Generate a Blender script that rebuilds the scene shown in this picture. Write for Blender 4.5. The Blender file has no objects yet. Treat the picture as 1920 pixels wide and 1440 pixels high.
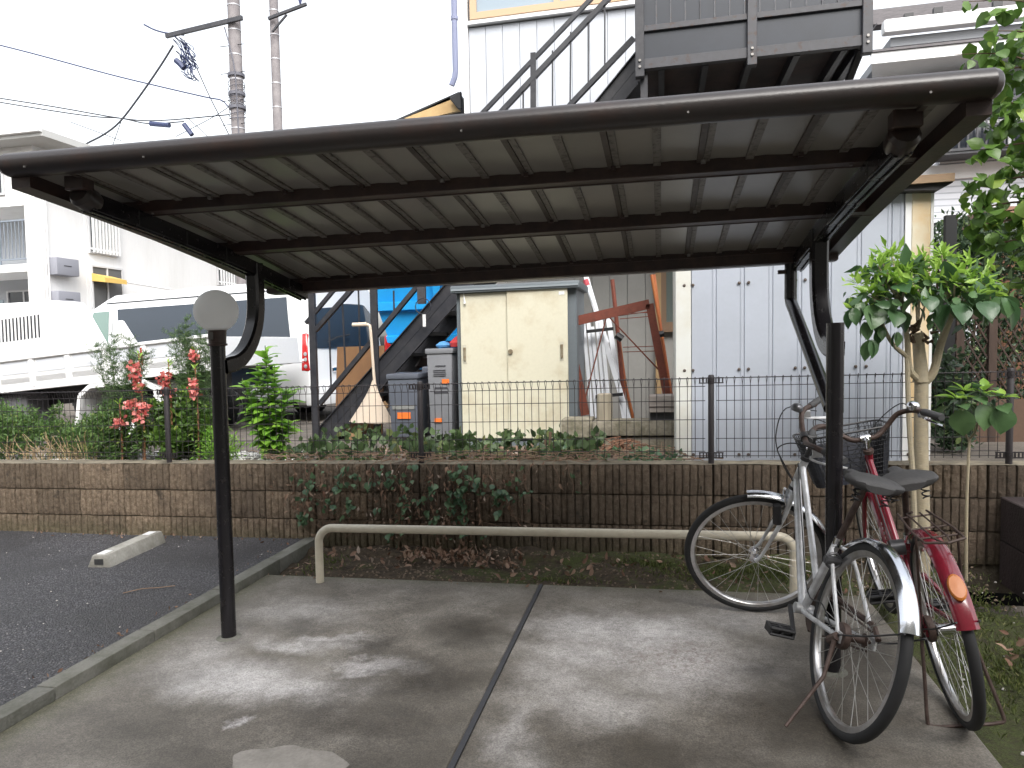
import bpy, bmesh, math, random
import numpy as np
from mathutils import Matrix, Vector
random.seed(7); rng = np.random.default_rng(7)
scene = bpy.context.scene
COL = scene.collection
PI = math.pi; R = math.radians
K = 0.016            # the whole yard falls gently to the left (about 0.9 degrees)

# ------------------------------------------------------------------ camera
cam_data = bpy.data.cameras.new('camera'); cam = bpy.data.objects.new('camera', cam_data); COL.objects.link(cam)
yaw, pitch, roll = R(11.7), R(-3.2), R(0.95)
fw = Vector((-math.sin(yaw)*math.cos(pitch), math.cos(yaw)*math.cos(pitch), math.sin(pitch)))
rt = Vector((math.cos(yaw), math.sin(yaw), 0)); up = rt.cross(fw)
rt2 = rt*math.cos(roll) - up*math.sin(roll); up2 = up*math.cos(roll) + rt*math.sin(roll)
cam.matrix_world = Matrix(((rt2.x, up2.x, -fw.x, 0), (rt2.y, up2.y, -fw.y, 0), (rt2.z, up2.z, -fw.z, 1.4), (0, 0, 0, 1)))
cam_data.sensor_width = 36; cam_data.lens = 36*1353/1920; cam_data.clip_end = 2000; cam_data.clip_start = 0.05
scene.camera = cam
# ------------------------------------------------------------------ world, sun, exposure
world = bpy.data.worlds.new('World'); scene.world = world; world.use_nodes = True
wn = world.node_tree.nodes; wl = world.node_tree.links
bg = wn['Background']; sky = wn.new('ShaderNodeTexSky'); sky.sky_type = 'NISHITA'; sky.sun_disc = False
SUN_EL, SUN_AZ = R(46), R(155)          # hazy sun behind the camera, to the right; a block added behind the camera shades the foreground
sky.sun_elevation = SUN_EL; sky.sun_rotation = SUN_AZ; sky.dust_density = 4; sky.air_density = 1.4; sky.ozone_density = 1.0
hs = wn.new('ShaderNodeHueSaturation'); hs.inputs['Saturation'].default_value = 0.22; hs.inputs['Value'].default_value = 1.0
wl.new(sky.outputs[0], hs.inputs['Color']); wl.new(hs.outputs[0], bg.inputs['Color']); bg.inputs['Strength'].default_value = 0.15
sun_d = bpy.data.lights.new('sun', 'SUN'); sun_d.energy = 0.75; sun_d.angle = R(40); sun_d.color = (1.0, 0.97, 0.92)
sun = bpy.data.objects.new('sun', sun_d); COL.objects.link(sun)
sv = Vector((math.sin(SUN_AZ)*math.cos(SUN_EL), math.cos(SUN_AZ)*math.cos(SUN_EL), math.sin(SUN_EL)))
sun.rotation_euler = sv.to_track_quat('Z', 'Y').to_euler(); sun.location = (0, 0, 20)
vs = scene.view_settings; scene.display_settings.display_device = 'sRGB'
vs.view_transform = 'Standard'; vs.look = 'None'; vs.gamma = 1; vs.use_curve_mapping = False; vs.exposure = 1.48

# ------------------------------------------------------------------ materials
MATS = {}
def mat(name, col, rough=0.6, metal=0.0, var=0.0, scale=6.0, col2=None, amt=0.5, lo=0.4, hi=0.65, bump=0.0, bscale=60.0,
        rand=0.0, spec=0.5, trans=0.0, coat=0.0, stretch=(1, 1, 1), vary_rough=0.0):
    """principled surface: base colour, blotches of a second colour, fine value noise, per-object variation, fine relief"""
    if name in MATS: return MATS[name]
    m = bpy.data.materials.new(name); m.use_nodes = True; n = m.node_tree.nodes; l = m.node_tree.links
    b = n['Principled BSDF']; b.inputs['Roughness'].default_value = rough; b.inputs['Metallic'].default_value = metal
    b.inputs['Specular IOR Level'].default_value = spec; b.inputs['Coat Weight'].default_value = coat
    tc = n.new('ShaderNodeTexCoord'); mp = n.new('ShaderNodeMapping'); mp.inputs['Scale'].default_value = stretch
    l.new(tc.outputs['Object'], mp.inputs['Vector']); vec = mp.outputs[0]
    oi = n.new('ShaderNodeObjectInfo')
    ad = n.new('ShaderNodeVectorMath'); ad.operation = 'ADD'; l.new(vec, ad.inputs[0])
    sc = n.new('ShaderNodeVectorMath'); sc.operation = 'SCALE'; sc.inputs['Scale'].default_value = 1.0
    cx = n.new('ShaderNodeCombineXYZ')
    mu = n.new('ShaderNodeMath'); mu.operation = 'MULTIPLY'; mu.inputs[1].default_value = 37.0; l.new(oi.outputs['Random'], mu.inputs[0])
    for k in range(3): l.new(mu.outputs[0], cx.inputs[k])
    l.new(cx.outputs[0], ad.inputs[1]); vec = ad.outputs[0]
    rgb = n.new('ShaderNodeRGB'); rgb.outputs[0].default_value = (*col, 1); out = rgb.outputs[0]
    if col2 is not None:
        t = n.new('ShaderNodeTexNoise'); t.inputs['Scale'].default_value = scale; t.inputs['Detail'].default_value = 6; t.inputs['Roughness'].default_value = 0.65
        l.new(vec, t.inputs['Vector']); mr = n.new('ShaderNodeMapRange'); mr.inputs['From Min'].default_value = lo; mr.inputs['From Max'].default_value = hi
        mr.inputs['To Max'].default_value = amt; l.new(t.outputs['Fac'], mr.inputs['Value'])
        mx = n.new('ShaderNodeMix'); mx.data_type = 'RGBA'; l.new(mr.outputs[0], mx.inputs['Factor']); l.new(out, mx.inputs['A'])
        mx.inputs['B'].default_value = (*col2, 1); out = mx.outputs['Result']
        if vary_rough:
            ma = n.new('ShaderNodeMath'); ma.operation = 'MULTIPLY_ADD'; ma.inputs[1].default_value = vary_rough; ma.inputs[2].default_value = rough
            l.new(mr.outputs[0], ma.inputs[0]); l.new(ma.outputs[0], b.inputs['Roughness'])
    if var or rand:
        hv = n.new('ShaderNodeHueSaturation'); l.new(out, hv.inputs['Color']); out = hv.outputs[0]
        t2 = n.new('ShaderNodeTexNoise'); t2.inputs['Scale'].default_value = bscale*0.7; t2.inputs['Detail'].default_value = 5; l.new(vec, t2.inputs['Vector'])
        a1 = n.new('ShaderNodeMath'); a1.operation = 'MULTIPLY_ADD'; a1.inputs[1].default_value = var*2; a1.inputs[2].default_value = 1-var
        l.new(t2.outputs['Fac'], a1.inputs[0])
        a2 = n.new('ShaderNodeMath'); a2.operation = 'MULTIPLY_ADD'; a2.inputs[1].default_value = rand; l.new(oi.outputs['Random'], a2.inputs[0])
        a3 = n.new('ShaderNodeMath'); a3.operation = 'SUBTRACT'; a3.inputs[1].default_value = rand/2; l.new(a1.outputs[0], a3.inputs[0]); l.new(a3.outputs[0], a2.inputs[2])
        l.new(a2.outputs[0], hv.inputs['Value'])
    l.new(out, b.inputs['Base Color'])
    if bump:
        t3 = n.new('ShaderNodeTexNoise'); t3.inputs['Scale'].default_value = bscale; t3.inputs['Detail'].default_value = 7; l.new(vec, t3.inputs['Vector'])
        bp = n.new('ShaderNodeBump'); bp.inputs['Strength'].default_value = bump; bp.inputs['Distance'].default_value = 0.01
        l.new(t3.outputs['Fac'], bp.inputs['Height']); l.new(bp.outputs[0], b.inputs['Normal'])
    MATS[name] = m; return m
def leafmat(name, c1, c2, c3=None, rough=0.45, trans=0.35):
    if name in MATS: return MATS[name]
    m = bpy.data.materials.new(name); m.use_nodes = True; n = m.node_tree.nodes; l = m.node_tree.links
    b = n['Principled BSDF']; b.inputs['Roughness'].default_value = rough
    g = n.new('ShaderNodeNewGeometry'); oi = n.new('ShaderNodeObjectInfo')
    ad = n.new('ShaderNodeMath'); ad.operation = 'ADD'; l.new(g.outputs['Random Per Island'], ad.inputs[0]); l.new(oi.outputs['Random'], ad.inputs[1])
    fr = n.new('ShaderNodeMath'); fr.operation = 'FRACT'; l.new(ad.outputs[0], fr.inputs[0])
    cr = n.new('ShaderNodeValToRGB'); e = cr.color_ramp.elements; e[0].color = (*c1, 1); e[1].color = (*c2, 1)
    if c3: x = cr.color_ramp.elements.new(0.88); x.color = (*c2, 1); e = cr.color_ramp.elements; e[-1].color = (*c3, 1)
    l.new(fr.outputs[0], cr.inputs[0]); l.new(cr.outputs[0], b.inputs['Base Color'])
    tc = n.new('ShaderNodeTexCoord'); t = n.new('ShaderNodeTexNoise'); t.inputs['Scale'].default_value = 45; l.new(tc.outputs['Object'], t.inputs['Vector'])
    bp = n.new('ShaderNodeBump'); bp.inputs['Strength'].default_value = 0.25; bp.inputs['Distance'].default_value = 0.01; l.new(t.outputs['Fac'], bp.inputs['Height']); l.new(bp.outputs[0], b.inputs['Normal'])
    tr = n.new('ShaderNodeBsdfTranslucent'); l.new(cr.outputs[0], tr.inputs['Color'])
    ms = n.new('ShaderNodeMixShader'); ms.inputs[0].default_value = trans; l.new(b.outputs[0], ms.inputs[1]); l.new(tr.outputs[0], ms.inputs[2])
    l.new(ms.outputs[0], n['Material Output'].inputs['Surface']); MATS[name] = m; return m
def glass(name, col, rough=0.04, spec=0.8, metal=0.0):
    m = mat(name, col, rough=rough, spec=spec, metal=metal); return m

# ------------------------------------------------------------------ mesh helpers
WO = {}      # world origin of each object that may carry children
ROOTS = []
def thing(name, label, cat, loc=(0, 0, 0), group=None):
    o = bpy.data.objects.new(name, None); o.empty_display_size = 0.1; COL.objects.link(o); o.location = loc
    o['label'] = label; o['category'] = cat
    if group: o['group'] = group
    WO[o.name] = Vector(loc); return o
def tag(o, label, cat, group=None):
    o['label'] = label; o['category'] = cat
    if group: o['group'] = group
    return o
def V(*a): return Vector(a)
class MB:
    def __init__(s, T=None): s.v = []; s.f = []; s.T = T
    def add(s, vs, fs):
        b = len(s.v); s.v += [tuple(s.T(p)) if s.T else tuple(p) for p in vs]; s.f += [tuple(i+b for i in f) for f in fs]; return s
    def box(s, a, b):
        x0, y0, z0 = a; x1, y1, z1 = b
        return s.add([(x0,y0,z0),(x1,y0,z0),(x1,y1,z0),(x0,y1,z0),(x0,y0,z1),(x1,y0,z1),(x1,y1,z1),(x0,y1,z1)],
                     [(0,3,2,1),(4,5,6,7),(0,1,5,4),(1,2,6,5),(2,3,7,6),(3,0,4,7)])
    def hexa(s, lo, hi):      # two quads
        return s.add(list(lo)+list(hi), [(0,3,2,1),(4,5,6,7),(0,1,5,4),(1,2,6,5),(2,3,7,6),(3,0,4,7)])
    def bar(s, p, q, w, h=None, upv=(0, 0, 1)):   # rectangular bar
        h = h or w; p = Vector(p); q = Vector(q); d = (q-p).normalized(); u = Vector(upv)
        if abs(d.dot(u)) > 0.98: u = Vector((0, 1, 0))
        a = d.cross(u).normalized()*w/2; c = a.cross(d).normalized()*h/2
        return s.hexa([p-a-c, p+a-c, p+a+c, p-a+c], [q-a-c, q+a-c, q+a+c, q-a+c])
    def tube(s, pts, r, n=8, caps=True, closed=False, flat=None):
        pts = [Vector(p) for p in pts]; m = len(pts); rs = r if isinstance(r, (list, tuple)) else [r]*m
        vs = []; ref = None
        for i, p in enumerate(pts):
            if closed: d = pts[(i+1) % m]-pts[i-1]
            else: d = pts[min(i+1, m-1)]-pts[max(i-1, 0)]
            d = d.normalized() if d.length > 0 else Vector((0, 0, 1))
            if ref is None:
                ref = Vector((0, 0, 1)) if abs(d.z) < 0.9 else Vector((0, 1, 0))
            a = d.cross(ref)
            if a.length < 1e-4: a = d.cross(Vector((1, 0.1, 0)))
            a.normalize(); c = a.cross(d).normalized(); ref = c
            for k in range(n):
                t = 2*PI*k/n; q = a*math.cos(t)*rs[i] + c*math.sin(t)*rs[i]*(flat or 1); vs.append(p+q)
        fs = []
        for i in range(m if closed else m-1):
            for k in range(n):
                j = (i+1) % m; fs.append((i*n+k, i*n+(k+1) % n, j*n+(k+1) % n, j*n+k))
        if caps and not closed: fs += [tuple(range(n))[::-1], tuple((m-1)*n+k for k in range(n))]
        return s.add(vs, fs)
    def prism(s, poly, vec):   # planar polygon extruded along vec
        n = len(poly); vec = Vector(vec); a = [Vector(p) for p in poly]
        return s.add(a+[p+vec for p in a], [tuple(range(n))[::-1], tuple(range(n, 2*n))]+[(i, (i+1) % n, n+(i+1) % n, n+i) for i in range(n)])
    def grid(s, rows, closeu=False):
        m = len(rows); n = len(rows[0]); vs = [p for r in rows for p in r]; fs = []
        for i in range(m-1):
            for k in range(n if closeu else n-1): fs.append((i*n+k, i*n+(k+1) % n, (i+1)*n+(k+1) % n, (i+1)*n+k))
        return s.add(vs, fs)
    def lathe(s, prof, c=(0, 0, 0), ax=None, n=24):   # prof: (r, h)
        c = Vector(c); A = Vector(ax or (0, 0, 1)).normalized(); X = A.orthogonal().normalized(); Y = A.cross(X)
        return s.grid([[c+A*h+(X*math.cos(2*PI*k/n)+Y*math.sin(2*PI*k/n))*r for k in range(n)] for r, h in prof], True)
    def build(s, name, m, parent=None, loc=None, bevel=0, seg=1, sharp=35, mesh_only=False, fix=False):
        me = bpy.data.meshes.new(name)
        if parent is not None: org = WO[parent.name]
        else: org = Vector(loc or (0, 0, 0))
        me.from_pydata([(p[0]-org.x, p[1]-org.y, p[2]-org.z) for p in s.v], [], s.f)
        if bevel or fix:
            bm = bmesh.new(); bm.from_mesh(me)
            if fix: bmesh.ops.recalc_face_normals(bm, faces=bm.faces)
            if bevel:
                ed = [e for e in bm.edges if len(e.link_faces) == 2 and e.calc_face_angle(0) > 0.6]
                bmesh.ops.bevel(bm, geom=ed, offset=bevel, segments=seg, affect='EDGES', profile=0.6, clamp_overlap=True)
            bm.to_mesh(me); bm.free()
        me.polygons.foreach_set('use_smooth', [True]*len(me.polygons)); me.set_sharp_from_angle(angle=R(sharp))
        for mm in (m if isinstance(m, (list, tuple)) else [m]): me.materials.append(mm)
        if mesh_only: return me
        o = bpy.data.objects.new(name, me); COL.objects.link(o)
        if parent is not None: o.parent = parent; WO[o.name] = org.copy()
        else: o.location = org; WO[o.name] = org.copy()
        return o
def inst(name, me, loc, parent=None, rot=None, scale=None):
    o = bpy.data.objects.new(name, me); COL.objects.link(o); l = Vector(loc)
    if parent is not None: o.parent = parent; o.location = l-WO[parent.name]
    else: o.location = l
    if rot is not None: o.rotation_euler = rot
    if scale is not None: o.scale = (scale,)*3 if not hasattr(scale, '__len__') else scale
    WO[o.name] = l; return o
def arc(c, r, a0, a1, n, u=(1, 0, 0), w=(0, 0, 1)):
    c = Vector(c); u = Vector(u); w = Vector(w)
    return [c+u*math.cos(a0+(a1-a0)*i/n)*r+w*math.sin(a0+(a1-a0)*i/n)*r for i in range(n+1)]
def spline(pts, n=6):
    P = [Vector(p) for p in pts]; P = [2*P[0]-P[1]]+P+[2*P[-1]-P[-2]]; out = []
    for i in range(1, len(P)-2):
        for k in range(n):
            t = k/n; a, b, c, d = P[i-1:i+3]
            out.append(0.5*((2*b)+(c-a)*t+(2*a-5*b+4*c-d)*t*t+(3*b-a-3*c+d)*t**3))
    out.append(P[-2]); return out
def cut(o, cutter):
    md = o.modifiers.new('b', 'BOOLEAN'); md.object = cutter; md.operation = 'DIFFERENCE'; md.solver = 'EXACT'
    bpy.context.view_layer.update(); dg = bpy.context.evaluated_depsgraph_get(); me = bpy.data.meshes.new_from_object(o.evaluated_get(dg))
    o.modifiers.clear(); o.data = me; bpy.data.objects.remove(cutter)
    me.polygons.foreach_set('use_smooth', [True]*len(me.polygons)); me.set_sharp_from_angle(angle=R(35))
# leaves as small folded diamonds
def leaf_cloud(mb_name, pts, size, m, parent, aspect=0.5, upb=0.4, droop=0.0, kind='stuff', outward=None):
    P = np.asarray(pts, float); n = len(P)
    d = rng.normal(size=(n, 3)); d[:, 2] += upb
    if outward is not None: d += outward
    d /= np.linalg.norm(d, axis=1, keepdims=True)
    q = rng.normal(size=(n, 3)); s_ = np.cross(d, q); s_ /= np.linalg.norm(s_, axis=1, keepdims=True); nn = np.cross(d, s_)
    L = (size*(0.6+0.8*rng.random(n)))[:, None]
    a = P; t = P+d*L; l_ = P+d*L*0.45+s_*L*aspect*0.5+nn*L*0.12; r_ = P+d*L*0.45-s_*L*aspect*0.5+nn*L*0.12
    broad = aspect >= 0.5
    if broad:
        r1 = P+d*L*0.18-s_*L*aspect*0.40+nn*L*0.06; r2 = P+d*L*0.55-s_*L*aspect*0.44+nn*L*0.10; l1 = P+d*L*0.18+s_*L*aspect*0.40+nn*L*0.06; l2 = P+d*L*0.55+s_*L*aspect*0.44+nn*L*0.10; c1 = P+d*L*0.45-nn*L*0.02
        vs = np.stack([a, r1, r2, t-nn*L*0.08, l2, l1, c1], 1).reshape(-1, 3)
    else: vs = np.stack([a, r_, t, l_], 1).reshape(-1, 3)
    org = WO[parent.name] if parent is not None else Vector((0, 0, 0))
    vs = vs-np.array(org); me = bpy.data.meshes.new(mb_name)
    if broad: fl_ = [f for i in range(0, 7*n, 7) for f in ((i, i+1, i+6), (i+1, i+2, i+6), (i+2, i+3, i+6), (i+3, i+4, i+6), (i+4, i+5, i+6), (i+5, i, i+6))]
    else: fl_ = [f for i in range(n) for f in ((4*i, 4*i+1, 4*i+2), (4*i, 4*i+2, 4*i+3))]
    me.from_pydata(vs.tolist(), [], fl_); me.materials.append(m)
    me.polygons.foreach_set('use_smooth', [True]*len(me.polygons))
    o = bpy.data.objects.new(mb_name, me); COL.objects.link(o)
    if parent is not None: o.parent = parent
    WO[o.name] = Vector(org)
    if kind: o['kind'] = kind
    return o
def clumps(c, rad, nc, per, spread):
    c = np.array(c); rad = np.array(rad); d = rng.normal(size=(nc, 3)); d /= np.linalg.norm(d, axis=1, keepdims=True)
    r_ = rng.random((nc, 1))**0.4; cc = c+d*r_*rad
    return np.repeat(cc, per, 0)+rng.normal(size=(nc*per, 3))*spread

# worn places on the slab: x, y, radius x, radius y, strength
PALE_SPOTS = [(-1.80, 2.72, .36, .20, .95), (-1.52, 2.70, .30, .15, .9), (-1.70, 3.13, .28, .09, .75), (-1.27, 2.93, .20, .07, .95), (-1.60, 3.22, .20, .06, .8), (-1.9, 3.5, .35, .2, .4), (-2.1, 2.9, .2, .3, .5), (-0.35, 3.5, .30, .22, .85), (-0.05, 3.45, .36, .28, .95), (-0.3, 3.2, .34, .25, .75), (0.1, 3.1, .36, .3, .75), (-0.42, 2.9, .22, .3, .5), (-0.52, 2.45, .10, .3, .5), (-0.3, 2.75, .3, .2, .5), (0.35, 3.7, .3, .2, .5), (-1.575, 2.406, .06, .035, 1.0)]
DARK_SPOTS = [(-1.36, 3.12, .15, .16, .85), (-0.93, 3.36, .25, .23, .9), (-0.97, 2.85, .36, .26, .95), (-1.1, 2.5, .5, .22, .8), (-1.82, 3.33, .15, .08, .5), (0.0, 2.42, .55, .2, .85), (0.5, 2.75, .4, .45, .9), (0.8, 3.4, .22, .45, .7), (-1.9, 2.3, .3, .2, .6), (0.3, 2.2, .8, .2, .7), (-1.6, 2.15, .7, .12, .6), (-0.9, 2.2, .3, .25, .7)]
RED = (1.056, 2.81, 1.505, -0.1769, 0.03, 1.10)
# ------------------------------------------------------------------ the setting: ground
def node_mat(name):
    m = bpy.data.materials.new(name); m.use_nodes = True; n = m.node_tree.nodes; l = m.node_tree.links; MATS[name] = m
    return m, n, l, n['Principled BSDF']
def N(n, l, kind, ins=None, **kw):
    x = n.new(kind)
    for k, v in kw.items(): setattr(x, k, v)
    for k, v in (ins or {}).items():
        if hasattr(v, 'is_output') or isinstance(v, bpy.types.NodeSocket): l.new(v, x.inputs[k])
        else: x.inputs[k].default_value = v
    return x
def noise(n, l, vec, scale, detail=5, rough=0.6, dist=0.0):
    return N(n, l, 'ShaderNodeTexNoise', {'Vector': vec, 'Scale': scale, 'Detail': detail, 'Roughness': rough, 'Distortion': dist}).outputs['Fac']
def ramp(n, l, fac, stops):
    x = N(n, l, 'ShaderNodeValToRGB', {0: fac}); e = x.color_ramp.elements
    while len(e) < len(stops): e.new(0.5)
    for k, (p, c) in enumerate(stops): e[k].position = p; e[k].color = (*c, 1) if hasattr(c, '__len__') else (c, c, c, 1)
    return x.outputs[0]
def mr(n, l, v, a, b, c=0.0, d=1.0): return N(n, l, 'ShaderNodeMapRange', {'Value': v, 'From Min': a, 'From Max': b, 'To Min': c, 'To Max': d}, interpolation_type='SMOOTHSTEP').outputs[0]
def mth(n, l, op, a, b=0.0, c=0.0): return N(n, l, 'ShaderNodeMath', {0: a, 1: b, 2: c}, operation=op).outputs[0]
def mixc(n, l, f, a, b, bt='MIX'):
    x = N(n, l, 'ShaderNodeMix', {'Factor': f}, data_type='RGBA', blend_type=bt)
    for k, v in (('A', a), ('B', b)):
        if isinstance(v, bpy.types.NodeSocket): l.new(v, x.inputs[k])
        else: x.inputs[k].default_value = (*v, 1) if hasattr(v, '__len__') else (v, v, v, 1)
    return x.outputs['Result']
def bump(n, l, b, h, s, d):
    x = N(n, l, 'ShaderNodeBump', {'Height': h, 'Strength': s, 'Distance': d}); 
    l.new(x.outputs[0], b.inputs['Normal']); return x

# concrete slab: dry pale blooms and damp dark stains
m, n, l, b = node_mat('slab_concrete')
pos = N(n, l, 'ShaderNodeNewGeometry').outputs['Position']
wn_ = N(n, l, 'ShaderNodeTexNoise', {'Vector': pos, 'Scale': 3.2, 'Detail': 9.0, 'Roughness': 0.68})
wv = N(n, l, 'ShaderNodeVectorMath', {0: wn_.outputs['Color'], 1: (0.5, 0.5, 0.5)}, operation='SUBTRACT').outputs[0]
wv = N(n, l, 'ShaderNodeVectorMath', {0: wv, 'Scale': 0.5}, operation='SCALE').outputs[0]
wp = N(n, l, 'ShaderNodeVectorMath', {0: pos, 1: wv}, operation='ADD').outputs[0]
def blob(cx, cy, rx, ry, soft=0.0):
    v = N(n, l, 'ShaderNodeVectorMath', {0: wp, 1: (cx, cy, 0)}, operation='SUBTRACT').outputs[0]
    v = N(n, l, 'ShaderNodeVectorMath', {0: v, 1: (1/rx, 1/ry, 0)}, operation='MULTIPLY').outputs[0]
    d = N(n, l, 'ShaderNodeVectorMath', {0: v}, operation='LENGTH').outputs['Value']
    return mr(n, l, d, 1.5, soft)
pale = None
for a in PALE_SPOTS:
    x = mth(n, l, 'MULTIPLY', blob(*a[:4]), a[4]); pale = x if pale is None else mth(n, l, 'MAXIMUM', pale, x)
dark = None
for a in DARK_SPOTS:
    x = mth(n, l, 'MULTIPLY', blob(*a[:4]), a[4]); dark = x if dark is None else mth(n, l, 'MAXIMUM', dark, x)
n1 = noise(n, l, pos, 3.5, 8, 0.68); n2 = noise(n, l, pos, 22, 8, 0.7); n3 = noise(n, l, pos, 160, 4, 0.7)
basec = ramp(n, l, n1, [(0.3, (0.085, 0.074, 0.060)), (0.5, (0.145, 0.131, 0.112)), (0.7, (0.20, 0.186, 0.165))])
pf = mth(n, l, 'MULTIPLY', pale, mr(n, l, n2, 0.25, 0.6, 0.6, 1.0))
c = mixc(n, l, pf, basec, (0.44, 0.425, 0.42))
df = mth(n, l, 'MULTIPLY', dark, mr(n, l, n1, 0.3, 0.6, 0.75, 1.0))
c = mixc(n, l, df, c, (0.026, 0.020, 0.013))
# moss along the slab edges
sp = N(n, l, 'ShaderNodeSeparateXYZ', {0: pos})
e1 = mr(n, l, mth(n, l, 'ADD', sp.outputs[0], mth(n, l, 'MULTIPLY', n2, -0.35)), -2.42, -2.68); e2 = mr(n, l, mth(n, l, 'ADD', sp.outputs[1], mth(n, l, 'MULTIPLY', n2, 0.3)), 4.12, 4.32)
c = mixc(n, l, mth(n, l, 'MULTIPLY', mth(n, l, 'MAXIMUM', e1, e2), 0.6), c, (0.07, 0.075, 0.035))
c = mixc(n, l, mth(n, l, 'MULTIPLY', mr(n, l, n3, 0.55, 0.75), 0.35), c, (0.09, 0.08, 0.07))
n4 = noise(n, l, pos, 55, 6, 0.75)
c = mixc(n, l, 1.0, c, mr(n, l, n3, 0.3, 0.7, 0.62, 1.35), 'MULTIPLY')
c = mixc(n, l, 1.0, c, mr(n, l, n4, 0.3, 0.7, 0.85, 1.15), 'MULTIPLY')
n5 = noise(n, l, pos, 9, 9, 0.72, 0.6)
c = mixc(n, l, 1.0, c, mr(n, l, n5, 0.32, 0.68, 0.86, 1.14), 'MULTIPLY')
red = mth(n, l, 'MULTIPLY', blob(0.0, 3.2, .3, .2), mr(n, l, noise(n, l, pos, 28, 8, 0.8), 0.5, 0.56))
c = mixc(n, l, mth(n, l, 'MULTIPLY', red, 0.6), c, (0.13, 0.09, 0.08))
l.new(c, b.inputs['Base Color'])
l.new(mth(n, l, 'SUBTRACT', mr(n, l, n1, 0.3, 0.7, 0.55, 0.8), mth(n, l, 'MULTIPLY', dark, 0.17)), b.inputs['Roughness'])
bump(n, l, b, mth(n, l, 'ADD', mth(n, l, 'MULTIPLY', n4, 0.6), n3), 0.35, 0.004)

m, n, l, b = node_mat('asphalt')
pos = N(n, l, 'ShaderNodeNewGeometry').outputs['Position']
vo = N(n, l, 'ShaderNodeTexVoronoi', {'Vector': pos, 'Scale': 110.0, 'Randomness': 1.0}); vd = vo.outputs['Distance']; vc = vo.outputs['Color']
sx = N(n, l, 'ShaderNodeSeparateXYZ', {0: vc}).outputs[0]
n1 = noise(n, l, pos, 1.3, 6, 0.6); n2 = noise(n, l, pos, 30, 5, 0.7)
c = ramp(n, l, sx, [(0.0, (0.042, 0.041, 0.047)), (0.6, (0.098, 0.095, 0.107)), (0.92, (0.165, 0.16, 0.172)), (1.0, (0.27, 0.255, 0.25))])
c = mixc(n, l, 1.0, c, mr(n, l, n1, 0.3, 0.7, 0.55, 1.5), 'MULTIPLY')
c = mixc(n, l, mr(n, l, vd, 0.0, 0.9), c, (0.03, 0.03, 0.032)); l.new(c, b.inputs['Base Color'])
l.new(mr(n, l, n1, 0.3, 0.7, 0.5, 0.8), b.inputs['Roughness']); bump(n, l, b, mth(n, l, 'SUBTRACT', mth(n, l, 'MULTIPLY', n2, 0.5), vd), 1.0, 0.012)

m, n, l, b = node_mat('soil')
pos = N(n, l, 'ShaderNodeNewGeometry').outputs['Position']
n1 = noise(n, l, pos, 2.6, 8, 0.65); n2 = noise(n, l, pos, 26, 8, 0.75); n3 = noise(n, l, pos, 120, 4, 0.7)
sx = N(n, l, 'ShaderNodeSeparateXYZ', {0: pos}).outputs[0]
c = ramp(n, l, n2, [(0.3, (0.025, 0.018, 0.011)), (0.5, (0.062, 0.044, 0.026)), (0.72, (0.12, 0.09, 0.055))])
mossf = mr(n, l, mth(n, l, 'ADD', n1, mr(n, l, sx, -2.4, 1.3, -0.08, 0.13)), 0.5, 0.6)
moss = ramp(n, l, n3, [(0.3, (0.035, 0.045, 0.010)), (0.7, (0.10, 0.125, 0.03))])
c = mixc(n, l, mth(n, l, 'MULTIPLY', mossf, mr(n, l, n2, 0.35, 0.6, 0.3, 1.0)), c, moss); l.new(c, b.inputs['Base Color']); b.inputs['Roughness'].default_value = 0.95
bump(n, l, b, mth(n, l, 'ADD', n2, n3), 1.0, 0.02)

# split-faced wall block
m, n, l, b = node_mat('block_split')
geo = N(n, l, 'ShaderNodeNewGeometry'); pos = geo.outputs['Position']; oi = N(n, l, 'ShaderNodeObjectInfo').outputs['Random']
n1 = noise(n, l, pos, 1.1, 4, 0.6); n2 = noise(n, l, pos, 38, 7, 0.75); n3 = noise(n, l, pos, 7, 6, 0.7); n4 = noise(n, l, pos, 130, 3, 0.7)
c = ramp(n, l, n2, [(0.3, (0.085, 0.060, 0.038)), (0.5, (0.205, 0.152, 0.105)), (0.72, (0.36, 0.285, 0.205))])
c = mixc(n, l, 1.0, c, mr(n, l, oi, 0, 1, 0.72, 1.2), 'MULTIPLY')
s3 = N(n, l, 'ShaderNodeSeparateXYZ', {0: pos}); sx = s3.outputs[0]; sz = s3.outputs[2]
wet = mth(n, l, 'ADD', mr(n, l, sx, -3.0, -1.2, 0.0, 0.16), n1)
wetf = mr(n, l, wet, 0.47, 0.66)
c = mixc(n, l, mth(n, l, 'MULTIPLY', wetf, 0.52), c, (0.055, 0.040, 0.031))
mold = mr(n, l, n3, 0.60, 0.70)
c = mixc(n, l, mth(n, l, 'MULTIPLY', mold, 0.75), c, (0.02, 0.018, 0.015))
c = mixc(n, l, mth(n, l, 'MULTIPLY', mr(n, l, n4, 0.5, 0.66), 0.4), c, (0.05, 0.035, 0.022))
grn = mr(n, l, mth(n, l, 'ADD', sz, mth(n, l, 'MULTIPLY', n3, 0.2)), 0.22, 0.06)
c = mixc(n, l, mth(n, l, 'MULTIPLY', grn, 0.35), c, (0.10, 0.105, 0.045))
l.new(c, b.inputs['Base Color']); b.inputs['Roughness'].default_value = 0.9
bump(n, l, b, mth(n, l, 'ADD', n2, mth(n, l, 'MULTIPLY', n4, 0.4)), 1.0, 0.02)

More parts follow.
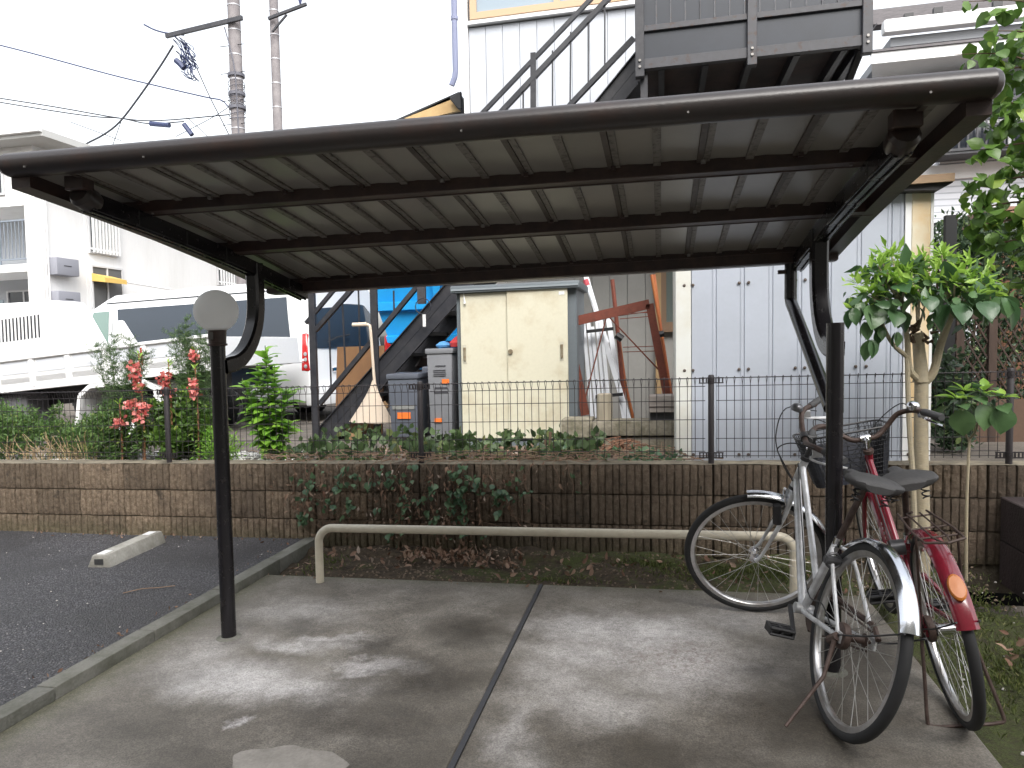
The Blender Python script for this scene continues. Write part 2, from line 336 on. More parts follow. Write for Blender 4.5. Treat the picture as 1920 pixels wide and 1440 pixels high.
m_kerb = mat('kerb_concrete', (0.15, 0.147, 0.13), rough=0.9, col2=(0.07, 0.072, 0.052), scale=5, amt=0.8, var=0.25, bscale=90, bump=0.5, rand=0.25)
m_conc = mat('concrete', (0.34, 0.33, 0.30), rough=0.9, col2=(0.17, 0.16, 0.13), scale=6, amt=0.7, var=0.2, bscale=80, bump=0.5, rand=0.2)
m_dark = mat('dark_void', (0.012, 0.012, 0.013), rough=0.9)
m_terr = mat('terrace_gravel', (0.15, 0.13, 0.11), rough=0.95, col2=(0.06, 0.05, 0.04), scale=3, amt=0.8, var=0.4, bscale=120, bump=1.0)

def struct(mb, name, m, kind='structure', **kw):
    o = mb.build(name, m, None, **kw); o['kind'] = kind; return o
# wide ground, reaching the horizon
struct(MB().add([(-900, -60, -0.30), (900, -60, -0.30), (900, 4.9, -0.30), (-900, 4.9, -0.30)], [(0, 1, 2, 3)]), 'ground', m_terr)
# upper terrace behind the retaining wall
rows = []
for i in range(41):
    y = 4.93+(i/40)**2*80; rows.append([(x, y, 0.52 - 0.05*min(1, (y-4.93)/3) - (0.10*min(1, max(0, (y-7)/3)) if x < -2.5 else 0.0)) for x in [-300, -100, -60, -40, -30, -20, -15, -12, -10, -8, -7, -6, -5, -4, -3, -2, -1, 0, 1, 2, 3, 4, 5, 6, 8, 10, 20, 60, 300]])
struct(MB().grid(rows), 'terrace_ground', m_terr)
# concrete slabs with a joint between them
s = struct(MB().box((-2.462, -2.0, -0.12), (-0.706, 4.10, 0.0)), 'concrete_slab', MATS['slab_concrete'], bevel=0.006)
s = struct(MB().box((-0.684, -2.0, -0.12), (1.07, 4.10, 0.0)), 'concrete_slab', MATS['slab_concrete'], bevel=0.006)
struct(MB().box((-0.7055, -2.0, -0.1), (-0.6845, 4.10, 0.002)), 'expansion_joint', mat('joint_strip', (0.035, 0.036, 0.042), rough=0.7, var=0.3, bscale=40))
rp = [V(-1.46, 2.12, 0.0025)+V(0, 0, 0)]+[V(-1.255+.21*math.cos(a)*(1+.06*math.sin(5*a)), 2.18+.10*math.sin(a)*(1+.1*math.cos(7*a)), 0.0025) for a in [R(k) for k in range(170, -180, -12)]]
struct(MB().add(rp[1:], [tuple(range(len(rp)-1))]), 'repair_patch', mat('repair_mortar', (0.22, 0.205, 0.185), rough=0.8, col2=(0.13, 0.12, 0.105), scale=7, amt=0.7, var=0.2, bscale=120, bump=0.3))
# asphalt
rows = []
for i in range(60):
    y = -3+7.82*i/59; rows.append([(x, y, 0.043+0.006*math.sin(x*3.1+y*1.7)*math.cos(y*2.3-x)-0.004) for x in [-14, -10, -8, -7]+[-6.5+0.25*k for k in range(16)]+[-2.54]])
struct(MB().grid(rows), 'asphalt', MATS['asphalt'])
# soil bed with small relief
def soilz(x, y):
    return -0.03+0.02*math.sin(x*5+1.3*y)*math.cos(y*6.1-x*2)+0.010*math.sin(x*23+y*19)+(0.03 if y > 4.65 else 0)
xs = [-2.46+0.045*k for k in range(80)]; ys = [4.06+0.037*k for k in range(21)]
struct(MB().grid([[(x, y, soilz(x, y)+random.uniform(-.006, .006)) for x in xs] for y in ys]), 'soil_bed', MATS['soil'])
xs = [1.05+0.05*k for k in range(30)]+[2.8, 3.4, 4.2]; ys = [-1.0+0.1*k for k in range(40)]+[3.0+0.05*k for k in range(22)]
struct(MB().grid([[(x, y, soilz(x, y)*0.9-0.012+random.uniform(-.006, .006)) for x in xs] for y in ys]), 'moss_ground', MATS['soil'])
# kerb of separate stones
kerb = thing('kerb', 'low grey concrete kerb between the black asphalt and the slab', 'kerb', (-2.51, 2.3, 0)); kerb['kind'] = 'structure'; del kerb['label']; del kerb['category']
me = MB().box((-0.048, 0, -0.12), (0.048, 0.594, 0.05)).build('kerb_stone', m_kerb, mesh_only=True, bevel=0.007, seg=2)
for k in range(13):
    inst('kerb_stone', me, (-2.51+random.uniform(-.002, .002), -2.93+0.6*k, random.uniform(-.002, .002)), kerb)
# apartment block added unseen behind the camera for foreground shade and van window reflections
rb = MB().box((-16, -12, -0.28), (14, -5.0, 9.0))
for i in range(9):
    for j in range(3): rb.box((-14.5+3.3*i, -5.0, 0.9+2.9*j), (-12.9+3.3*i, -4.93, 2.3+2.9*j))
struct(rb, 'added_rear_building', mat('rear_render', (0.32, 0.30, 0.25), rough=0.85, var=0.1))
# pebbles and litter strewn on soil
def scatter_stones(name, n_, area, sz, m, zf, parent=None):
    mb = MB()
    for _ in range(n_):
        x = random.uniform(area[0], area[1]); y = random.uniform(area[2], area[3]); s = sz*random.uniform(0.4, 1.3); z = zf(x, y)
        pts = [V(x+s*math.cos(a)*random.uniform(.6, 1), y+s*math.sin(a)*random.uniform(.6, 1), z) for a in (0, 1.2, 2.5, 3.7, 5)]
        tp = [p+V(random.uniform(-.2, .2)*s, random.uniform(-.2, .2)*s, s*random.uniform(.4, .8)) for p in pts]; tp = [(p+V(x, y, p.z))*0.5 + V(0, 0, 0) for p in tp]
        tp = [V(p.x, p.y, z+s*0.6) for p in tp]
        mb.add(pts+tp, [(0, 1, 6, 5), (1, 2, 7, 6), (2, 3, 8, 7), (3, 4, 9, 8), (4, 0, 5, 9), (5, 6, 7, 8, 9)])
    o = mb.build(name, m); o['kind'] = 'stuff'; return o
m_peb = mat('pebbles', (0.42, 0.40, 0.38), rough=0.9, var=0.5, bscale=30)
m_crumb = mat('crumbs', (0.16, 0.12, 0.085), rough=0.95, var=0.6, bscale=20)
tag(scatter_stones('white_gravel', 3800, (-6.8, -3.0, 4.95, 5.9), 0.016, mat('white_gravel', (0.75, 0.74, 0.72), rough=0.85, var=0.4, bscale=20), lambda x, y: 0.515), 'strip of white gravel chips on the terrace behind the wall left', 'gravel')
tag(scatter_stones('soil_crumbs', 1500, (-2.4, 1.8, 4.12, 4.78), 0.010, m_crumb, soilz), 'brown soil crumbs and small stones between slab and block wall', 'soil crumbs')
tag(scatter_stones('loose_pebbles', 120, (1.1, 2.2, 1.5, 4.6), 0.009, m_peb, lambda x, y: soilz(x, y)-0.01), 'pale pebbles strewn on the mossy ground right of the slab', 'pebbles')
tag(scatter_stones('asphalt_grit', 90, (-5, -2.6, 2.0, 4.7), 0.006, m_peb, lambda x, y: 0.045), 'white grit specks lying on the black asphalt', 'grit')

# ------------------------------------------------------------------ retaining wall of split ribbed blocks
wall = thing('retaining_wall', 'low brown retaining wall of ribbed split concrete blocks behind the shelter', 'wall', (-1.3, 4.9, 0))
MB().box((-9, 4.83, -0.2), (2.3, 4.98, 0.575)).build('core', mat('mortar', (0.09, 0.075, 0.055), rough=0.95, var=0.3, bscale=50, bump=0.5), wall)
def block_mesh(seed):
    r = random.Random(seed); mb = MB(); nr = 8; w = 0.394; h = 0.196; nz = 7
    xs = []; cu = [0]+[k*w/nr+r.uniform(-.005, .005) for k in range(1, nr)]+[w]; dp = [r.choice((0, 0, 0, .002, -.002, .004)) for _ in range(nr)]
    for k in range(nr):
        a = cu[k]; b_ = cu[k+1]; xs += [(a+0.0025, 0.0095), (a+0.006, dp[k]), (a+(b_-a)*.36, dp[k]-0.003), (a+(b_-a)*.64, dp[k]-0.003), (b_-0.006, dp[k]), (b_-0.0025, 0.0095)]
    rows = []
    for j in range(nz+1):
        z = h*j/nz; row = [(0, 0.05, z)]
        for (x, y) in xs: row.append((x-(0.0), (y+(r.uniform(-.0045, .0045) if y < 0.005 else 0)+(0.005 if j in (0, nz) else 0)), z))
        row.append((w, 0.05, z)); rows.append(row)
    mb.grid(rows); top = rows[-1]; m_ = len(top)
    mb.add([top[0], top[-1], (w, 0.15, h), (0, 0.15, h)]+top[1:-1], [tuple([0]+list(range(4, 4+m_-2))+[1]), (0, 1, 2, 3)])
    return mb.build('block', MATS['block_split'], mesh_only=True, sharp=25)
bms = [block_mesh(s_) for s_ in range(14)]
for r_ in range(3):
    off = [0.0, 0.0, 0.0][r_]
    for k in range(24):
        x = -7.27+0.4*k+off
        if x+0.4 > 2.4: continue
        inst('block', random.choice(bms), (x, 4.80+random.uniform(-.003, .003), 0.393-0.205*r_), wall)
# coping: thin rough mortar bed on top
rows = []
for i in range(2): rows.append([(-7.3+0.12*k, 4.806+i*0.17, 0.591+random.uniform(-.003, .004)) for k in range(81)])
o = MB().grid(rows).build('wall_top', mat('wall_top', (0.22, 0.19, 0.14), rough=0.95, col2=(0.08, 0.07, 0.05), scale=8, amt=0.8, var=0.3, bscale=60, bump=0.8), wall)
# return wall on the right
rw_ = thing('side_wall', 'dark purple brown concrete block wall running towards the camera at right', 'wall', (2.10, 4.2, 0))
for k in range(4):
    for j in range(2):
        MB().box((1.99, 3.03+0.44*k, -0.12+0.265*j), (2.17, 3.03+0.44*k+0.433, -0.12+0.265*j+0.258)).build('block', mat('side_block', (0.05, 0.034, 0.034), rough=0.9, col2=(0.03, 0.022, 0.02), scale=4, amt=0.8, var=0.3, bscale=70, bump=0.7, rand=0.3), rw_, bevel=0.006)
MB().box((2.0, 3.03, -0.1), (2.15, 4.8, 0.40)).build('core', m_dark, rw_)

# ------------------------------------------------------------------ mesh fence
m_fen = mat('fence_brown', (0.018, 0.014, 0.016), rough=0.6, var=0.2)
fence = thing('mesh_fence', 'dark brown wire mesh fence standing on the block wall', 'fence', (-1.3, 4.88, 0.59))
FY = 4.885; ZT = 1.15
def vwire():
    mb = MB(); r_ = 0.0021
    mb.tube([(0, 0, 0.622), (0, 0, 1.085), (0.0, 0, 1.10)], r_, 4)
    mb.tube([(0, 0, 1.095), (-0.006, -0.016, 1.150), (0.0, -0.012, 1.158), (0.006, 0.008, 1.150), (0.0, 0.012, 1.100)], r_, 4)
    return mb.build('vertical_wire', m_fen, mesh_only=True)
vw = vwire()
posts = [-5.65, -3.704, -1.672, 0.318, 2.06]
for i in range(len(posts)-1):
    a, b_ = posts[i], posts[i+1]; nn_ = int(round((b_-a)/0.05)); 
    for k in range(1, nn_):
        x = a+k*(b_-a)/nn_
        if x < -5.6: continue
        inst('vertical_wire', vw, (x, FY, 0), fence)
    for z in (0.635, 0.665, 0.75, 0.875, 1.0, 1.095):
        MB().tube([(a+0.035, FY+0.004, z), (b_-0.035, FY+0.004, z)], 0.0024, 4).build('horizontal_wire', m_fen, fence)
    for dy in (-0.015, 0.014): MB().tube([(a+0.035, FY+dy, 1.148), (b_-0.035, FY+dy, 1.148)], 0.0026, 4).build('horizontal_wire', m_fen, fence)
for x in posts:
    mb = MB(); yp = FY-0.03; mb.tube([(x, yp, 0.57), (x, yp, 1.165), (x, yp, 1.172)], [0.019, 0.019, 0.014], 12); mb.build('post', m_fen, fence)
    for z in (1.135, 0.645):
        mb = MB()
        for sgn in (-1, 1):
            mb.box((x+sgn*0.018 if sgn > 0 else x-0.078, yp-0.010, z-0.020), (x+0.078 if sgn > 0 else x-0.018, yp-0.004, z-0.013))
            mb.box((x+sgn*0.018 if sgn > 0 else x-0.078, yp-0.010, z+0.013), (x+0.078 if sgn > 0 else x-0.018, yp-0.004, z+0.020))
            for q in (0.03, 0.05, 0.072): mb.box((x+sgn*q-0.004, yp-0.011, z-0.0125), (x+sgn*q+0.004, yp-0.003, z+0.0125))
        mb.tube([(x, yp-0.024, z), (x, yp-0.016, z)], 0.0075, 8)
        mb.tube([(x, yp, z-0.02), (x, yp, z+0.02)], 0.0225, 12)
        mb.build('clamp', m_fen, fence)
g = thing('gate_post', 'nearer dark purple brown square post at the right end of the wall', 'post', (2.08, 4.70, 0.4), 'end posts of the fence')
MB().box((2.085, 4.60, 0.40), (2.135, 4.65, 1.20)).build('post', mat('post_purple', (0.045, 0.028, 0.035), rough=0.5, var=0.2), g, bevel=0.004)
for z in (0.62, 0.66, 1.10): MB().tube([(2.08, 4.59, z), (2.14, 4.59, z)], 0.006, 8).build('bolt', mat('bolt_steel', (0.5, 0.5, 0.5), rough=0.3, metal=0.9), g)

# ------------------------------------------------------------------ bicycle shelter
m_sh = mat('shelter_steel', (0.032, 0.019, 0.018), rough=0.42, col2=(0.075, 0.042, 0.033), scale=9, amt=0.6, var=0.25, bscale=70, bump=0.08)
m_beam = mat('beam_steel', (0.034, 0.028, 0.027), rough=0.33, col2=(0.050, 0.027, 0.021), scale=10, amt=0.55, lo=0.48, hi=0.7, var=0.15, bscale=90, bump=0.06)
m_pole = mat('pole_black', (0.009, 0.008, 0.010), rough=0.24, col2=(0.035, 0.028, 0.024), scale=26, amt=0.22, lo=0.56, hi=0.68, var=0.2, bscale=50, bump=0.04, vary_rough=0.3)
m_panel = mat('roof_sheet', (0.27, 0.255, 0.235), rough=0.28, col2=(0.21, 0.20, 0.18), scale=3, amt=0.5, var=0.05, rand=0.10, spec=0.5)
m_rib2 = mat('roof_rib_light', (0.17, 0.155, 0.14), rough=0.5, col2=(0.05, 0.04, 0.033), scale=45, amt=0.8, lo=0.5, hi=0.6, var=0.25)
m_rib = mat('roof_rib', (0.075, 0.06, 0.052), rough=0.5, col2=(0.035, 0.028, 0.022), scale=38, amt=0.8, lo=0.5, hi=0.62, var=0.25)
m_bolt = mat('bolt_dull', (0.25, 0.24, 0.23), rough=0.45, metal=0.8)
sh = thing('bicycle_shelter', 'dark brown steel bicycle shelter with ribbed roof on two curved posts', 'shelter', (-0.7, 3.15, 0))
XL, XR = -2.34, 0.915
def tl(y): return -0.0127+(y-2.2)*(0.0207/1.8)        # slight twist measured along the roof
def rz(y):                                          # underside of the roof sheet
    t = (y-2.27)/(3.98-2.27); return 2.052-0.200*t+0.022*math.sin(PI*min(max(t, 0), 1))
def TR(p): return (p[0], p[1], p[2]+tl(p[1])*p[0])
# front beam
prof = [(2.258, 2.028), (2.236, 2.026), (2.208, 2.036), (2.192, 2.058), (2.188, 2.085), (2.196, 2.112), (2.216, 2.132), (2.245, 2.141), (2.30, 2.143), (2.30, 2.09), (2.258, 2.09)]
prof = [(y, 2.043+(z-2.028)*0.74) for y, z in prof]
MB(TR).grid([[(x, y, z) for y, z in prof] for x in (XL+.03, XL+0.045, XR-0.045, XR-.03)]).build('front_beam', m_beam, sh, sharp=50)
for x, s_ in ((XL+.03, -1), (XR-.03, 1)):
    cx, cy, cz = x, 2.255, 2.085; rows = [[(x, y, z) for y, z in prof]]
    for t in (0.5, 0.85, 1.0):
        kx = math.sqrt(max(0, 1-t*t)); rows.append([(x+s_*0.03*t, cy+(y-cy)*(0.25+0.75*kx), cz+(z-cz)*(0.25+0.75*kx)) for y, z in prof])
    mb = MB(TR); mb.grid(rows); q = len(rows[-1]); mb.add(rows[-1], [tuple(range(q))]); mb.build('beam_end_cap', m_beam, sh)
# roof panels and ribs
ribs = [-2.065, -1.905, -1.745, -1.583, -1.421, -1.261, -1.103, -0.945, -0.787, -0.63, -0.473, -0.317, -0.161, -0.01, 0.145, 0.30, 0.46, 0.60, 0.74]
xs = [-2.25]+ribs+[0.83]
ysamp = [2.262, 2.6, 3.0, 3.4, 3.7, 3.99]
for a, b_ in zip(xs[:-1], xs[1:]):
    mb = MB(TR); t_ = random.uniform(-0.002, 0.002)
    lo = [[(x, y, rz(y)+0.0+(0.003 if 0 < i < 2 else 0)+t_) for i, x in enumerate((a+0.002, (2*a+b_)/3, (a+2*b_)/3, b_-0.002))] for y in ysamp]
    hi = [[(x, y, rz(y)+0.025) for x in (a+0.002, b_-0.002)] for y in ysamp]
    mb.grid(lo); mb.grid(hi); mb.build('roof_panel', m_panel, sh, sharp=60)
for i, x in enumerate(ribs):
    mb = MB(TR); w = 0.0135 if i % 2 else 0.010
    offs = (0,) if i % 2 else (-0.011,)
    if i % 2 == 0:
        m2 = MB(TR)
        for y0, y1 in zip(ysamp[:-1], ysamp[1:]):
            m2.hexa([(x+.001, y0, rz(y0)-0.006), (x+.023, y0, rz(y0)-0.006), (x+.023, y1, rz(y1)-0.006), (x+.001, y1, rz(y1)-0.006)], [(x+.001, y0, rz(y0)+0.02), (x+.023, y0, rz(y0)+0.02), (x+.023, y1, rz(y1)+0.02), (x+.001, y1, rz(y1)+0.02)])
        m2.build('rib_flange', m_rib2, sh)
    for o_ in offs:
        for y0, y1 in zip(ysamp[:-1], ysamp[1:]):
            mb.hexa([(x+o_-w, y0, rz(y0)-0.009), (x+o_+w, y0, rz(y0)-0.009), (x+o_+w, y1, rz(y1)-0.009), (x+o_-w, y1, rz(y1)-0.009)],
                    [(x+o_-w, y0, rz(y0)+0.02), (x+o_+w, y0, rz(y0)+0.02), (x+o_+w, y1, rz(y1)+0.02), (x+o_-w, y1, rz(y1)+0.02)])
    mb.build('rib', m_rib2 if i % 2 else m_rib, sh)
    if i % 2 == 0:
        mb = MB(TR)
        for yy in (2.60, 3.22, 3.93): mb = MB(TR); mb.box((x-0.008, yy-0.012, rz(yy)-0.022), (x+0.008, yy+0.0, rz(yy)-0.009)); mb.build('rib_clip', m_bolt if i % 6 == 2 else m_sh, sh)
# purlins, rear beam and gutter
def lbeam(name, y0, y1, drop, x0, x1, m_=m_sh, lip=True):
    mb = MB(TR); z0, z1 = rz(y0), rz(y1)
    mb.hexa([(x0, y0, z0-drop), (x1, y0, z0-drop), (x1, y1, z1-drop), (x0, y1, z1-drop)], [(x0, y0, z0+.01), (x1, y0, z0+.01), (x1, y1, z1+.01), (x0, y1, z1+.01)])
    if lip: mb.box((x0, y1, z1-drop-0.003), (x1, y1+0.012, z1-drop+0.006))
    return mb.build(name, m_, sh, bevel=0.002)
lbeam('purlin', 2.625, 2.675, 0.043, XL+.04, XR-.04); lbeam('purlin', 3.255, 3.305, 0.050, XL+.04, XR-.04)
mb = MB(TR); mb.box((XL+.03, 3.955, 1.778), (XR-.03, 3.975, 1.865)); mb.box((XL+.03, 3.975, 1.775), (XR-.03, 4.05, 1.79)); mb.box((XL+.03, 4.05, 1.775), (XR-.03, 4.062, 1.87)); mb.box((XL+.03, 3.945, 1.83), (XR-.03, 3.955, 1.84))
mb.build('gutter', m_sh, sh, bevel=0.002)
for x0, x1 in ((XL+.02, XL+.10), (XR-.085, XR-.02)):
    mb = MB(TR)
    for y0, y1 in zip([2.25]+ysamp[1:-1]+[3.99], ysamp[1:]+[4.06]):
        mb.hexa([(x0, y0, rz(y0)-0.05), (x1, y0, rz(y0)-0.05), (x1, y1, rz(y1)-0.05), (x0, y1, rz(y1)-0.05)], [(x0, y0, rz(y0)+0.055), (x1, y0, rz(y0)+0.055), (x1, y1, rz(y1)+0.055), (x0, y1, rz(y1)+0.055)])
    mb.build('verge_trim', m_sh, sh, sharp=20)
for X_ in (-2.105, 0.70):
    d = 0.0 if X_ < 0 else -0.012
    path = [(X_, y, rz(y)-0.075) for y in (2.36, 2.6, 2.9, 3.2, 3.5, 3.8, 4.02)]
    mb = MB(TR)
    for p, q in zip(path[:-1], path[1:]):
        mb.hexa([(X_-.032, p[1], p[2]-.035), (X_+.032, p[1], p[2]-.035), (X_+.032, q[1], q[2]-.035), (X_-.032, q[1], q[2]-.035)], [(X_-.032, p[1], p[2]+.035), (X_+.032, p[1], p[2]+.035), (X_+.032, q[1], q[2]+.035), (X_-.032, q[1], q[2]+.035)])
        for s_ in (-1, 1):
            mb.hexa([(X_+s_*.016-.007, p[1], p[2]-.042), (X_+s_*.016+.007, p[1], p[2]-.042), (X_+s_*.016+.007, q[1], q[2]-.042), (X_+s_*.016-.007, q[1], q[2]-.042)], [(X_+s_*.016-.007, p[1], p[2]-.036), (X_+s_*.016+.007, p[1], p[2]-.036), (X_+s_*.016+.007, q[1], q[2]-.036), (X_+s_*.016-.007, q[1], q[2]-.036)])
    mb.build('side_beam', m_pole, sh, bevel=0.004)
    MB(TR).tube([(X_, 2.325, rz(2.33)-.055), (X_, 2.335, rz(2.33)-.06), (X_, 2.38, rz(2.36)-.072), (X_, 2.40, rz(2.4)-.075)], [0.036, 0.046, 0.046, 0.040], 16).build('beam_cap', m_beam, sh)
    MB(TR).box((X_-.04, 2.30, 2.0), (X_+.04, 2.36, 2.06)).build('bracket', m_sh, sh, bevel=0.004)
    # curved arm
    pts = [V(X_, 3.165, 1.345), V(X_, 3.20, 1.352)]+[V(X_, 3.20, 1.352)+V(0, math.sin(t)*0.295, (1-math.cos(t))*0.33) for t in [R(k) for k in range(10, 91, 8)]]+[V(X_, 3.497, 1.75), V(X_, 3.49, 1.88)]
    mb = MB(); w = 0.036; hh = 0.040
    rows = []
    for i, p in enumerate(pts):
        dd = (pts[min(i+1, len(pts)-1)]-pts[max(i-1, 0)]).normalized(); nn_ = V(0, -dd.z, dd.y)
        rows.append([p+V(a_*w, 0, 0)+nn_*c_*hh for a_, c_ in ((-1, -.7), (-.7, -1), (.7, -1), (1, -.7), (1, .7), (.7, 1), (-.7, 1), (-1, .7))])
    mb.grid(rows, True); mb.build('curved_arm', m_pole, sh, sharp=40)
# posts
MB().tube([(-2.11, 3.15, -0.01), (-2.11, 3.15, 1.45)], 0.0355, 28).build('post', m_pole, sh)
MB().lathe([(0.037, 1.445), (0.046, 1.448), (0.046, 1.456), (0.040, 1.458), (0.044, 1.535), (0.0, 1.535)], (-2.11, 3.15, 0), n=28).build('lamp_collar', m_sh, sh)
MB().box((-2.128, 3.104, 1.478), (-2.103, 3.112, 1.512)).build('light_sensor', mat('sensor', (0.09, 0.085, 0.08), rough=0.3), sh)
gl = MB().lathe([(0.103*math.sin(t), 1.615-0.103*math.cos(t)) for t in [R(a) for a in range(24, 181, 6)]], (-2.11, 3.15, 0), n=40)
m, n, l, b = node_mat('opal_glass'); b.inputs['Base Color'].default_value = (0.85, 0.84, 0.82, 1); b.inputs['Roughness'].default_value = 0.1
tr_ = N(n, l, 'ShaderNodeBsdfTranslucent', {'Color': (0.98, 0.975, 0.96, 1)}); ms_ = N(n, l, 'ShaderNodeMixShader', {0: 0.8, 1: b.outputs[0], 2: tr_.outputs[0]}); l.new(ms_.outputs[0], n['Material Output'].inputs['Surface'])
gl.build('lamp_globe', m, sh)
MB().tube([(0.695, 3.15, -0.01), (0.695, 3.15, 1.09)], 0.0325, 28).build('post', m_pole, sh)
MB().tube([(0.695, 3.15, 1.085), (0.695, 3.15, 1.452)], 0.0342, 28).build('post_sleeve', m_pole, sh)
for X_ in (-2.11, 0.695): MB().lathe([(0.036, 0.0), (0.060, 0.0), (0.056, 0.004), (0.036, 0.009)], (X_, 3.15, 0), n=28).build('base_ring', mat('kerb_concrete', (0, 0, 0)), sh)
# rain pipe on the right: gutter outlet, elbow, slanted run to the post
MB().tube([(0.665, 4.01, 1.79), (0.665, 4.01, 1.60)], 0.031, 16).build('downpipe', m_pole, sh)
MB().tube(spline([(0.665, 4.01, 1.615), (0.666, 4.0, 1.58), (0.67, 3.94, 1.54)], 4)+[V(0.69, 3.19, 1.10)], 0.030, 16).build('slanted_pipe', m_pole, sh)
MB().box((0.60, 3.995, 1.73), (0.64, 4.01, 1.75)).build('bracket', m_sh, sh)
for x, y, z in ((-1.72, 2.1895, 2.06), (-0.6, 2.1895, 2.06), (0.08, 2.1895, 2.06), (0.72, 2.1895, 2.06), (-2.2, 2.1895, 2.06)):
    MB(TR).tube([(x, y+.004, z), (x, y-.002, z)], 0.0035, 8).build('bolt', m_bolt, sh)
for X_ in (-2.05, -2.17, 0.63, 0.79):
    for y in (2.65, 3.28): MB(TR).tube([(X_, y, rz(y)-0.048), (X_, y, rz(y)-0.03)], 0.006, 8).build('bolt', m_bolt, sh)

# ------------------------------------------------------------------ hoop rail and wheel stop
rail = MB().tube([(-2.045, 4.0, -0.02), (-2.045, 4.0, 0.245)]+arc((-1.955, 4.0, 0.245), 0.09, PI, PI/2, 8)[1:]+arc((0.60, 4.0, 0.245+0.006), 0.09, PI/2, 0, 8)+[V(0.69, 4.0, -0.02)], 0.0245, 20).build('hoop_rail', mat('cream_paint', (0.62, 0.57, 0.46), rough=0.35, col2=(0.5, 0.44, 0.34), scale=12, amt=0.5, var=0.08), loc=(-0.7, 4.0, 0))
tag(rail, 'cream painted steel hoop rail set in the back edge of the slab', 'rail')
st = thing('wheel_stop', 'grey concrete wheel stop lying on the black asphalt', 'wheel stop', (-3.65, 4.4, 0.04))
a = V(-3.60, 3.99, 0.038); d_ = V(-0.075, 0.80, 0).normalized(); s_ = V(d_.y, -d_.x, 0)
def sp_(t, u, z): return a+d_*t+s_*u+V(0, 0, z)
mb = MB(); mb.hexa([sp_(0, -.085, 0), sp_(0, .085, 0), sp_(.62, .085, 0), sp_(.62, -.085, 0)], [sp_(.0, -.042, .088), sp_(.0, .052, .088), sp_(.62, .052, .088), sp_(.62, -.042, .088)]); mb.build('body', m_conc, st, bevel=0.010, seg=2)
mb = MB(); mb.hexa([sp_(-.003, -.028, .025), sp_(-.003, .034, .025), sp_(.02, .034, .025), sp_(.02, -.028, .025)], [sp_(-.003, -.028, .062), sp_(-.003, .034, .062), sp_(.02, .034, .062), sp_(.02, -.028, .062)]); mb.build('end_reflector', mat('refl_dark', (0.08, 0.08, 0.08), rough=0.3, metal=0.4), st)
for t0, t1 in ((0.02, 0.10), (0.5, 0.58)):
    mb = MB(); mb.hexa([sp_(t0, -.022, .086), sp_(t0, .030, .086), sp_(t1, .030, .086), sp_(t1, -.022, .086)], [sp_(t0, -.022, .092), sp_(t0, .030, .092), sp_(t1, .030, .092), sp_(t1, -.022, .092)]); mb.build('reflector', mat('refl_white', (0.8, 0.8, 0.8), rough=0.3), st)
# ================================================================== things behind the wall
GZ = 0.50
m_white = mat('white_paint', (0.78, 0.78, 0.78), rough=0.5, col2=(0.66, 0.66, 0.65), scale=2, amt=0.5, var=0.04)
m_wall = mat('white_stucco', (0.72, 0.715, 0.71), rough=0.85, col2=(0.56, 0.55, 0.53), scale=1.2, amt=0.6, lo=0.5, hi=0.8, var=0.05, bscale=40, bump=0.2, stretch=(1, 1, 0.15))
m_frame = mat('window_frame', (0.55, 0.55, 0.56), rough=0.4)
m_glassd = mat('dark_glass', (0.03, 0.035, 0.045), rough=0.06, spec=0.8)
m_grey = mat('charcoal_steel', (0.021, 0.022, 0.028), rough=0.45, col2=(0.055, 0.053, 0.056), scale=7, amt=0.5, var=0.2, bscale=40, bump=0.05)
m_greyedge = mat('worn_steel', (0.05, 0.05, 0.057), rough=0.5, col2=(0.05, 0.03, 0.025), scale=16, amt=0.9, lo=0.56, hi=0.64, var=0.3, bscale=30)

# ------------------------------------------------------------------ apartment block far left
m_railg = mat('rail_grey', (0.20, 0.23, 0.27), rough=0.5)
ap = thing('apartment_building', 'large white three storey apartment block with balconies beyond the vehicles', 'building', (-16, 18, 0))
AX, AY = -15.8, 16.0        # near corner
MB().box((AX-22, AY+1.6, -0.3), (AX, AY+13.5, 7.1)).build('wall', m_wall, ap)
MB().box((AX-0.35, AY, -0.3), (AX-0.01, AY+1.6, 6.95)).build('wing_wall', m_wall, ap)
MB().box((AX-22, AY+0.001, 5.45), (AX-0.36, AY+1.5, 6.95)).build('upper_wall', m_wall, ap)
MB().box((AX-22, AY-0.6, 6.95), (AX+0.9, AY+14, 7.12)).build('roof', mat('roof_edge', (0.45, 0.45, 0.44), rough=0.8, var=0.1), ap)
MB().box((AX-22, AY-0.72, 7.04), (AX+0.9, AY-0.6, 7.18)).build('gutter', m_white, ap)
for z in (1.2, 3.95):
    MB().box((AX-22, AY, z-0.20), (AX-0.36, AY+1.6, z)).build('balcony_slab', m_wall, ap)
    rl = thing('railing', '', '', (AX-11, AY, z)); del rl['label']; del rl['category']; rl.parent = ap; rl.location = V(AX-11, AY, z)-WO[ap.name]
    mb = MB(); 
    for zz in (0.12, 1.12): mb.box((AX-6, AY+0.04, z+zz), (AX-0.4, AY+0.08, z+zz+0.04))
    mb.build('rail', m_railg, rl)
    for k in range(36):
        MB().box((AX-0.5-0.115*k, AY+0.05, z+0.16), (AX-0.485-0.115*k, AY+0.07, z+1.12)).build('baluster', m_railg, rl)
MB().box((AX-21, AY+1.53, 0.3), (AX-0.36, AY+1.595, 6.9)).build('recess_wall', mat('recess_shade', (0.42, 0.44, 0.47), rough=0.8), ap)  # balcony shade is put into this darker, bluish wall colour
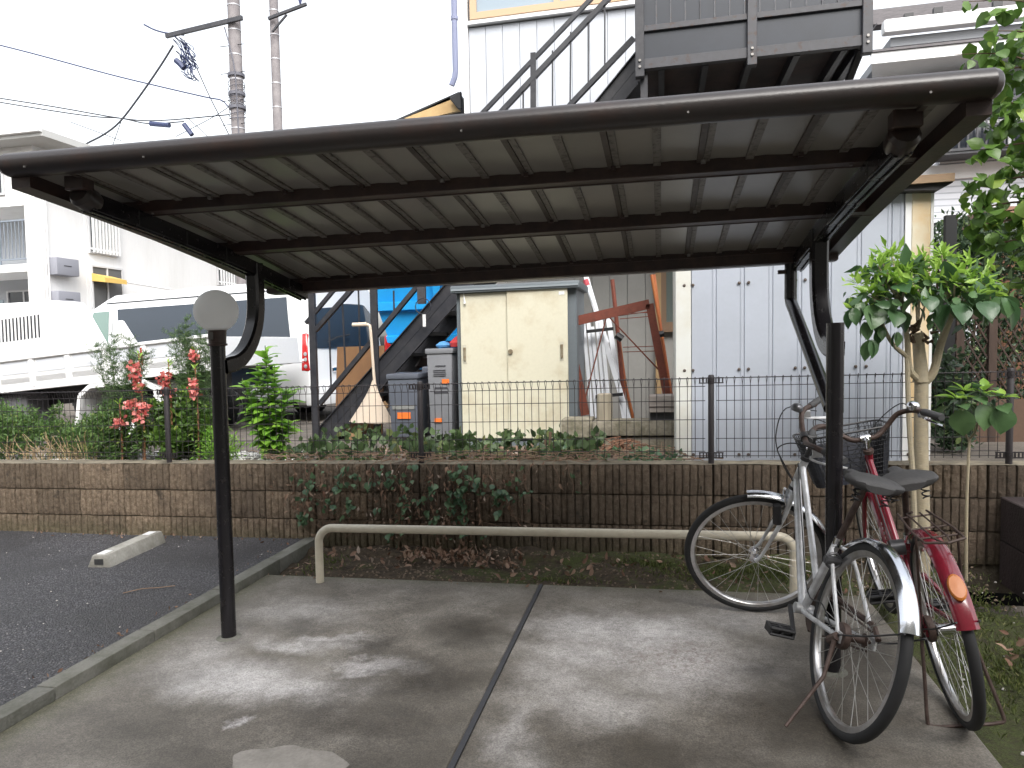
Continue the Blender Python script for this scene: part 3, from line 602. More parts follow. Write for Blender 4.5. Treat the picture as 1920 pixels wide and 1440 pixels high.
for z in (1.2, 3.95):
    for xx in (AX-1.35, AX-3.6):
        d = MB().box((xx, AY+1.49, z+0.02), (xx+0.85, AY+1.528, z+2.0)).build('door', mat('pale_door', (0.36, 0.42, 0.47), rough=0.5), ap)
        MB().tube([(xx+0.72, AY+1.46, z+0.95), (xx+0.72, AY+1.46, z+1.15)], 0.015, 6).build('handle', m_bolt, d)
        for k in (0.12, 0.28): MB().box((xx+k, AY+1.475, z+1.05), (xx+k+0.10, AY+1.489, z+1.13)).build('letter_slot', m_grey, d)
    for k in (0.0, 0.09): MB().box((AX-0.55+k-0.05, AY+1.44, z+1.65), (AX-0.55+k, AY+1.528, z+1.9)).build('gas_meter', m_grey, ap)
def window(parent, a, b, frame=0.05, split=1, bars=0, axis='x', out=-1, bm_=None, gm=None, fm=None):
    """window in a wall: a,b opposite corners in the wall plane; frame, panes and optional bars"""
    (x0, y0, z0), (x1, y1, z1) = a, b; fm = fm or m_frame; gm = gm or m_glassd
    def bx(u0, u1, w0, w1, d0, d1):
        return MB().box((u0, y0+min(d0, d1), w0), (u1, y0+max(d0, d1), w1)) if axis == 'x' else MB().box((x0+min(d0, d1), u0, w0), (x0+max(d0, d1), u1, w1))
    u0, u1 = (x0, x1) if axis == 'x' else (y0, y1)
    mb = MB()
    for q in ((u0, u1, z0, z0+frame), (u0, u1, z1-frame, z1), (u0, u0+frame, z0+frame, z1-frame), (u1-frame, u1, z0+frame, z1-frame)):
        t = bx(*q, out*0.005, out*0.06); mb.add(t.v, t.f)
    for k in range(1, split+1 if split > 1 else 1):
        if k < split:
            c_ = u0+(u1-u0)*k/split; t = bx(c_-frame*0.45, c_+frame*0.45, z0+frame, z1-frame, out*0.005, out*0.05); mb.add(t.v, t.f)
    wnd = mb.build('window', fm, parent)
    for k in range(split):
        c0 = u0+(u1-u0)*k/split; c1 = u0+(u1-u0)*(k+1)/split
        t = bx(c0+frame*0.5, c1-frame*0.5, z0+frame*0.9, z1-frame*0.9, out*0.012, out*0.022+out*0.008*k); t.build('pane', gm, wnd)
    for k in range(bars):
        c_ = u0+(u1-u0)*(k+0.5)/bars; t = bx(c_-0.03, c_+0.03, z0+0.02, z1-0.02, out*0.12, out*0.16); t.build('bar', bm_ or m_frame, wnd)
    if bars:
        for zz in (z0+0.1, z1-0.14): bx(u0-0.03, u1+0.03, zz, zz+0.05, out*0.10, out*0.12).build('crossbar', bm_ or m_frame, wnd)
    return wnd
XF = AX
window(ap, (XF, 17.70, 4.40), (XF, 18.80, 5.60), bars=9, axis='y', out=1, bm_=m_white)
window(ap, (XF, 17.72, 2.45), (XF, 18.95, 4.08), split=2, axis='y', out=1, gm=mat('dim_room', (0.10, 0.10, 0.10), rough=0.5))
window(ap, (XF, 23.7, 3.95), (XF, 25.3, 4.65), bars=10, axis='y', out=1, bm_=m_white)
window(ap, (AX-2.6, AY+1.53, 2.5), (AX-1.45, AY+1.53, 3.45), split=2, out=-1)
window(ap, (AX-3.3, AY-0.001, 5.75), (AX-0.9, AY-0.001, 6.35), split=3, out=-1)
for z in (2.78, 3.66):
    bx_ = MB().box((XF+0.01, 16.27, z), (XF+0.30, 17.02, z+0.46)).build('boiler_box', mat('boiler_grey', (0.24, 0.245, 0.28), rough=0.5, var=0.05), ap, bevel=0.03, seg=2)
    MB().box((XF+0.303, 16.5, z+0.24), (XF+0.308, 16.75, z+0.26)).build('nameplate', m_grey, bx_)
    MB().box((XF+0.08, 17.023, z+0.25), (XF+0.22, 17.03, z+0.40)).build('vent', m_grey, bx_)
mb = MB()
for yy in (16.16, 16.24): mb.tube([(XF+0.07, yy, 0.3), (XF+0.07, yy, 6.85)], 0.022, 6)
mb.build('pipes', m_white, ap)
MB().tube([(XF-0.5, AY-0.56, 7.0), (XF-0.9, AY-0.2, 6.6), (XF-0.9, AY+1.4, 6.4)], 0.04, 6).build('drain_elbow', m_white, ap)
aw = thing('window_awning', 'yellow cloth awning with a white arm sticking out of the apartment window', 'awning', (XF+0.1, 18.0, 3.6))
MB().hexa([(XF+0.07, 17.70, 3.62), (XF+0.07, 18.55, 3.62), (XF+0.5, 18.55, 3.56), (XF+0.5, 17.70, 3.56)], [(XF+0.07, 17.70, 3.84), (XF+0.07, 18.55, 3.80), (XF+0.5, 18.55, 3.68), (XF+0.5, 17.70, 3.70)]).build('canopy', mat('yellow_cloth', (0.62, 0.42, 0.12), rough=0.9), aw)
MB().tube([(XF+0.35, 18.5, 3.66), (XF+0.9, 19.9, 3.50)], 0.035, 6).build('arm', m_white, aw)
# tv mast on the roof
an = thing('roof_mast', 'thin bent white antenna mast standing on the apartment roof edge', 'antenna', (AX-0.7, AY+1, 7.1))
MB().tube([(AX-0.6, AY+0.8, 7.02), (AX-0.9, AY+0.7, 7.6), (AX-0.95, AY+0.7, 8.0), (AX-1.15, AY+0.7, 8.15), (AX-1.6, AY+0.7, 8.15)], 0.03, 6).build('mast', m_white, an)

# ------------------------------------------------------------------ utility poles and wires
m_pc = mat('pole_concrete', (0.17, 0.155, 0.16), rough=0.85, col2=(0.27, 0.25, 0.25), scale=3, amt=0.6, var=0.1)
m_wire = mat('wire_black', (0.02, 0.022, 0.03), rough=0.6)
def upole(x, y, r0, r1, label, z1=16):
    t = thing('utility_pole', label, 'utility pole', (x, y, 0), 'utility poles beyond the shelter')
    MB().tube([(x, y, -0.3), (x, y, z1)], [r0, r1], 20).build('shaft', m_pc, t)
    mb = MB()
    for k in range(14): z = 6.0+0.72*k; mb.tube([(x, y, z), (x, y, z+0.03)], r0+(r1-r0)*z/z1+0.008, 20)
    mb.build('band', mat('band_steel', (0.45, 0.45, 0.47), rough=0.5, metal=0.5), t); return t
p1_ = upole(-12.42, 20, 0.235, 0.16, 'thicker grey concrete utility pole wrapped with cables')
p2_ = upole(-11.45, 20.6, 0.165, 0.12, 'thinner grey concrete utility pole with a crossarm reaching right')
MB().bar((-12.0, 19.75, 11.28), (-14.55, 19.75, 11.05), 0.09, 0.12).build('crossarm', m_grey, p1_)
mb = MB()
for z in (9.7, 9.15, 8.75): mb.tube([(-12.42, 20, z), (-12.42, 20, z+0.09)], 0.25, 16)
for k in range(10): z = 8.5+0.11*k; mb.tube([V(-12.42+0.24*math.cos(a), 20+0.24*math.sin(a), z+0.06*math.sin(a+k)) for a in [R(q) for q in range(0, 360, 24)]], 0.012, 4, closed=True)
mb.tube(spline([(-12.62, 19.80, 11.1), (-12.40, 19.72, 10.4), (-12.28, 19.73, 9.6), (-12.25, 19.74, 8.0), (-12.22, 19.74, 6.0)]), 0.02, 5)
mb.build('cable_straps', mat('strap_grey', (0.10, 0.10, 0.12), rough=0.6), p1_)
for z in (8.3, 9.0, 9.8, 10.6): MB().tube([(-12.42-0.45, 19.9, z), (-12.42+0.35, 19.9, z)], 0.012, 4).build('step_bolt', m_grey, p1_)
MB().bar((-11.5, 20.35, 11.45), (-10.25, 20.35, 11.72), 0.08).build('crossarm', m_grey, p2_); MB().bar((-11.4, 20.36, 11.05), (-10.9, 20.36, 11.50), 0.05).build('brace', m_grey, p2_)
MB().tube([(-10.45, 20.35, 11.75), (-10.45, 20.35, 11.95), (-10.45, 20.35, 12.6)], [0.03, 0.08, 0.05], 8).build('insulator', mat('insulator_blue', (0.03, 0.04, 0.12), rough=0.3), p2_)
def U(px, py, y):       # sighting angles to a point on the vertical plane at distance y
    d = fw+rt2*((px-960)/1353)-up2*((py-720)/1353); t = y/d.y; p = d*t; return V(p.x, p.y, 1.4+p.z-K*p.x)
def wire(label, pts, r=0.02, y=20, cat='cable', n=5, m=None):
    mb = MB()
    for q in (pts if isinstance(pts[0], list) else [pts]): mb.tube(spline([U(a, b_, y) for a, b_ in q], 4), r, n)
    o = mb.build('overhead_cable', m or m_wire, loc=U(*((pts[0] if isinstance(pts[0], list) else pts)[0]), y)); return tag(o, label, cat, 'overhead cables')
m_wb = mat('wire_blue', (0.025, 0.035, 0.09), rough=0.5)
wire('thick black cable sagging from upper left sky to the thicker pole', [(-60, 70), (60, 100), (200, 138), (290, 160), (385, 182), (415, 188), (428, 200)], 0.022, m=m_wb)
wire('upper of two thin wires meeting the pole low down at left', [(-60, 175), (100, 200), (228, 222), (300, 226), (430, 215)], 0.02)
wire('lower of two thin wires meeting the pole low down at left', [(-60, 182), (100, 208), (180, 219), (228, 222), (280, 232), (345, 228)], 0.02)
wire('bent cable running from the crossarm down to the apartment roof', [(325, 85), (300, 125), (262, 180), (225, 228), (195, 252), (163, 269), (150, 280)], 0.03)
wire('thin guy wire dropping from the crossarm towards the shelter roof', [(345, 75), (370, 130), (395, 185), (428, 250), (450, 300)], 0.016)
wire('thin wires fanning out behind the shelter beam at left', [[(130, 228), (190, 250), (228, 264)], [(228, 225), (215, 262), (205, 290)], [(330, 256), (395, 222), (430, 200)], [(350, 220), (384, 250), (400, 270)]], 0.012)
wire('thin wire stub at the end of the left crossarm', [(270, 46), (290, 56), (312, 62), (345, 66)], 0.025, m=m_wb)
cp = thing('cable_closure', 'dark splice box hanging in the low wires left of the pole', 'splice box', U(300, 233, 20))
MB().tube([U(282, 232, 20), U(318, 235, 20)], 0.075, 8).build('body', m_wb, cp)
cp = thing('cable_closure', 'dark splice box tilted steeply just above the shelter beam', 'splice box', U(352, 240, 20))
MB().tube([U(345, 233, 20), U(360, 253, 20)], 0.075, 8).build('body', m_wb, cp)
cp = thing('cable_tangle', 'tangled loops of black cable hanging below the crossarm', 'cable tangle', U(345, 110, 20))
mb = MB(); rr = random.Random(3)
for k in range(16):
    c_ = U(348+rr.uniform(-12, 12), 112+rr.uniform(-22, 18), 19.8); a_ = rr.uniform(0.15, 0.4); e_ = rr.uniform(0, 3)
    mb.tube([c_+V(math.cos(t+e_)*a_*0.6, 0.1*math.sin(3*t), math.sin(t)*a_) for t in [R(q) for q in range(0, 320, 15)]], 0.014, 4)
mb.tube([U(330, 113, 19.8), U(338, 120, 19.8), U(345, 128, 19.8)], 0.09, 6); mb.build('loops', m_wb, cp)

# ------------------------------------------------------------------ vehicles
m_van = mat('van_white', (0.80, 0.81, 0.82), rough=0.22, coat=0.5, var=0.03)
m_tyre = mat('tyre_rubber', (0.014, 0.014, 0.015), rough=0.75, var=0.3, bscale=40)
m_rim = mat('alloy', (0.45, 0.46, 0.48), rough=0.3, metal=0.9)
m_red = mat('lamp_red', (0.48, 0.02, 0.02), rough=0.12, coat=0.5)
m_blk = mat('black_plastic', (0.018, 0.018, 0.02), rough=0.5)
m_vgl = mat('van_glass', (0.030, 0.040, 0.055), rough=0.04, spec=0.6)
def van(label, T, L=5.38, W=1.88, H=2.08, side=True, emblem=True, name='parked_van'):
    """local frame: x from rear to nose, y to the vehicle's left side, z up from the ground"""
    org = T((L*0.5, 0, 0)); t = thing(name, label, 'van', org, 'vans parked beyond the fence')
    hw = W/2
    sec = [(0.90, 0.30), (0.965, 0.36), (0.995, 0.62), (1.0, 0.90), (0.985, 1.10), (0.93, 1.55), (0.885, 1.80), (0.83, 1.92), (0.66, 2.0), (0.33, 2.045), (0, 2.055)]
    zs = H/2.08
    def yy(z):
        for (a, z0), (b_, z1) in zip(sec[:-1], sec[1:]):
            if z <= z1*zs: return hw*(a+(b_-a)*max(0, (z-z0*zs))/((z1-z0)*zs))
        return 0
    h9 = H/2.08
    stn = [(0.0, 1), (0.03, 1), (0.1, 1), (0.5, 1), (L-1.55, 1), (L-1.3, 0.99), (L-0.95, 0.86), (L-0.55, 0.62), (L-0.35, 0.50), (L-0.12, 0.43), (L, 0.36)]
    rows = []
    for i, (x, hh) in enumerate(stn):
        row = []
        zmax = 2.055*zs*hh
        ins = 0.10 if i == 0 else (0.03 if i == 1 else 0)
        for a, z in sec:
            z2 = min(z*zs, zmax); ww = hw*a*(0.93 if i == len(stn)-1 else 1)-(ins*0.4)
            xx = x
            if i < 4 and z > 1.05: xx += (z-1.05)*0.13*(1 if i < 3 else 0)
            row.append((xx, max(0, ww) if a > 0 else 0, z2-(ins*0.2 if z > 1.9 else 0)))
        row = [(p[0], -p[1], p[2]) for p in row]+[p for p in row[::-1][1:]]
        rows.append(row)
    mb = MB(T).grid(rows); q = len(rows[0])
    mb.add(rows[0], [tuple(range(q))]); mb.add(rows[-1], [tuple(range(q))[::-1]]); mb.add([rows[0][0], rows[0][-1], rows[-1][-1], rows[-1][0]], [(0, 1, 2, 3)])
    body = mb.build('body', m_van, t, sharp=32)
    S = (1, -1)
    for s_ in S:
        def P(x, z, o=0.006): return (x, s_*(yy(z)+o), z)
        def panel(nm, poly, m_, o=0.006, par=None):
            # polygon on the side surface split at the shoulder so that it follows the body
            mb = MB(T); mb.add([P(x, z, o) for x, z in poly]+[P(x, z, o-0.02) for x, z in poly], [tuple(range(len(poly)))]+[(i, (i+1) % len(poly), len(poly)+(i+1) % len(poly), len(poly)+i) for i in range(len(poly))])
            return mb.build(nm, m_, par or t)
        def strip(nm, xs, z0, z1, m_, o=0.006, par=None, n_=5):
            mb = MB(T); mb.grid([[P(a_+(b_-a_)*k/n_, z0+(z1-z0)*k/n_, o) for k in range(n_+1)] for a_, b_ in xs]); return mb.build(nm, m_, par or t)
        strip('side_window', [(0.34, 0.46), (1.95, 1.95)], 1.16*zs, 1.76*zs, m_vgl, 0.008)
        strip('side_window', [(1.965, 1.965), (L-1.75, L-1.62)], 1.16*zs, 1.76*zs, m_vgl, 0.008)
        strip('door_window', [(L-1.45, L-1.42), (L-0.80, L-1.02)], 1.12*zs, 1.74*zs, mat('cab_glass', (0.16, 0.24, 0.21), rough=0.05, spec=0.8), 0.008)
        strip('roof_drip', [(0.12, 0.12), (L-1.3, L-1.3)], 1.855*zs, 1.875*zs, m_blk, 0.006, n_=1)
        for xg in (1.955, L-1.53): strip('door_gap', [(xg, xg), (xg+0.012, xg+0.012)], 0.45, 1.80*zs, m_blk, 0.004)
        strip('door_gap', [(0.1, 0.1), (L-0.9, L-0.9)], 0.955, 0.965, mat('gap_grey', (0.3, 0.3, 0.31), rough=0.5), 0.004, n_=1)
        strip('sill', [(0.3, 0.3), (L-0.5, L-0.5)], 0.33, 0.40, m_blk, 0.006, n_=1)
        h_ = MB(T); h_.box((2.0, s_*(hw+0.005)-0.02, 1.0), (2.2, s_*(hw+0.005)+0.02, 1.035)); h_.build('door_handle', m_van, t, bevel=0.006)
        for xw in ((1.5, L-0.85) if L > 5 else (0.98, L-1.0)):
            # flat dark disc painting the shade of the wheel well, tyre and wheel
            mb = MB(T); rA = 0.385; cz = 0.335
            o_ = [(xw+rA*math.cos(a), s_*(hw*0.995+0.004), max(0.30, cz+rA*math.sin(a))) for a in [R(k) for k in range(-6, 187, 12)]]
            o2 = [(p[0], p[1]-s_*0.06, p[2]) for p in o_]; k_ = len(o_)
            mb.add(o_+o2, [tuple(range(k_))]); mb.build('arch_shade_disc', m_blk, t)
            wh = MB(T).lathe([(0.2, -0.02), (0.325, -0.02), (0.335, 0.0), (0.335, 0.16), (0.32, 0.19), (0.25, 0.195), (0.215, 0.185)], (xw, s_*(hw-0.17), 0.335), (0, s_, 0), 32).build('wheel', m_tyre, t)
            MB(T).lathe([(0.218, 0.0), (0.218, 0.188), (0.205, 0.190), (0.19, 0.16), (0.10, 0.15), (0.05, 0.175), (0.0, 0.175)], (xw, s_*(hw-0.17), 0.335), (0, s_, 0), 24).build('rim', m_rim, wh)
            mb = MB(T)
            for k in range(6):
                a = 2*PI*k/6; mb.bar((xw+0.05*math.cos(a), s_*(hw-0.005), 0.335+0.05*math.sin(a)), (xw+0.2*math.cos(a), s_*(hw+0.0), 0.335+0.2*math.sin(a)), 0.05, 0.02, (0, 1, 0))
            mb.build('wheel_spokes', m_rim, wh)
        # tail lamp wraps the rear corner
        mb = MB(T); 
        mb.hexa([(-0.022, s_*(hw*0.99-0.14), 0.83), (0.02, s_*(hw+0.006), 0.83), (0.15, s_*(hw+0.006), 0.83), (0.15, s_*(hw-0.18), 0.83)], [(0.02, s_*(hw*0.97-0.12), 1.38), (0.05, s_*(hw*0.975+0.006), 1.38), (0.14, s_*(hw*0.975+0.006), 1.38), (0.14, s_*(hw*0.95-0.17), 1.38)])
        tl_ = mb.build('tail_lamp', m_red, t, bevel=0.015, fix=True)
        for z in (0.90, 1.0, 1.08): MB(T).lathe([(0, 0.008), (0.028, 0.006), (0.03, 0)], (0.06, s_*(hw+0.006), z), (0, s_, 0), 10).build('clear_lens', mat('lens_clear', (0.7, 0.7, 0.7), rough=0.1, metal=0.6), tl_)
        MB(T).box((L-1.05, s_*(hw+0.02), 1.15), (L-0.9, s_*(hw+0.20), 1.45)).build('mirror', m_blk, t, bevel=0.03, seg=2)
    # rear: gate glass, garnish, emblem, bumper
    def rx(z): return (z-1.05)*0.13 if z > 1.05 else 0
    mb = MB(T); w1, w0 = hw*0.78, hw*0.86
    mb.hexa([(rx(1.16)-0.012, w0, 1.16), (rx(1.16)-0.012, -w0, 1.16), (rx(1.16)+0.02, -w0, 1.16), (rx(1.16)+0.02, w0, 1.16)], [(rx(1.85)-0.012, w1, 1.85), (rx(1.85)-0.012, -w1, 1.85), (rx(1.85)+0.02, -w1, 1.85), (rx(1.85)+0.02, w1, 1.85)]); mb.build('rear_window', m_vgl, t, bevel=0.02, seg=2)
    MB(T).box((-0.03, -0.42, 0.80), (0.02, 0.42, 0.87)).build('plate_garnish', mat('chrome', (0.6, 0.6, 0.62), rough=0.12, metal=1.0), t, bevel=0.012)
    MB(T).box((-0.018, -0.17, 0.62), (0.0, 0.17, 0.79)).build('number_plate', m_white, t)
    if emblem:
        mb = MB(T)
        for a_, b_ in ((0.062, 0.042), (0.026, 0.040)): mb.tube([(-0.012, a_*math.cos(t_), 1.01+b_*math.sin(t_)) for t_ in [2*PI*k/16 for k in range(16)]], 0.006, 5, closed=True)
        mb.build('emblem', mat('chrome', (0, 0, 0)), t)
    MB(T).box((-0.10, -hw*0.97, 0.32), (0.12, hw*0.97, 0.60)).build('bumper', m_van, t, bevel=0.04, seg=2)
    MB(T).tube([(-0.05, 0.55, 1.25), (-0.03, 0.3, 1.32), (-0.03, 0.0, 1.36)], 0.012, 5).build('wiper', m_blk, t)
    MB(T).box((0.05, -0.45, 1.99*zs), (0.35, 0.45, 2.075*zs)).build('roof_spoiler', m_van, t, bevel=0.02)
    return t
def vframe(P0, hd, tilt=0.0):
    c, s_ = math.cos(hd), math.sin(hd); ct, st_ = math.cos(tilt), math.sin(tilt)
    def T(p):
        x, y, z = p; x2 = x*ct+z*st_; z2 = -x*st_+z*ct
        return (P0[0]+c*x2-s_*y, P0[1]+s_*x2+c*y, P0[2]+z2)
    return T
hd = R(180-13)      # nose to the left and away; the left side faces the camera
# near rear corner stands at (-4.9, 9.65): local (0, +W/2)
W_ = 1.84; T1 = vframe((-4.98-(-math.sin(hd)*W_/2), 9.62-(math.cos(hd)*W_/2), 0.30), hd)
van('long white van with dark side windows, its grey shaded tailgate beside the steel stair', T1, W=W_, L=5.75, H=2.28)
T2 = vframe((-4.1, 12.6, 0.28), R(180-70)); van('second white van half hidden behind the steel stair and the blue skip', T2, L=4.7, W=1.7, H=1.95, side=True)

# white tipper truck in front of the van, on a slope
tk = thing('tipper_truck', 'white tipper truck with a louvred engine cover parked before the white van', 'truck', (-8, 8.6, 0.35))
TT = vframe((-4.95, 8.35, 0.40), R(180-3), R(4.0))
def TB(p): return TT(p)
m_tr = mat('truck_white', (0.80, 0.80, 0.80), rough=0.4, var=0.04, coat=0.2); m_trs = mat('truck_recess', (0.60, 0.62, 0.66), rough=0.5)
MB(TB).box((0.0, -0.9, 0.93), (5.2, 0.9, 1.0)).build('bed_floor', m_tr, tk)
MB(TB).box((0.0, 0.86, 0.86), (5.2, 0.90, 1.22)).build('side_board', m_tr, tk, bevel=0.005)
MB(TB).box((0.0, -0.90, 0.86), (5.2, -0.86, 1.22)).build('side_board', m_tr, tk)
MB(TB).box((-0.04, -0.9, 0.86), (-0.001, 0.9, 1.22)).build('tail_board', m_tr, tk, bevel=0.005)
MB(TB).box((-0.02, 0.84, 1.215), (5.2, 0.935, 1.255)).build('top_rail', m_tr, tk, bevel=0.008)
MB(TB).box((0.0, 0.87, 0.83), (5.2, 0.925, 0.87)).build('bottom_rail', m_tr, tk, bevel=0.006)
for k in range(9): MB(TB).box((0.32+0.56*k, 0.903, 0.875), (0.39+0.56*k, 0.93, 1.21)).build('side_rib', m_tr, tk)
for k in range(8): MB(TB).box((0.42+0.56*k, 0.902, 1.05), (0.85+0.56*k, 0.906, 1.20)).build('side_recess', m_trs, tk)
MB(TB).hexa([(1.08, 0.80, 1.26), (1.38, 0.80, 1.26), (1.38, 0.86, 1.26), (1.08, 0.86, 1.26)], [(1.25, 0.80, 1.55), (1.35, 0.80, 1.55), (1.35, 0.86, 1.55), (1.25, 0.86, 1.55)]).build('hinge_hook', m_tr, tk, bevel=0.012)
MB(TB).box((0.93, 0.93, 0.98), (0.95, 0.937, 1.19)).build('red_marker', m_red, tk)
# louvred cover
mb = MB(TB); mb.hexa([(1.98, 0.1, 1.0), (5.6, -0.3, 1.0), (5.6, 0.82, 1.0), (1.98, 0.82, 1.0)], [(2.28, 0.3, 1.92), (5.6, -0.1, 2.16), (5.6, 0.76, 2.16), (2.28, 0.76, 1.92)]); mb.build('engine_cover', m_tr, tk, bevel=0.06, seg=3)
for k in range(22):
    x = 2.55+0.058*k; mb = MB(TB); mb.hexa([(x, 0.786, 1.48), (x+0.02, 0.786, 1.48), (x+0.02, 0.797, 1.48), (x, 0.797, 1.48)], [(x, 0.767, 1.77), (x+0.02, 0.767, 1.77), (x+0.02, 0.779, 1.77), (x, 0.779, 1.77)]); mb.build('louvre_slot', m_grey, tk)
# chassis and running gear
MB(TB).box((0.1, -0.45, 0.62), (6.4, 0.45, 0.84)).build('chassis', m_blk, tk)
MB(TB).box((2.9, 0.35, 0.35), (3.9, 0.80, 0.80)).build('tank', mat('tank_grey', (0.12, 0.12, 0.13), rough=0.5), tk, bevel=0.04)
for xw in (1.35, 4.9):
    for s_ in (1, -1):
        wh = MB(TB).lathe([(0.2, -0.02), (0.36, -0.02), (0.38, 0.02), (0.38, 0.20), (0.36, 0.23), (0.22, 0.22)], (xw, s_*0.66, 0.36), (0, s_, 0), 28).build('wheel', m_tyre, tk)
        MB(TB).lathe([(0.225, 0.0), (0.225, 0.21), (0.2, 0.21), (0.17, 0.12), (0.06, 0.12), (0.05, 0.2), (0, 0.2)], (xw, s_*0.66, 0.36), (0, s_, 0), 20).build('rim', m_white, wh)
mb = MB(TB)
mb.grid([[(x, y, z) for y in (0.45, 0.93)] for x, z in ((0.70, 0.40), (0.80, 0.70), (0.98, 0.80), (1.72, 0.80), (1.88, 0.70), (2.0, 0.25))]); mb.grid([[(x, y, z) for y in (0.93, 0.90)] for x, z in ((0.70, 0.40), (0.80, 0.70), (0.98, 0.80), (1.72, 0.80), (1.88, 0.70), (2.0, 0.25))])
for (x, z), (x2, z2) in zip(((0.70, 0.40), (0.80, 0.70), (0.98, 0.80), (1.72, 0.80), (1.88, 0.70)), ((0.80, 0.70), (0.98, 0.80), (1.72, 0.80), (1.88, 0.70), (2.0, 0.25))): mb.bar((x, 0.93, z), (x2, 0.93, z2), 0.05, 0.045, (0, 1, 0))
mb.build('mudguard', m_tr, tk)
mb = MB(TB); mb.hexa([(5.75, -0.88, 0.45), (7.2, -0.88, 0.45), (7.2, 0.88, 0.45), (5.75, 0.88, 0.45)], [(5.75, -0.82, 2.05), (6.9, -0.82, 2.05), (6.9, 0.82, 2.05), (5.75, 0.82, 2.05)]); mb.build('cab', m_tr, tk, bevel=0.08, seg=3)
mb = MB(TB); mb.hexa([(6.0, 0.865, 1.2), (6.85, 0.865, 1.2), (6.85, 0.875, 1.2), (6.0, 0.875, 1.2)], [(6.0, 0.84, 1.85), (6.65, 0.84, 1.85), (6.65, 0.85, 1.85), (6.0, 0.85, 1.85)]); mb.build('cab_window', m_vgl, tk)

# blue skip
m_blue = mat('skip_blue', (0.012, 0.26, 0.60), rough=0.35, col2=(0.02, 0.32, 0.66), scale=2, amt=0.5, var=0.08)
sk = thing('blue_skip', 'large bright blue steel skip with flared ribbed sides behind the steel stair', 'skip', (-3.0, 9.8, 0.4))
def skl(z): return 0.10*(2.35-z)/1.0
mb = MB(); prof = [(2.9, 9.3), (2.62, 9.33), (2.60, 9.24), (2.50, 9.24), (2.48, 9.36), (2.02, 9.42), (2.0, 9.33), (1.86, 9.33), (1.84, 9.47), (1.45, 9.58), (1.0, 9.95), (0.75, 10.1)]
prof = [(2.62, 9.33), (2.60, 9.26), (2.52, 9.26), (2.50, 9.36), (2.06, 9.44), (2.04, 9.37), (1.94, 9.37), (1.92, 9.46), (1.60, 9.52), (1.58, 9.45), (1.50, 9.45), (1.48, 9.55), (1.30, 9.62), (0.98, 10.0), (0.75, 10.1)]
mb.grid([[(x0+(2.62-z)*0.28*s_, y, z) for z, y in prof] for x0, s_ in ((-4.02, 1), (-1.2, -1))])
for x0, s_ in ((-4.02, 1), (-1.2, -1)):
    mb.add([(x0+(2.62-z)*0.28*s_, y, z) for z, y in prof]+[(x0+(2.62-z)*0.28*s_, 12.2, z) for z in (0.75, 2.62)], [tuple(range(len(prof)+2))])
mb.build('shell', m_blue, sk, sharp=25)
MB().box((-4.06, 9.22, 2.60), (-1.16, 9.34, 2.70)).build('rim_bar', m_blue, sk, bevel=0.015)
for x in (-3.0, -2.1): MB().hexa([(x+.06, 9.36, 1.0), (x+.16, 9.36, 1.0), (x+.16, 9.95, 1.0), (x+.06, 9.95, 1.0)], [(x, 9.27, 2.55), (x+.10, 9.27, 2.55), (x+.10, 9.6, 2.55), (x, 9.6, 2.55)]).build('side_rib', m_blue, sk)
MB().box((-3.4, 9.7, 0.3), (-1.8, 12.0, 0.76)).build('skid_base', m_blk, sk)

# ------------------------------------------------------------------ metal clad building with steel stair and landing
bd = thing('clad_building', 'pale grey two storey building clad in vertical metal boards behind the stair', 'building', (0, 8.4, 0))
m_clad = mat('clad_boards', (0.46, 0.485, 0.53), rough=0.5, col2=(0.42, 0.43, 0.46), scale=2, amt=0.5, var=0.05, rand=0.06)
m_clad_shade = mat('clad_boards_low_shade', (0.25, 0.245, 0.23), rough=0.55, col2=(0.19, 0.185, 0.175), scale=2, amt=0.5, var=0.05, rand=0.06)  # greyish beige lower boards of the same wall, their shade put into the colour
MB().box((-2.17, 8.36, 0.3), (2.03, 13, 6.6)).build('core', mat('board_gap', (0.20, 0.21, 0.22), rough=0.7), bd)
x = -2.17
for k in range(15):
    w = 0.225 if k % 2 == 0 else 0.095
    w = [0.17, 0.20, 0.165, 0.20][k % 4]*1.0
bx0 = [-2.17+0.20*k for k in range(21)]
for k, x in enumerate(bx0):
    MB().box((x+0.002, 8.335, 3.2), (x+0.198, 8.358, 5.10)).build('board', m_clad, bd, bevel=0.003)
    MB().box((x+0.002, 8.335, 0.45), (x+0.198, 8.358, 3.19)).build('board', m_clad_shade, bd, bevel=0.003)
    if x > -0.1: MB().box((x+0.002, 8.335, 5.12), (x+0.198, 8.358, 6.55)).build('board', m_clad, bd, bevel=0.003)
MB().box((-2.235, 8.30, 0.4), (-2.175, 8.40, 6.6)).build('corner_trim', m_white, bd, bevel=0.005)
MB().box((-2.17, 8.27, 5.115), (-0.1, 8.355, 5.155)).build('sill_flashing', m_white, bd)
m_wood = mat('bronze_frame', (0.50, 0.34, 0.21), rough=0.4)
window(bd, (-2.14, 8.335, 5.17), (-0.12, 8.335, 6.3), frame=0.075, split=2, gm=mat('sky_glass', (0.22, 0.28, 0.33), rough=0.08, spec=0.9), fm=m_wood)
window(bd, (0.0, 8.33, 1.55), (0.85, 8.33, 2.5), frame=0.06, gm=mat('frosted_green', (0.10, 0.12, 0.11), rough=0.3), fm=mat('brown_frame', (0.16, 0.10, 0.06), rough=0.5))
MB().box((0.0, 8.24, 1.50), (0.5, 8.33, 1.56)).build('sill', mat('brown_frame', (0, 0, 0)), bd)
MB().box((-0.06, 8.26, 0.45), (0.005, 8.334, 3.0)).build('brown_pipe', mat('ochre_board', (0.30, 0.20, 0.10), rough=0.6), bd)
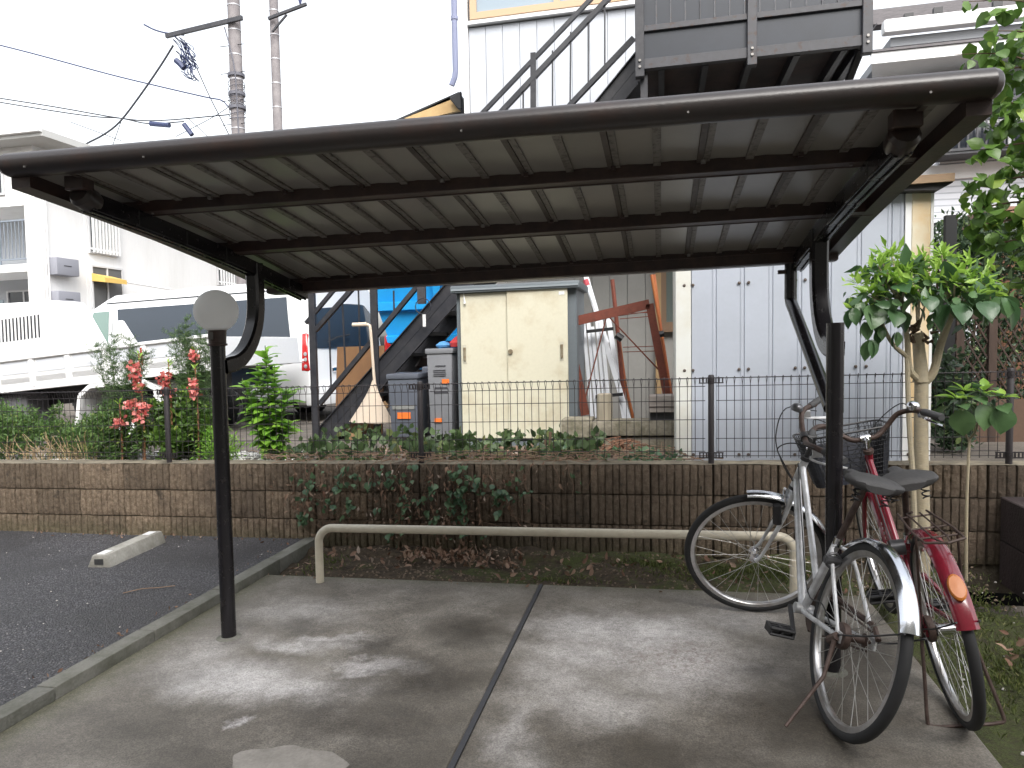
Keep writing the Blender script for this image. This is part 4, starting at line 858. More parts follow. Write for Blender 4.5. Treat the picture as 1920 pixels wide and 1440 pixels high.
dp = thing('drain_pipe', 'blue grey drain pipe on the corner of the clad building', 'drain pipe', (-2.35, 8.3, 4.3))
MB().tube([(-2.33, 8.3, 7.0), (-2.33, 8.3, 4.62), (-2.34, 8.3, 4.55), (-2.38, 8.3, 4.46)], 0.035, 10).build('pipe', mat('pipe_blue', (0.20, 0.22, 0.33), rough=0.5), dp)
MB().tube([(-2.33, 8.3, 5.2), (-2.33, 8.3, 5.24)], 0.042, 10).build('bracket', mat('pipe_blue', (0, 0, 0)), dp)
er = thing('lean_to_roof', 'lean-to roof with pale wooden eave boards left of the clad building', 'roof', (-3.4, 9, 4.3))
a_ = [U(738, 226, 9.0), U(790, 216, 9.0), U(862, 176, 9.0), U(866, 212, 9.0), U(860, 220, 9.0)]
MB().prism([U(758, 222, 9.0), U(843, 182, 9.0), U(862, 207, 9.0), U(800, 222, 9.0)], (0, 0.05, 0)).build('soffit_board', mat('pale_wood', (0.55, 0.38, 0.18), rough=0.7, col2=(0.45, 0.28, 0.12), scale=8, amt=0.6), er)
MB().prism([U(738, 226, 9.0), U(860, 172, 9.0), U(863, 180, 9.0), U(740, 229, 9.0)], (0, 2.5, 0)).build('roof_edge', m_blk, er)
MB().prism([U(842, 184, 8.9), U(864, 170, 8.9), U(866, 205, 8.9), U(858, 204, 8.9)], (0, 0.06, 0)).build('gutter_end', m_blk, er, bevel=0.01)

stn_ = thing('steel_stair', 'charcoal steel outside stair with handrails rising right to the landing', 'stair', (-2.2, 7.1, 0.5))
def SP(px, py, y=7.0): return U(px, py, y)
SY0, SY1 = 6.95, 7.65
lowA, lowB = V(-3.55, 0, 0.42), V(-1.80, 0, 2.19); upB = V(-0.20, 0, 3.95)
for sy in (SY0, SY1):
    mb = MB(); 
    for (p, q) in ((lowA, lowB), (lowB, upB)):
        mb.hexa([(p.x, sy, p.z-0.17), (q.x, sy, q.z-0.17), (q.x, sy+0.012, q.z-0.17), (p.x, sy+0.012, p.z-0.17)], [(p.x, sy, p.z+0.15), (q.x, sy, q.z+0.15), (q.x, sy+0.012, q.z+0.15), (p.x, sy+0.012, p.z+0.15)])
        for dz in (-0.17, 0.137, -0.005):
            mb.hexa([(p.x, sy-0.03 if dz != -0.005 else sy-0.004, p.z+dz), (q.x, sy-0.03 if dz != -0.005 else sy-0.004, q.z+dz), (q.x, sy+0.014, q.z+dz), (p.x, sy+0.014, p.z+dz)], [(p.x, sy-0.03 if dz != -0.005 else sy-0.004, p.z+dz+0.013), (q.x, sy-0.03 if dz != -0.005 else sy-0.004, q.z+dz+0.013), (q.x, sy+0.014, q.z+dz+0.013), (p.x, sy+0.014, p.z+dz+0.013)])
    mb.build('stringer', m_grey, stn_)
for k in range(17):
    t = (k+0.5)/17; p = lowA.lerp(lowB, min(1, t*2)) if t < 0.5 else lowB.lerp(upB, t*2-1)
    MB().box((p.x-0.12, SY0+0.013, p.z-0.03), (p.x+0.12, SY1-0.001, p.z+0.005)).build('tread', mat('tread_dark', (0.03, 0.03, 0.034), rough=0.6), stn_)
for x, z0, z1 in ((-3.53, 0.45, 3.3), (-2.85, 0.45, 3.3)):
    MB().box((x-0.035, 6.90, z0), (x+0.035, 6.945, z1)).build('post', m_grey, stn_, bevel=0.003)
def rail_(pts, w=0.05):
    mb = MB()
    for a_, b_ in zip(pts[:-1], pts[1:]): mb.bar(SP(*a_, 6.93), SP(*b_, 6.93), w, w*0.8)
    mb.build('handrail', m_grey, stn_)
rail_([(574, 606), (626, 544), (905, 212), (1112, -6), (1180, -76)], 0.045); rail_([(591, 620), (655, 548), (938, 212), (1142, -4), (1200, -64)], 0.055)
rail_([(600, 757), (707, 628), (780, 540), (1072, 194), (1188, 72)], 0.055)
for (x0, y0, x1, y1) in ((617, 600, 621, 730), (642, 565, 648, 700), (672, 540, 675, 660), (738, 545, 739, 590), (1000, 100, 1000, 210), (1036, 95, 1036, 205), (1070, 60, 1069, 194), (1103, 30, 1103, 160), (1134, 0, 1134, 128), (981, 160, 981, 208)):
    MB().bar(SP(x0, y0, 6.93), SP(x1, y1, 6.93), 0.05 if x0 == 1000 else 0.014).build('baluster', m_grey, stn_)
ld = thing('stair_landing', 'charcoal steel landing with sheet metal railing jutting from the clad building', 'landing', (0.7, 6.3, 3.7))
m_sheet = mat('sheet_slate', (0.022, 0.027, 0.038), rough=0.45, col2=(0.015, 0.018, 0.024), scale=3, amt=0.5, var=0.08, rand=0.1)
PX0, PX1, PY = -0.16, 1.62, 6.30
for y0, y1 in ((PY, PY+0.06), (8.1, 8.16)): MB().box((PX0, y0, 3.685), (PX1, y1, 3.77)).build('edge_beam', m_greyedge, ld, bevel=0.004)
MB().box((PX0, PY+0.02, 3.771), (PX1, PY+0.045, 3.99)).build('fascia', m_sheet, ld)
MB().box((PX0, PY-0.005, 3.99), (PX1, PY+0.05, 4.04)).build('rail', m_greyedge, ld, bevel=0.004)
for k in range(15):
    x = PX0+0.02+0.118*k; MB().box((x+0.002, PY+0.02, 4.04), (x+0.112, PY+0.03, 4.95)).build('railing_sheet', m_sheet, ld)
    MB().box((x-0.005, PY+0.01, 4.04), (x+0.003, PY+0.02, 4.95)).build('sheet_rib', m_greyedge, ld)
for x in (PX0-0.04, 0.70, PX1-0.05): MB().box((x, PY-0.02, 3.62), (x+0.075, PY+0.055, 5.1)).build('post', m_greyedge if x > 0 else m_grey, ld, bevel=0.004)
for x in (PX0-0.002, 0.737, PX1-0.012):
    for z in (3.70, 3.75): MB().tube([(x, PY-0.022, z), (x, PY-0.032, z)], 0.011, 8).build('bolt', m_bolt, ld)
MB().box((PX0, PY+0.06, 3.78), (PX1, 8.33, 3.80)).build('deck', mat('rust_deck', (0.06, 0.04, 0.035), rough=0.7, col2=(0.02, 0.015, 0.02), scale=3, amt=0.8, var=0.2), ld)
for k in range(5): MB().box((PX0+0.15+0.36*k, PY+0.06, 3.68), (PX0+0.20+0.36*k, 8.1, 3.779)).build('joist', m_grey, ld)
for y in (7.2,): MB().box((PX0, y, 3.62), (PX1, y+0.06, 3.679)).build('cross_beam', m_grey, ld)
MB().box((PX1-0.06, PY+0.06, 3.685), (PX1, 8.1, 3.77)).build('edge_beam', m_grey, ld); MB().box((PX0, PY+0.06, 3.4), (PX0+0.06, PY+0.16, 3.68)).build('bracket', m_grey, ld)
MB().bar((PX1-0.03, PY+0.1, 3.7), (PX1-0.12, 8.2, 2.95), 0.05).build('brace', m_grey, ld); MB().box((PX1-.01, PY+0.05, 4.04), (PX1, 8.3, 4.95)).build('railing_sheet', m_sheet, ld)

# ------------------------------------------------------------------ cream storage cabinet
cb = thing('storage_cabinet', 'cream sliding door storage cabinet with grey metal casing and stained doors', 'cabinet', (-1.3, 6.6, 0.5))
m_cream = mat('cream_enamel', (0.60, 0.57, 0.45), rough=0.45, col2=(0.36, 0.26, 0.13), scale=3.2, amt=0.6, lo=0.52, hi=0.8, var=0.06, bscale=60)
m_case = mat('case_grey', (0.13, 0.15, 0.165), rough=0.5, var=0.08)
MB().box((-1.845, 6.44, 0.50), (-0.735, 7.1, 1.895)).build('casing', m_case, cb, bevel=0.006)
MB().box((-1.88, 6.36, 1.895), (-0.70, 7.15, 1.96)).build('roof', m_case, cb, bevel=0.012, seg=2); MB().box((-1.87, 6.35, 1.915), (-0.71, 6.36, 1.93)).build('roof_lip', mat('case_light', (0.25, 0.28, 0.30), rough=0.4), cb)
d1 = MB().box((-1.80, 6.405, 0.56), (-1.345, 6.43, 1.89)).build('door', m_cream, cb, bevel=0.004)
d2 = MB().box((-1.36, 6.385, 0.56), (-0.81, 6.41, 1.90)).build('door', m_cream, cb, bevel=0.004)
m_rust = mat('rust_handle', (0.22, 0.19, 0.13), rough=0.6, col2=(0.12, 0.07, 0.03), scale=30, amt=0.8)
for x, y, d in ((-1.765, 6.40, d1), (-0.865, 6.38, d2)):
    MB().tube([(x, y, 1.28), (x, y, 1.40)], 0.012, 8).build('handle', m_rust, d); MB().box((x-0.018, y+0.001, 1.255), (x+0.018, y+0.004, 1.425)).build('handle_plate', mat('plate_dull', (0.5, 0.47, 0.38), rough=0.5), d)
MB().tube([(-1.33, 6.385, 1.35), (-1.33, 6.365, 1.35)], 0.022, 12).build('lock', m_rust, d2)
MB().box((-0.885, 6.381, 1.84), (-0.835, 6.3845, 1.87)).build('sticker', m_white, d2)
MB().tube([(-1.76, 6.39, 1.93), (-1.755, 6.385, 1.86), (-1.75, 6.385, 1.80)], [0.003, 0.003, 0.012], 6).build('hanging_tag', m_white, cb)
MB().box((-1.86, 6.38, 0.48), (-0.73, 7.1, 0.53)).build('plinth', m_case, cb)
# ------------------------------------------------------------------ bins and boards
m_bin = mat('bin_grey', (0.20, 0.205, 0.22), rough=0.4, col2=(0.15, 0.155, 0.17), scale=3, amt=0.5, var=0.06); m_bin2 = mat('bin_slate', (0.10, 0.11, 0.135), rough=0.35, var=0.08)
m_org = mat('sticker_orange', (0.75, 0.17, 0.03), rough=0.5)
def bin_(label, x0, x1, z0, z1, y0, y1, m_, lines):
    t = thing('storage_bin', label, 'bin', ((x0+x1)/2, (y0+y1)/2, z0), 'grey bins beside the cabinet'); f = 0.02
    MB().hexa([(x0+f, y0+f, z0), (x1-f, y0+f, z0), (x1-f, y1-f, z0), (x0+f, y1-f, z0)], [(x0, y0, z1-0.05), (x1, y0, z1-0.05), (x1, y1, z1-0.05), (x0, y1, z1-0.05)]).build('body', m_, t, bevel=0.015, seg=2)
    MB().box((x0-0.012, y0-0.012, z1-0.05), (x1+0.012, y1+0.012, z1)).build('lid', m_, t, bevel=0.012, seg=2)
    for (a, b_, c_, d_, mm) in lines: MB().box((a, y0-0.003-0.0+ (0 if c_ > z1-0.3 else 0.006), c_), (b_, y0+0.03, d_)).build('label_print', mm, t)
    return t
m_print = mat('print_dark', (0.05, 0.05, 0.06), rough=0.6); m_silver = mat('silver_tape', (0.6, 0.6, 0.6), rough=0.25, metal=0.7)
bin_('lower slate grey bin with a silver band and an orange sticker', -2.56, -2.26, 0.56, 1.17, 6.50, 6.9, m_bin2, [(-2.47, -2.34, 0.74, 0.80, m_org), (-2.52, -2.30, 0.83, 0.87, m_silver)])
bin_('taller pale grey bin against the cabinet with small dark print', -2.165, -1.915, 0.56, 1.40, 6.50, 6.95, m_bin, [(-2.09, -1.97, 1.02, 1.035, m_print), (-2.10, -1.96, 0.98, 0.995, m_print), (-2.08, -1.98, 1.21+.02, 1.24, m_print), (-2.02, -1.95, 1.06, 1.11, m_org), (-2.1, -2.03, 0.70, 0.74, m_org)]+[(-2.10, -1.98, 1.14+0.018*k, 1.144+0.018*k, m_print) for k in range(4)])
t = thing('bottle_crate', 'slim dark grey bin with a small red label behind the lower slate bin', 'bin', (-2.3, 6.9, 0.56), 'grey bins beside the cabinet'); MB().box((-2.36, 6.92, 0.56), (-2.19, 7.15, 1.22)).build('body', m_bin2, t, bevel=0.012); MB().box((-2.30, 6.915, 1.04), (-2.25, 6.92, 1.14)).build('label_print', mat('label_red', (0.35, 0.05, 0.06), rough=0.5), t)
bg_ = MB().lathe([(0.0, 0.0), (0.09, 0.01), (0.10, 0.05), (0.06, 0.09), (0.015, 0.12)], (-1.90, 6.72, 1.40), n=12).build('plastic_bag', mat('bag_red', (0.6, 0.05, 0.05), rough=0.5), loc=(-1.90, 6.72, 1.40)); tag(bg_, 'crumpled red plastic bag on the pale grey bin beside the cabinet', 'bag')
bg_ = MB().lathe([(0.0, 0.0), (0.07, 0.01), (0.08, 0.03), (0.04, 0.06), (0.0, 0.07)], (-2.06, 6.72, 1.40), n=10).build('plastic_bag', mat('bag_blue', (0.10, 0.30, 0.60), rough=0.5), loc=(-2.06, 6.72, 1.40)); tag(bg_, 'crumpled light blue plastic bag on the pale grey bin', 'bag')
m_ply = mat('plywood', (0.23, 0.12, 0.052), rough=0.75, col2=(0.20, 0.10, 0.045), scale=6, amt=0.8, var=0.15, bscale=30, stretch=(1, 1, 0.3))
pl = MB().hexa([(-3.50, 7.30, 0.5), (-2.95, 7.30, 0.5), (-2.95, 7.32, 0.5), (-3.50, 7.32, 0.5)], [(-3.50, 7.42, 1.45), (-2.95, 7.42, 1.45), (-2.95, 7.44, 1.45), (-3.50, 7.44, 1.45)]).build('plywood_board', m_ply, loc=(-3.2, 7.3, 0.5)); tag(pl, 'upright brown plywood board leaning behind the stair stringer', 'board')
pl = MB().bar((-3.25, 7.75, 0.62), (-2.75, 7.78, 1.22), 0.02, 0.14, (0, 0, 1)).build('plank', m_ply, loc=(-2.8, 6.8, 0.7)); tag(pl, 'brown plank lying along under the stair', 'plank')
pl = MB().bar((-3.15, 6.86, 0.50), (-2.72, 6.88, 0.86), 0.02, 0.07, (0, 0, 1)).build('plank', mat('plank_tan', (0.26, 0.16, 0.08), rough=0.8, var=0.2), loc=(-3, 6.7, 0.6)); tag(pl, 'pale tan plank slanting below the foot of the stair', 'plank')
jk = thing('tarpaulin_heap', 'dark heap of folded sheets behind the bins under the stair', 'heap', (-2.4, 7.2, 0.5))
for k in range(6): MB().hexa([(-2.75+0.03*k, 7.35, 0.5+0.14*k), (-1.92, 7.35, 0.5+0.14*k), (-1.92, 7.6, 0.5+0.14*k), (-2.75+0.03*k, 7.6, 0.5+0.14*k)], [(-2.75+0.05*k, 7.33, 0.62+0.14*k), (-1.9, 7.36, 0.63+0.14*k), (-1.9, 7.6, 0.62+0.14*k), (-2.72+0.03*k, 7.6, 0.61+0.14*k)]).build('sheet', mat('tarp_dark', (0.035, 0.022, 0.02), rough=0.6, var=0.3, rand=0.4), jk, bevel=0.02)
# shovel hung on the stair post
sv_ = thing('beige_shovel', 'beige plastic shovel hanging upside down by its handle on the stair post', 'shovel', (-2.9, 5.9, 0.85))
m_bei = mat('beige_plastic', (0.60, 0.50, 0.40), rough=0.5, var=0.1)
x, y = -2.86, 6.84
MB().tube([(x-0.19, y, 1.665), (x-0.04, y, 1.665)], 0.022, 10).build('grip', m_bei, sv_)
MB().tube(spline([(x-0.06, y, 1.665), (x-0.02, y, 1.655), (x+0.0, y, 1.60), (x+0.02, y, 1.2), (x+0.03, y, 1.05)], 3), 0.015, 8).build('shaft', m_bei, sv_)
rows = []
for t in [i/8 for i in range(9)]:
    w = 0.02+0.25*t**1.3; z = 1.10-0.42*t; cx = x+0.03-0.06*t; rows.append([(cx+w*(u-0.5)*2*0.9, y-0.02-0.06*t*(1-(2*u-1)**2)+0.05*t*abs(2*u-1)**3, z-0.02*u) for u in [k/8 for k in range(9)]])
mb = MB(); mb.grid(rows); mb.grid([[(p[0], p[1]+0.008, p[2]) for p in r_] for r_ in rows]); mb.build('blade', m_bei, sv_)
tg = thing('key_tag', 'white plastic tags hanging by a wire from the stair bracket', 'tag', (-2.3, 6.88, 1.7)); 
MB().box((-2.315, 6.86, 1.62), (-2.285, 6.87, 1.74)).build('tag_plate', m_white, tg); MB().tube(arc((-2.31, 6.865, 1.82), 0.08, 0, 2*PI, 12), 0.005, 4).build('wire_loop', m_wire, tg)
MB().box((-2.38, 6.9, 1.85), (-2.30, 6.945, 2.3)).build('bracket', m_greyedge, stn_)

# ------------------------------------------------------------------ white profiles, red frame, orange rods
m_alu = mat('white_alu', (0.72, 0.74, 0.78), rough=0.35, var=0.04); m_rustr = mat('rust_orange', (0.17, 0.042, 0.024), rough=0.65, col2=(0.12, 0.035, 0.02), scale=14, amt=0.7, var=0.25, bscale=50, bump=0.2)
m_orr = mat('orange_rod', (0.34, 0.11, 0.028), rough=0.5, col2=(0.33, 0.08, 0.04), scale=5, amt=0.8, var=0.15)
bn = thing('profile_bundle', 'bundle of white aluminium profiles tied with black straps beside the cabinet', 'metal profiles', (-0.55, 7.0, 0.6))
for k in range(5):
    x0 = -0.70+0.043*k; MB().bar((x0+0.045, 6.95+0.035*(k % 2), 0.68), (x0-0.045, 7.12+0.035*(k % 2), 1.60+0.04*math.sin(k*2.2)), 0.034, 0.03, (0, 1, 0)).build('profile', m_alu, bn, bevel=0.003)
for z, dx in ((1.50, -0.015), (0.87, 0.07)): MB().hexa([(-0.69+dx, 6.92+z*.03, z), (-0.43+dx, 6.92+z*.03, z+.02), (-0.43+dx, 6.95+z*.05, z+.02), (-0.69+dx, 6.95+z*.05, z)], [(-0.69+dx, 6.92+z*.03, z+.03), (-0.43+dx, 6.92+z*.03, z+.05), (-0.43+dx, 6.95+z*.05, z+.05), (-0.69+dx, 6.95+z*.05, z+.03)]).build('strap', m_blk, bn)
for (x0, z0, x1, z1, lb) in ((-0.30, 0.62, -0.86, 2.05, 'longest white aluminium bar leaning on the grey wall left of the red rods'), (-0.34, 0.62, -0.62, 1.55, 'shorter white aluminium bar leaning right of the strapped bundle')):
    o = MB().bar((x0, 7.0, z0), (x1+0.1, 7.35, z1+0.1), 0.05, 0.03, (0, 1, 0)).build('aluminium_bar', m_alu, loc=(x0, 7.0, z0), bevel=0.003); tag(o, lb, 'metal bar')
o = thing('capped_tube', 'white tube with a red end cap standing behind the bundle', 'tube', (-0.7, 7.1, 0.8)); MB().tube([(-0.52, 7.2, 1.4), (-0.72, 7.3, 1.98)], 0.022, 10).build('tube', m_alu, o); MB().tube([(-0.72, 7.3, 1.98), (-0.74, 7.31, 2.04)], 0.028, 10).build('cap', mat('cap_red', (0.45, 0.06, 0.08), rough=0.5), o)
fr_ = thing('scaffold', 'tilted rusty red steel frame with thin diagonal braces leaning on the concrete pieces', 'scaffold', (-0.4, 6.6, 0.8))
P_ = {k: U(*v, 6.6) for k, v in dict(a=(1062, 606), b=(1218, 570), c=(1256, 770), d=(1098, 778), e=(1138, 590)).items()}
MB().bar(P_['a'], P_['b'], 0.04, 0.085, (0, 0, 1)).build('frame_bar', m_rustr, fr_); MB().bar(P_['b'], P_['c'], 0.07, 0.04, (0, 1, 0)).build('frame_bar', m_rustr, fr_); MB().bar(P_['a'], P_['d'], 0.075, 0.04, (0, 1, 0)).build('frame_bar', m_rustr, fr_)
MB().tube([P_['e'], U(1096, 752, 6.6)], 0.007, 5).build('brace_rod', m_rustr, fr_); MB().tube([P_['e'], U(1246, 705, 6.6)], 0.007, 5).build('brace_rod', m_rustr, fr_)
for k, (pts, lb) in enumerate((([(1148, 524), (1160, 640), (1172, 780)], 'left rusty red pole of the leaning pair, clamped in the middle'), ([(1160, 630), (1172, 720), (1187, 784)], 'thin orange rod clamped to the left rusty pole'), ([(1222, 515), (1238, 610), (1258, 740)], 'right orange pole leaning beside the red frame'), ([(1226, 515), (1242, 640), (1262, 760)], 'second orange pole strapped to the right pole'))):
    o = MB().tube([U(a, b_, 7.1+0.06*(k % 2)) for a, b_ in pts], 0.016 if k else 0.02, 8).build('steel_pole', m_orr if k else m_rustr, loc=U(*pts[-1], 7.1)); tag(o, lb, 'pole', 'steel poles leaning on the grey wall')
o = thing('pole_clamp', 'black clamp holding the left rusty pole and rod together', 'clamp', U(1160, 632, 7.0)); MB().tube([U(1155, 628, 7.0), U(1167, 636, 7.0)], 0.035, 8).build('clamp', m_blk, o)
o = thing('pole_clamp', 'black strap round the pair of orange poles at right', 'clamp', U(1238, 627, 7.0)); MB().tube([U(1232, 628, 7.0), U(1245, 625, 7.0)], 0.03, 8).build('clamp', m_blk, o)
lw = thing('wire_rungs', 'thin brown wire rungs stretched between the leaning poles', 'wire rungs', (-0.2, 7.1, 1.2))
for a, b_ in (((1160, 592), (1218, 584)), ((1162, 598), (1220, 593)), ((1168, 651), (1230, 649)), ((1168, 660), (1232, 658)), ((1160, 588), (1215, 586))): MB().tube([U(*a, 7.1), U(*b_, 7.1)], 0.004, 4).build('rung', m_rustr, lw)
# concrete pieces below the frame
def cpiece(name, label, cat, a, b_, m_=None, bev=0.012, group=None):
    o = MB().box(a, b_).build(name, m_ or m_conc, loc=((a[0]+b_[0])/2, (a[1]+b_[1])/2, a[2]), bevel=bev, seg=2); tag(o, label, cat, group); return o
m_oldc = mat('old_concrete', (0.30, 0.27, 0.21), rough=0.95, col2=(0.12, 0.11, 0.07), scale=7, amt=0.9, var=0.3, bscale=60, bump=0.7, rand=0.3)
cpiece('concrete_block', 'square old concrete block at the left end of the lower stack row', 'concrete block', (-0.82, 5.95, 0.62), (-0.56, 6.2, 0.775), m_oldc); cpiece('concrete_block', 'old concrete block on the ground under the left block', 'concrete block', (-0.83, 5.98, 0.47), (-0.55, 6.22, 0.615), m_oldc)
cpiece('concrete_beam', 'upper long old concrete beam carrying the post stump', 'concrete beam', (-0.555, 5.9, 0.64), (0.12, 6.15, 0.76), m_oldc); cpiece('concrete_beam', 'lower long old concrete beam on the ground before the grey wall', 'concrete beam', (-0.54, 5.93, 0.46), (0.14, 6.2, 0.625), m_oldc)
o = MB().lathe([(0.03, 0.0), (0.062, 0.0), (0.066, 0.10), (0.062, 0.215), (0.05, 0.22), (0.036, 0.215), (0.034, 0.1)], (-0.46, 6.0, 0.762), n=10).build('post_stump', mat('stump_grey', (0.33, 0.29, 0.22), rough=0.95, var=0.4, bscale=30, bump=0.8, stretch=(1, 1, 0.2)), loc=(-0.46, 6.0, 0.76)); tag(o, 'hollow weathered concrete post stump standing on the upper beam', 'post stump')
o = thing('wooden_box', 'weathered grey wooden box on the right end of the upper beam', 'box', (0.02, 6.0, 0.77))
for k in range(3): MB().box((-0.10, 5.88-0.01*k, 0.83+0.046*k), (0.135, 6.1, 0.872+0.046*k)).build('plank', mat('grey_plank', (0.34, 0.30, 0.27), rough=0.9, col2=(0.13, 0.11, 0.10), scale=9, amt=0.8, var=0.3, bscale=30, bump=0.5, stretch=(0.2, 1, 1)), o, bevel=0.004)
MB().box((-0.09, 5.92, 0.765), (0.13, 6.1, 0.825)).build('base', m_blk, o)

# ------------------------------------------------------------------ pale ribbed metal shed at right
sd = thing('metal_shed', 'pale blue grey sheet metal shed with bolted panels and a wooden eave board', 'shed', (0.9, 5.6, 0.5))
m_shed = mat('shed_sheet', (0.40, 0.43, 0.49), rough=0.45, col2=(0.35, 0.375, 0.42), scale=2.5, amt=0.5, var=0.03, rand=0.04)
SX0, SX1, SYF = 0.10, 1.715, 5.18
MB().box((SX0+0.01, SYF+0.02, 0.53), (SX1-0.01, 6.3, 2.33)).build('core', mat('shed_core', (0.24, 0.25, 0.28), rough=0.6), sd)
MB().box((SX0, SYF-0.008, 0.53), (SX0+0.105, 6.3, 2.34)).build('corner_post', mat('shed_corner', (0.62, 0.63, 0.60), rough=0.45, col2=(0.5, 0.46, 0.36), scale=4, amt=0.4), sd, bevel=0.004)
xs_ = [SX0+0.108, 0.375, 0.56, 0.745, 0.93, 1.115, 1.30, 1.485, 1.56]
for k, (a, b_) in enumerate(zip(xs_[:-1], xs_[1:])):
    mb = MB(); w = b_-a; prof = [(a+0.0005, 0.006), (a+0.003, 0.0), (a+w*0.35, 0.0), (b_-0.030, 0.0), (b_-0.022, -0.005), (b_-0.008, -0.005), (b_-0.0005, 0.006)]
    mb.grid([[(x, SYF+y, z) for x, y in prof] for z in (0.535, 2.33)]); mb.build('panel', m_shed, sd, sharp=20)
MB().box((1.563, SYF-0.006, 0.53), (1.60, SYF+0.02, 2.34)).build('trim', m_white, sd); MB().box((1.60, SYF-0.012, 0.53), (1.712, 6.3, 2.34)).build('corner_post', mat('stained_corner', (0.66, 0.60, 0.46), rough=0.5, col2=(0.62, 0.42, 0.20), scale=1.6, amt=0.8, lo=0.45, hi=0.6), sd, bevel=0.004)
MB().box((1.7125, SYF-0.012, 0.53), (1.73, 6.3, 2.34)).build('trim', m_white, sd)
MB().box((1.0, SYF-0.12, 2.345), (1.81, SYF-0.09, 2.395)).build('eave_board', mat('eave_wood', (0.30, 0.21, 0.13), rough=0.8, col2=(0.2, 0.13, 0.08), scale=12, amt=0.7, var=0.2, stretch=(0.3, 1, 1)), sd)
MB().hexa([(1.73, SYF-0.088, 2.30), (1.81, SYF-0.088, 2.34), (1.81, 6.3, 2.34), (1.73, 6.3, 2.24)], [(-0.0, SYF-0.088, 2.40), (1.81, SYF-0.088, 2.40), (1.81, 6.3, 2.40), (-0.0, 6.3, 2.40)]).build('roof', m_blk, sd)
for z in (0.60, 1.19, 1.78):
    for x in (0.06, 0.118, 0.425, 0.487, 0.79, 0.85, 1.17, 1.235, 1.50):
        xx = SX0+x; 
        b_ = MB().lathe([(0.011, 0.0), (0.011, 0.003), (0.006, 0.006), (0.0, 0.007)], (xx, SYF-0.007, z), (0, -1, 0), 10).build('bolt_head', mat('bolt_dark', (0.08, 0.06, 0.05), rough=0.6), sd)
# ------------------------------------------------------------------ house beyond, far right
hs_ = thing('tiled_house', 'white tiled two storey house with grey slate roof beyond the tree', 'house', (7, 15, 0))
m, n, l, b = node_mat('white_tile'); tc = N(n, l, 'ShaderNodeTexCoord').outputs['Object']
mp_ = N(n, l, 'ShaderNodeMapping', {'Vector': tc}); mp_.inputs['Rotation'].default_value = (R(90), 0, 0)
bk = N(n, l, 'ShaderNodeTexBrick', {'Vector': mp_.outputs[0], 'Scale': 1.0, 'Mortar Size': 0.012, 'Brick Width': 0.9, 'Row Height': 0.10, 'Color1': (0.62, 0.64, 0.68, 1), 'Color2': (0.58, 0.60, 0.65, 1), 'Mortar': (0.38, 0.40, 0.44, 1)}); l.new(bk.outputs['Color'], b.inputs['Base Color']); b.inputs['Roughness'].default_value = 0.4
bump(n, l, b, mth(n, l, 'SUBTRACT', 1.0, bk.outputs['Fac']), 0.5, 0.01)
HY = 13.0
MB().box((3.55, HY, -0.2), (16, 22, 5.55)).build('wall', MATS['white_tile'], hs_)
MB().box((3.45, HY-0.06, 3.85), (16, HY+0.02, 4.08)).build('band', m_white, hs_)
MB().box((3.45, HY-0.06, 2.75+0.4), (16, HY-0.001, 3.17)).build('band_line', m_grey, hs_)
m_slate = mat('slate_roof', (0.14, 0.13, 0.135), rough=0.8, col2=(0.09, 0.085, 0.09), scale=5, amt=0.7, var=0.3, bscale=20, bump=0.3, stretch=(1, 1, 4))
for k in range(26):
    z = 6.20+0.085*k; y = HY-0.6+0.19*k; MB().box((3.3, y, z-0.01), (17, y+0.24, z+0.022)).build('slate_row', m_slate, hs_)
MB().box((3.35, HY-0.80, 5.98), (17, HY-0.6, 6.19)).build('gutter', m_white, hs_, bevel=0.05, seg=2)
MB().box((3.5, HY-0.6, 5.83), (17, HY+4, 5.97)).build('soffit', mat('soffit_grey', (0.30, 0.31, 0.33), rough=0.7), hs_); MB().box((3.7, HY+.1, 5.55), (16, 22, 5.82)).build('upper_wall', MATS['white_tile'], hs_)
MB().hexa([(3.15, HY-0.9, 5.50), (17, HY-0.9, 5.50), (17, HY+0.0, 5.56), (3.4, HY+0.0, 5.56)], [(3.15, HY-0.9, 5.66), (17, HY-0.9, 5.66), (17, HY+0.0, 5.72), (3.4, HY+0.0, 5.72)]).build('lower_eave', m_white, hs_); MB().hexa([(3.12, HY-0.93, 5.665), (17, HY-0.93, 5.665), (17, HY, 5.73), (3.4, HY, 5.73)], [(3.12, HY-0.93, 5.70), (17, HY-0.93, 5.70), (17, HY, 5.80), (3.4, HY, 5.80)]).build('lower_roof', m_slate, hs_)
MB().box((4.1, HY-0.08, 4.75), (8.6, HY-0.002, 5.42)).build('shutter_box', mat('shutter_grey', (0.20, 0.21, 0.24), rough=0.5), hs_)
for k in range(4): MB().box((4.13, HY-0.11, 4.78+0.155*k), (8.55, HY-0.081, 4.92+0.155*k)).build('shutter_slat', mat('shutter_grey', (0, 0, 0)), hs_)
window(hs_, (4.4, HY-0.02, 4.10), (7.4, HY-0.02, 4.72), split=3, bars=0); 
for k in range(9): MB().box((3.8+0.42*k, HY-0.25, 6.36+0.04*(k % 2)), (3.93+0.42*k, HY-0.18, 6.45+0.04*(k % 2))).build('snow_guard', m_blk, hs_)
gr_ = thing('balcony_grille', 'dark grey balcony railing of thin bars on the tiled house', 'railing', (5.3, HY-0.6, 3.9))
for zz in (4.16, 4.5, 4.86): MB().box((4.2, HY-0.62, zz), (7.5, HY-0.58, zz+0.04)).build('rail', m_grey, gr_)
for k in range(26): MB().box((4.22+0.125*k, HY-0.61, 4.18), (4.245+0.125*k, HY-0.59, 4.86)).build('bar', m_grey, gr_)
MB().box((4.2, HY-0.60, 4.12), (7.5, HY-0.1, 4.16)).build('floor', m_grey, gr_)
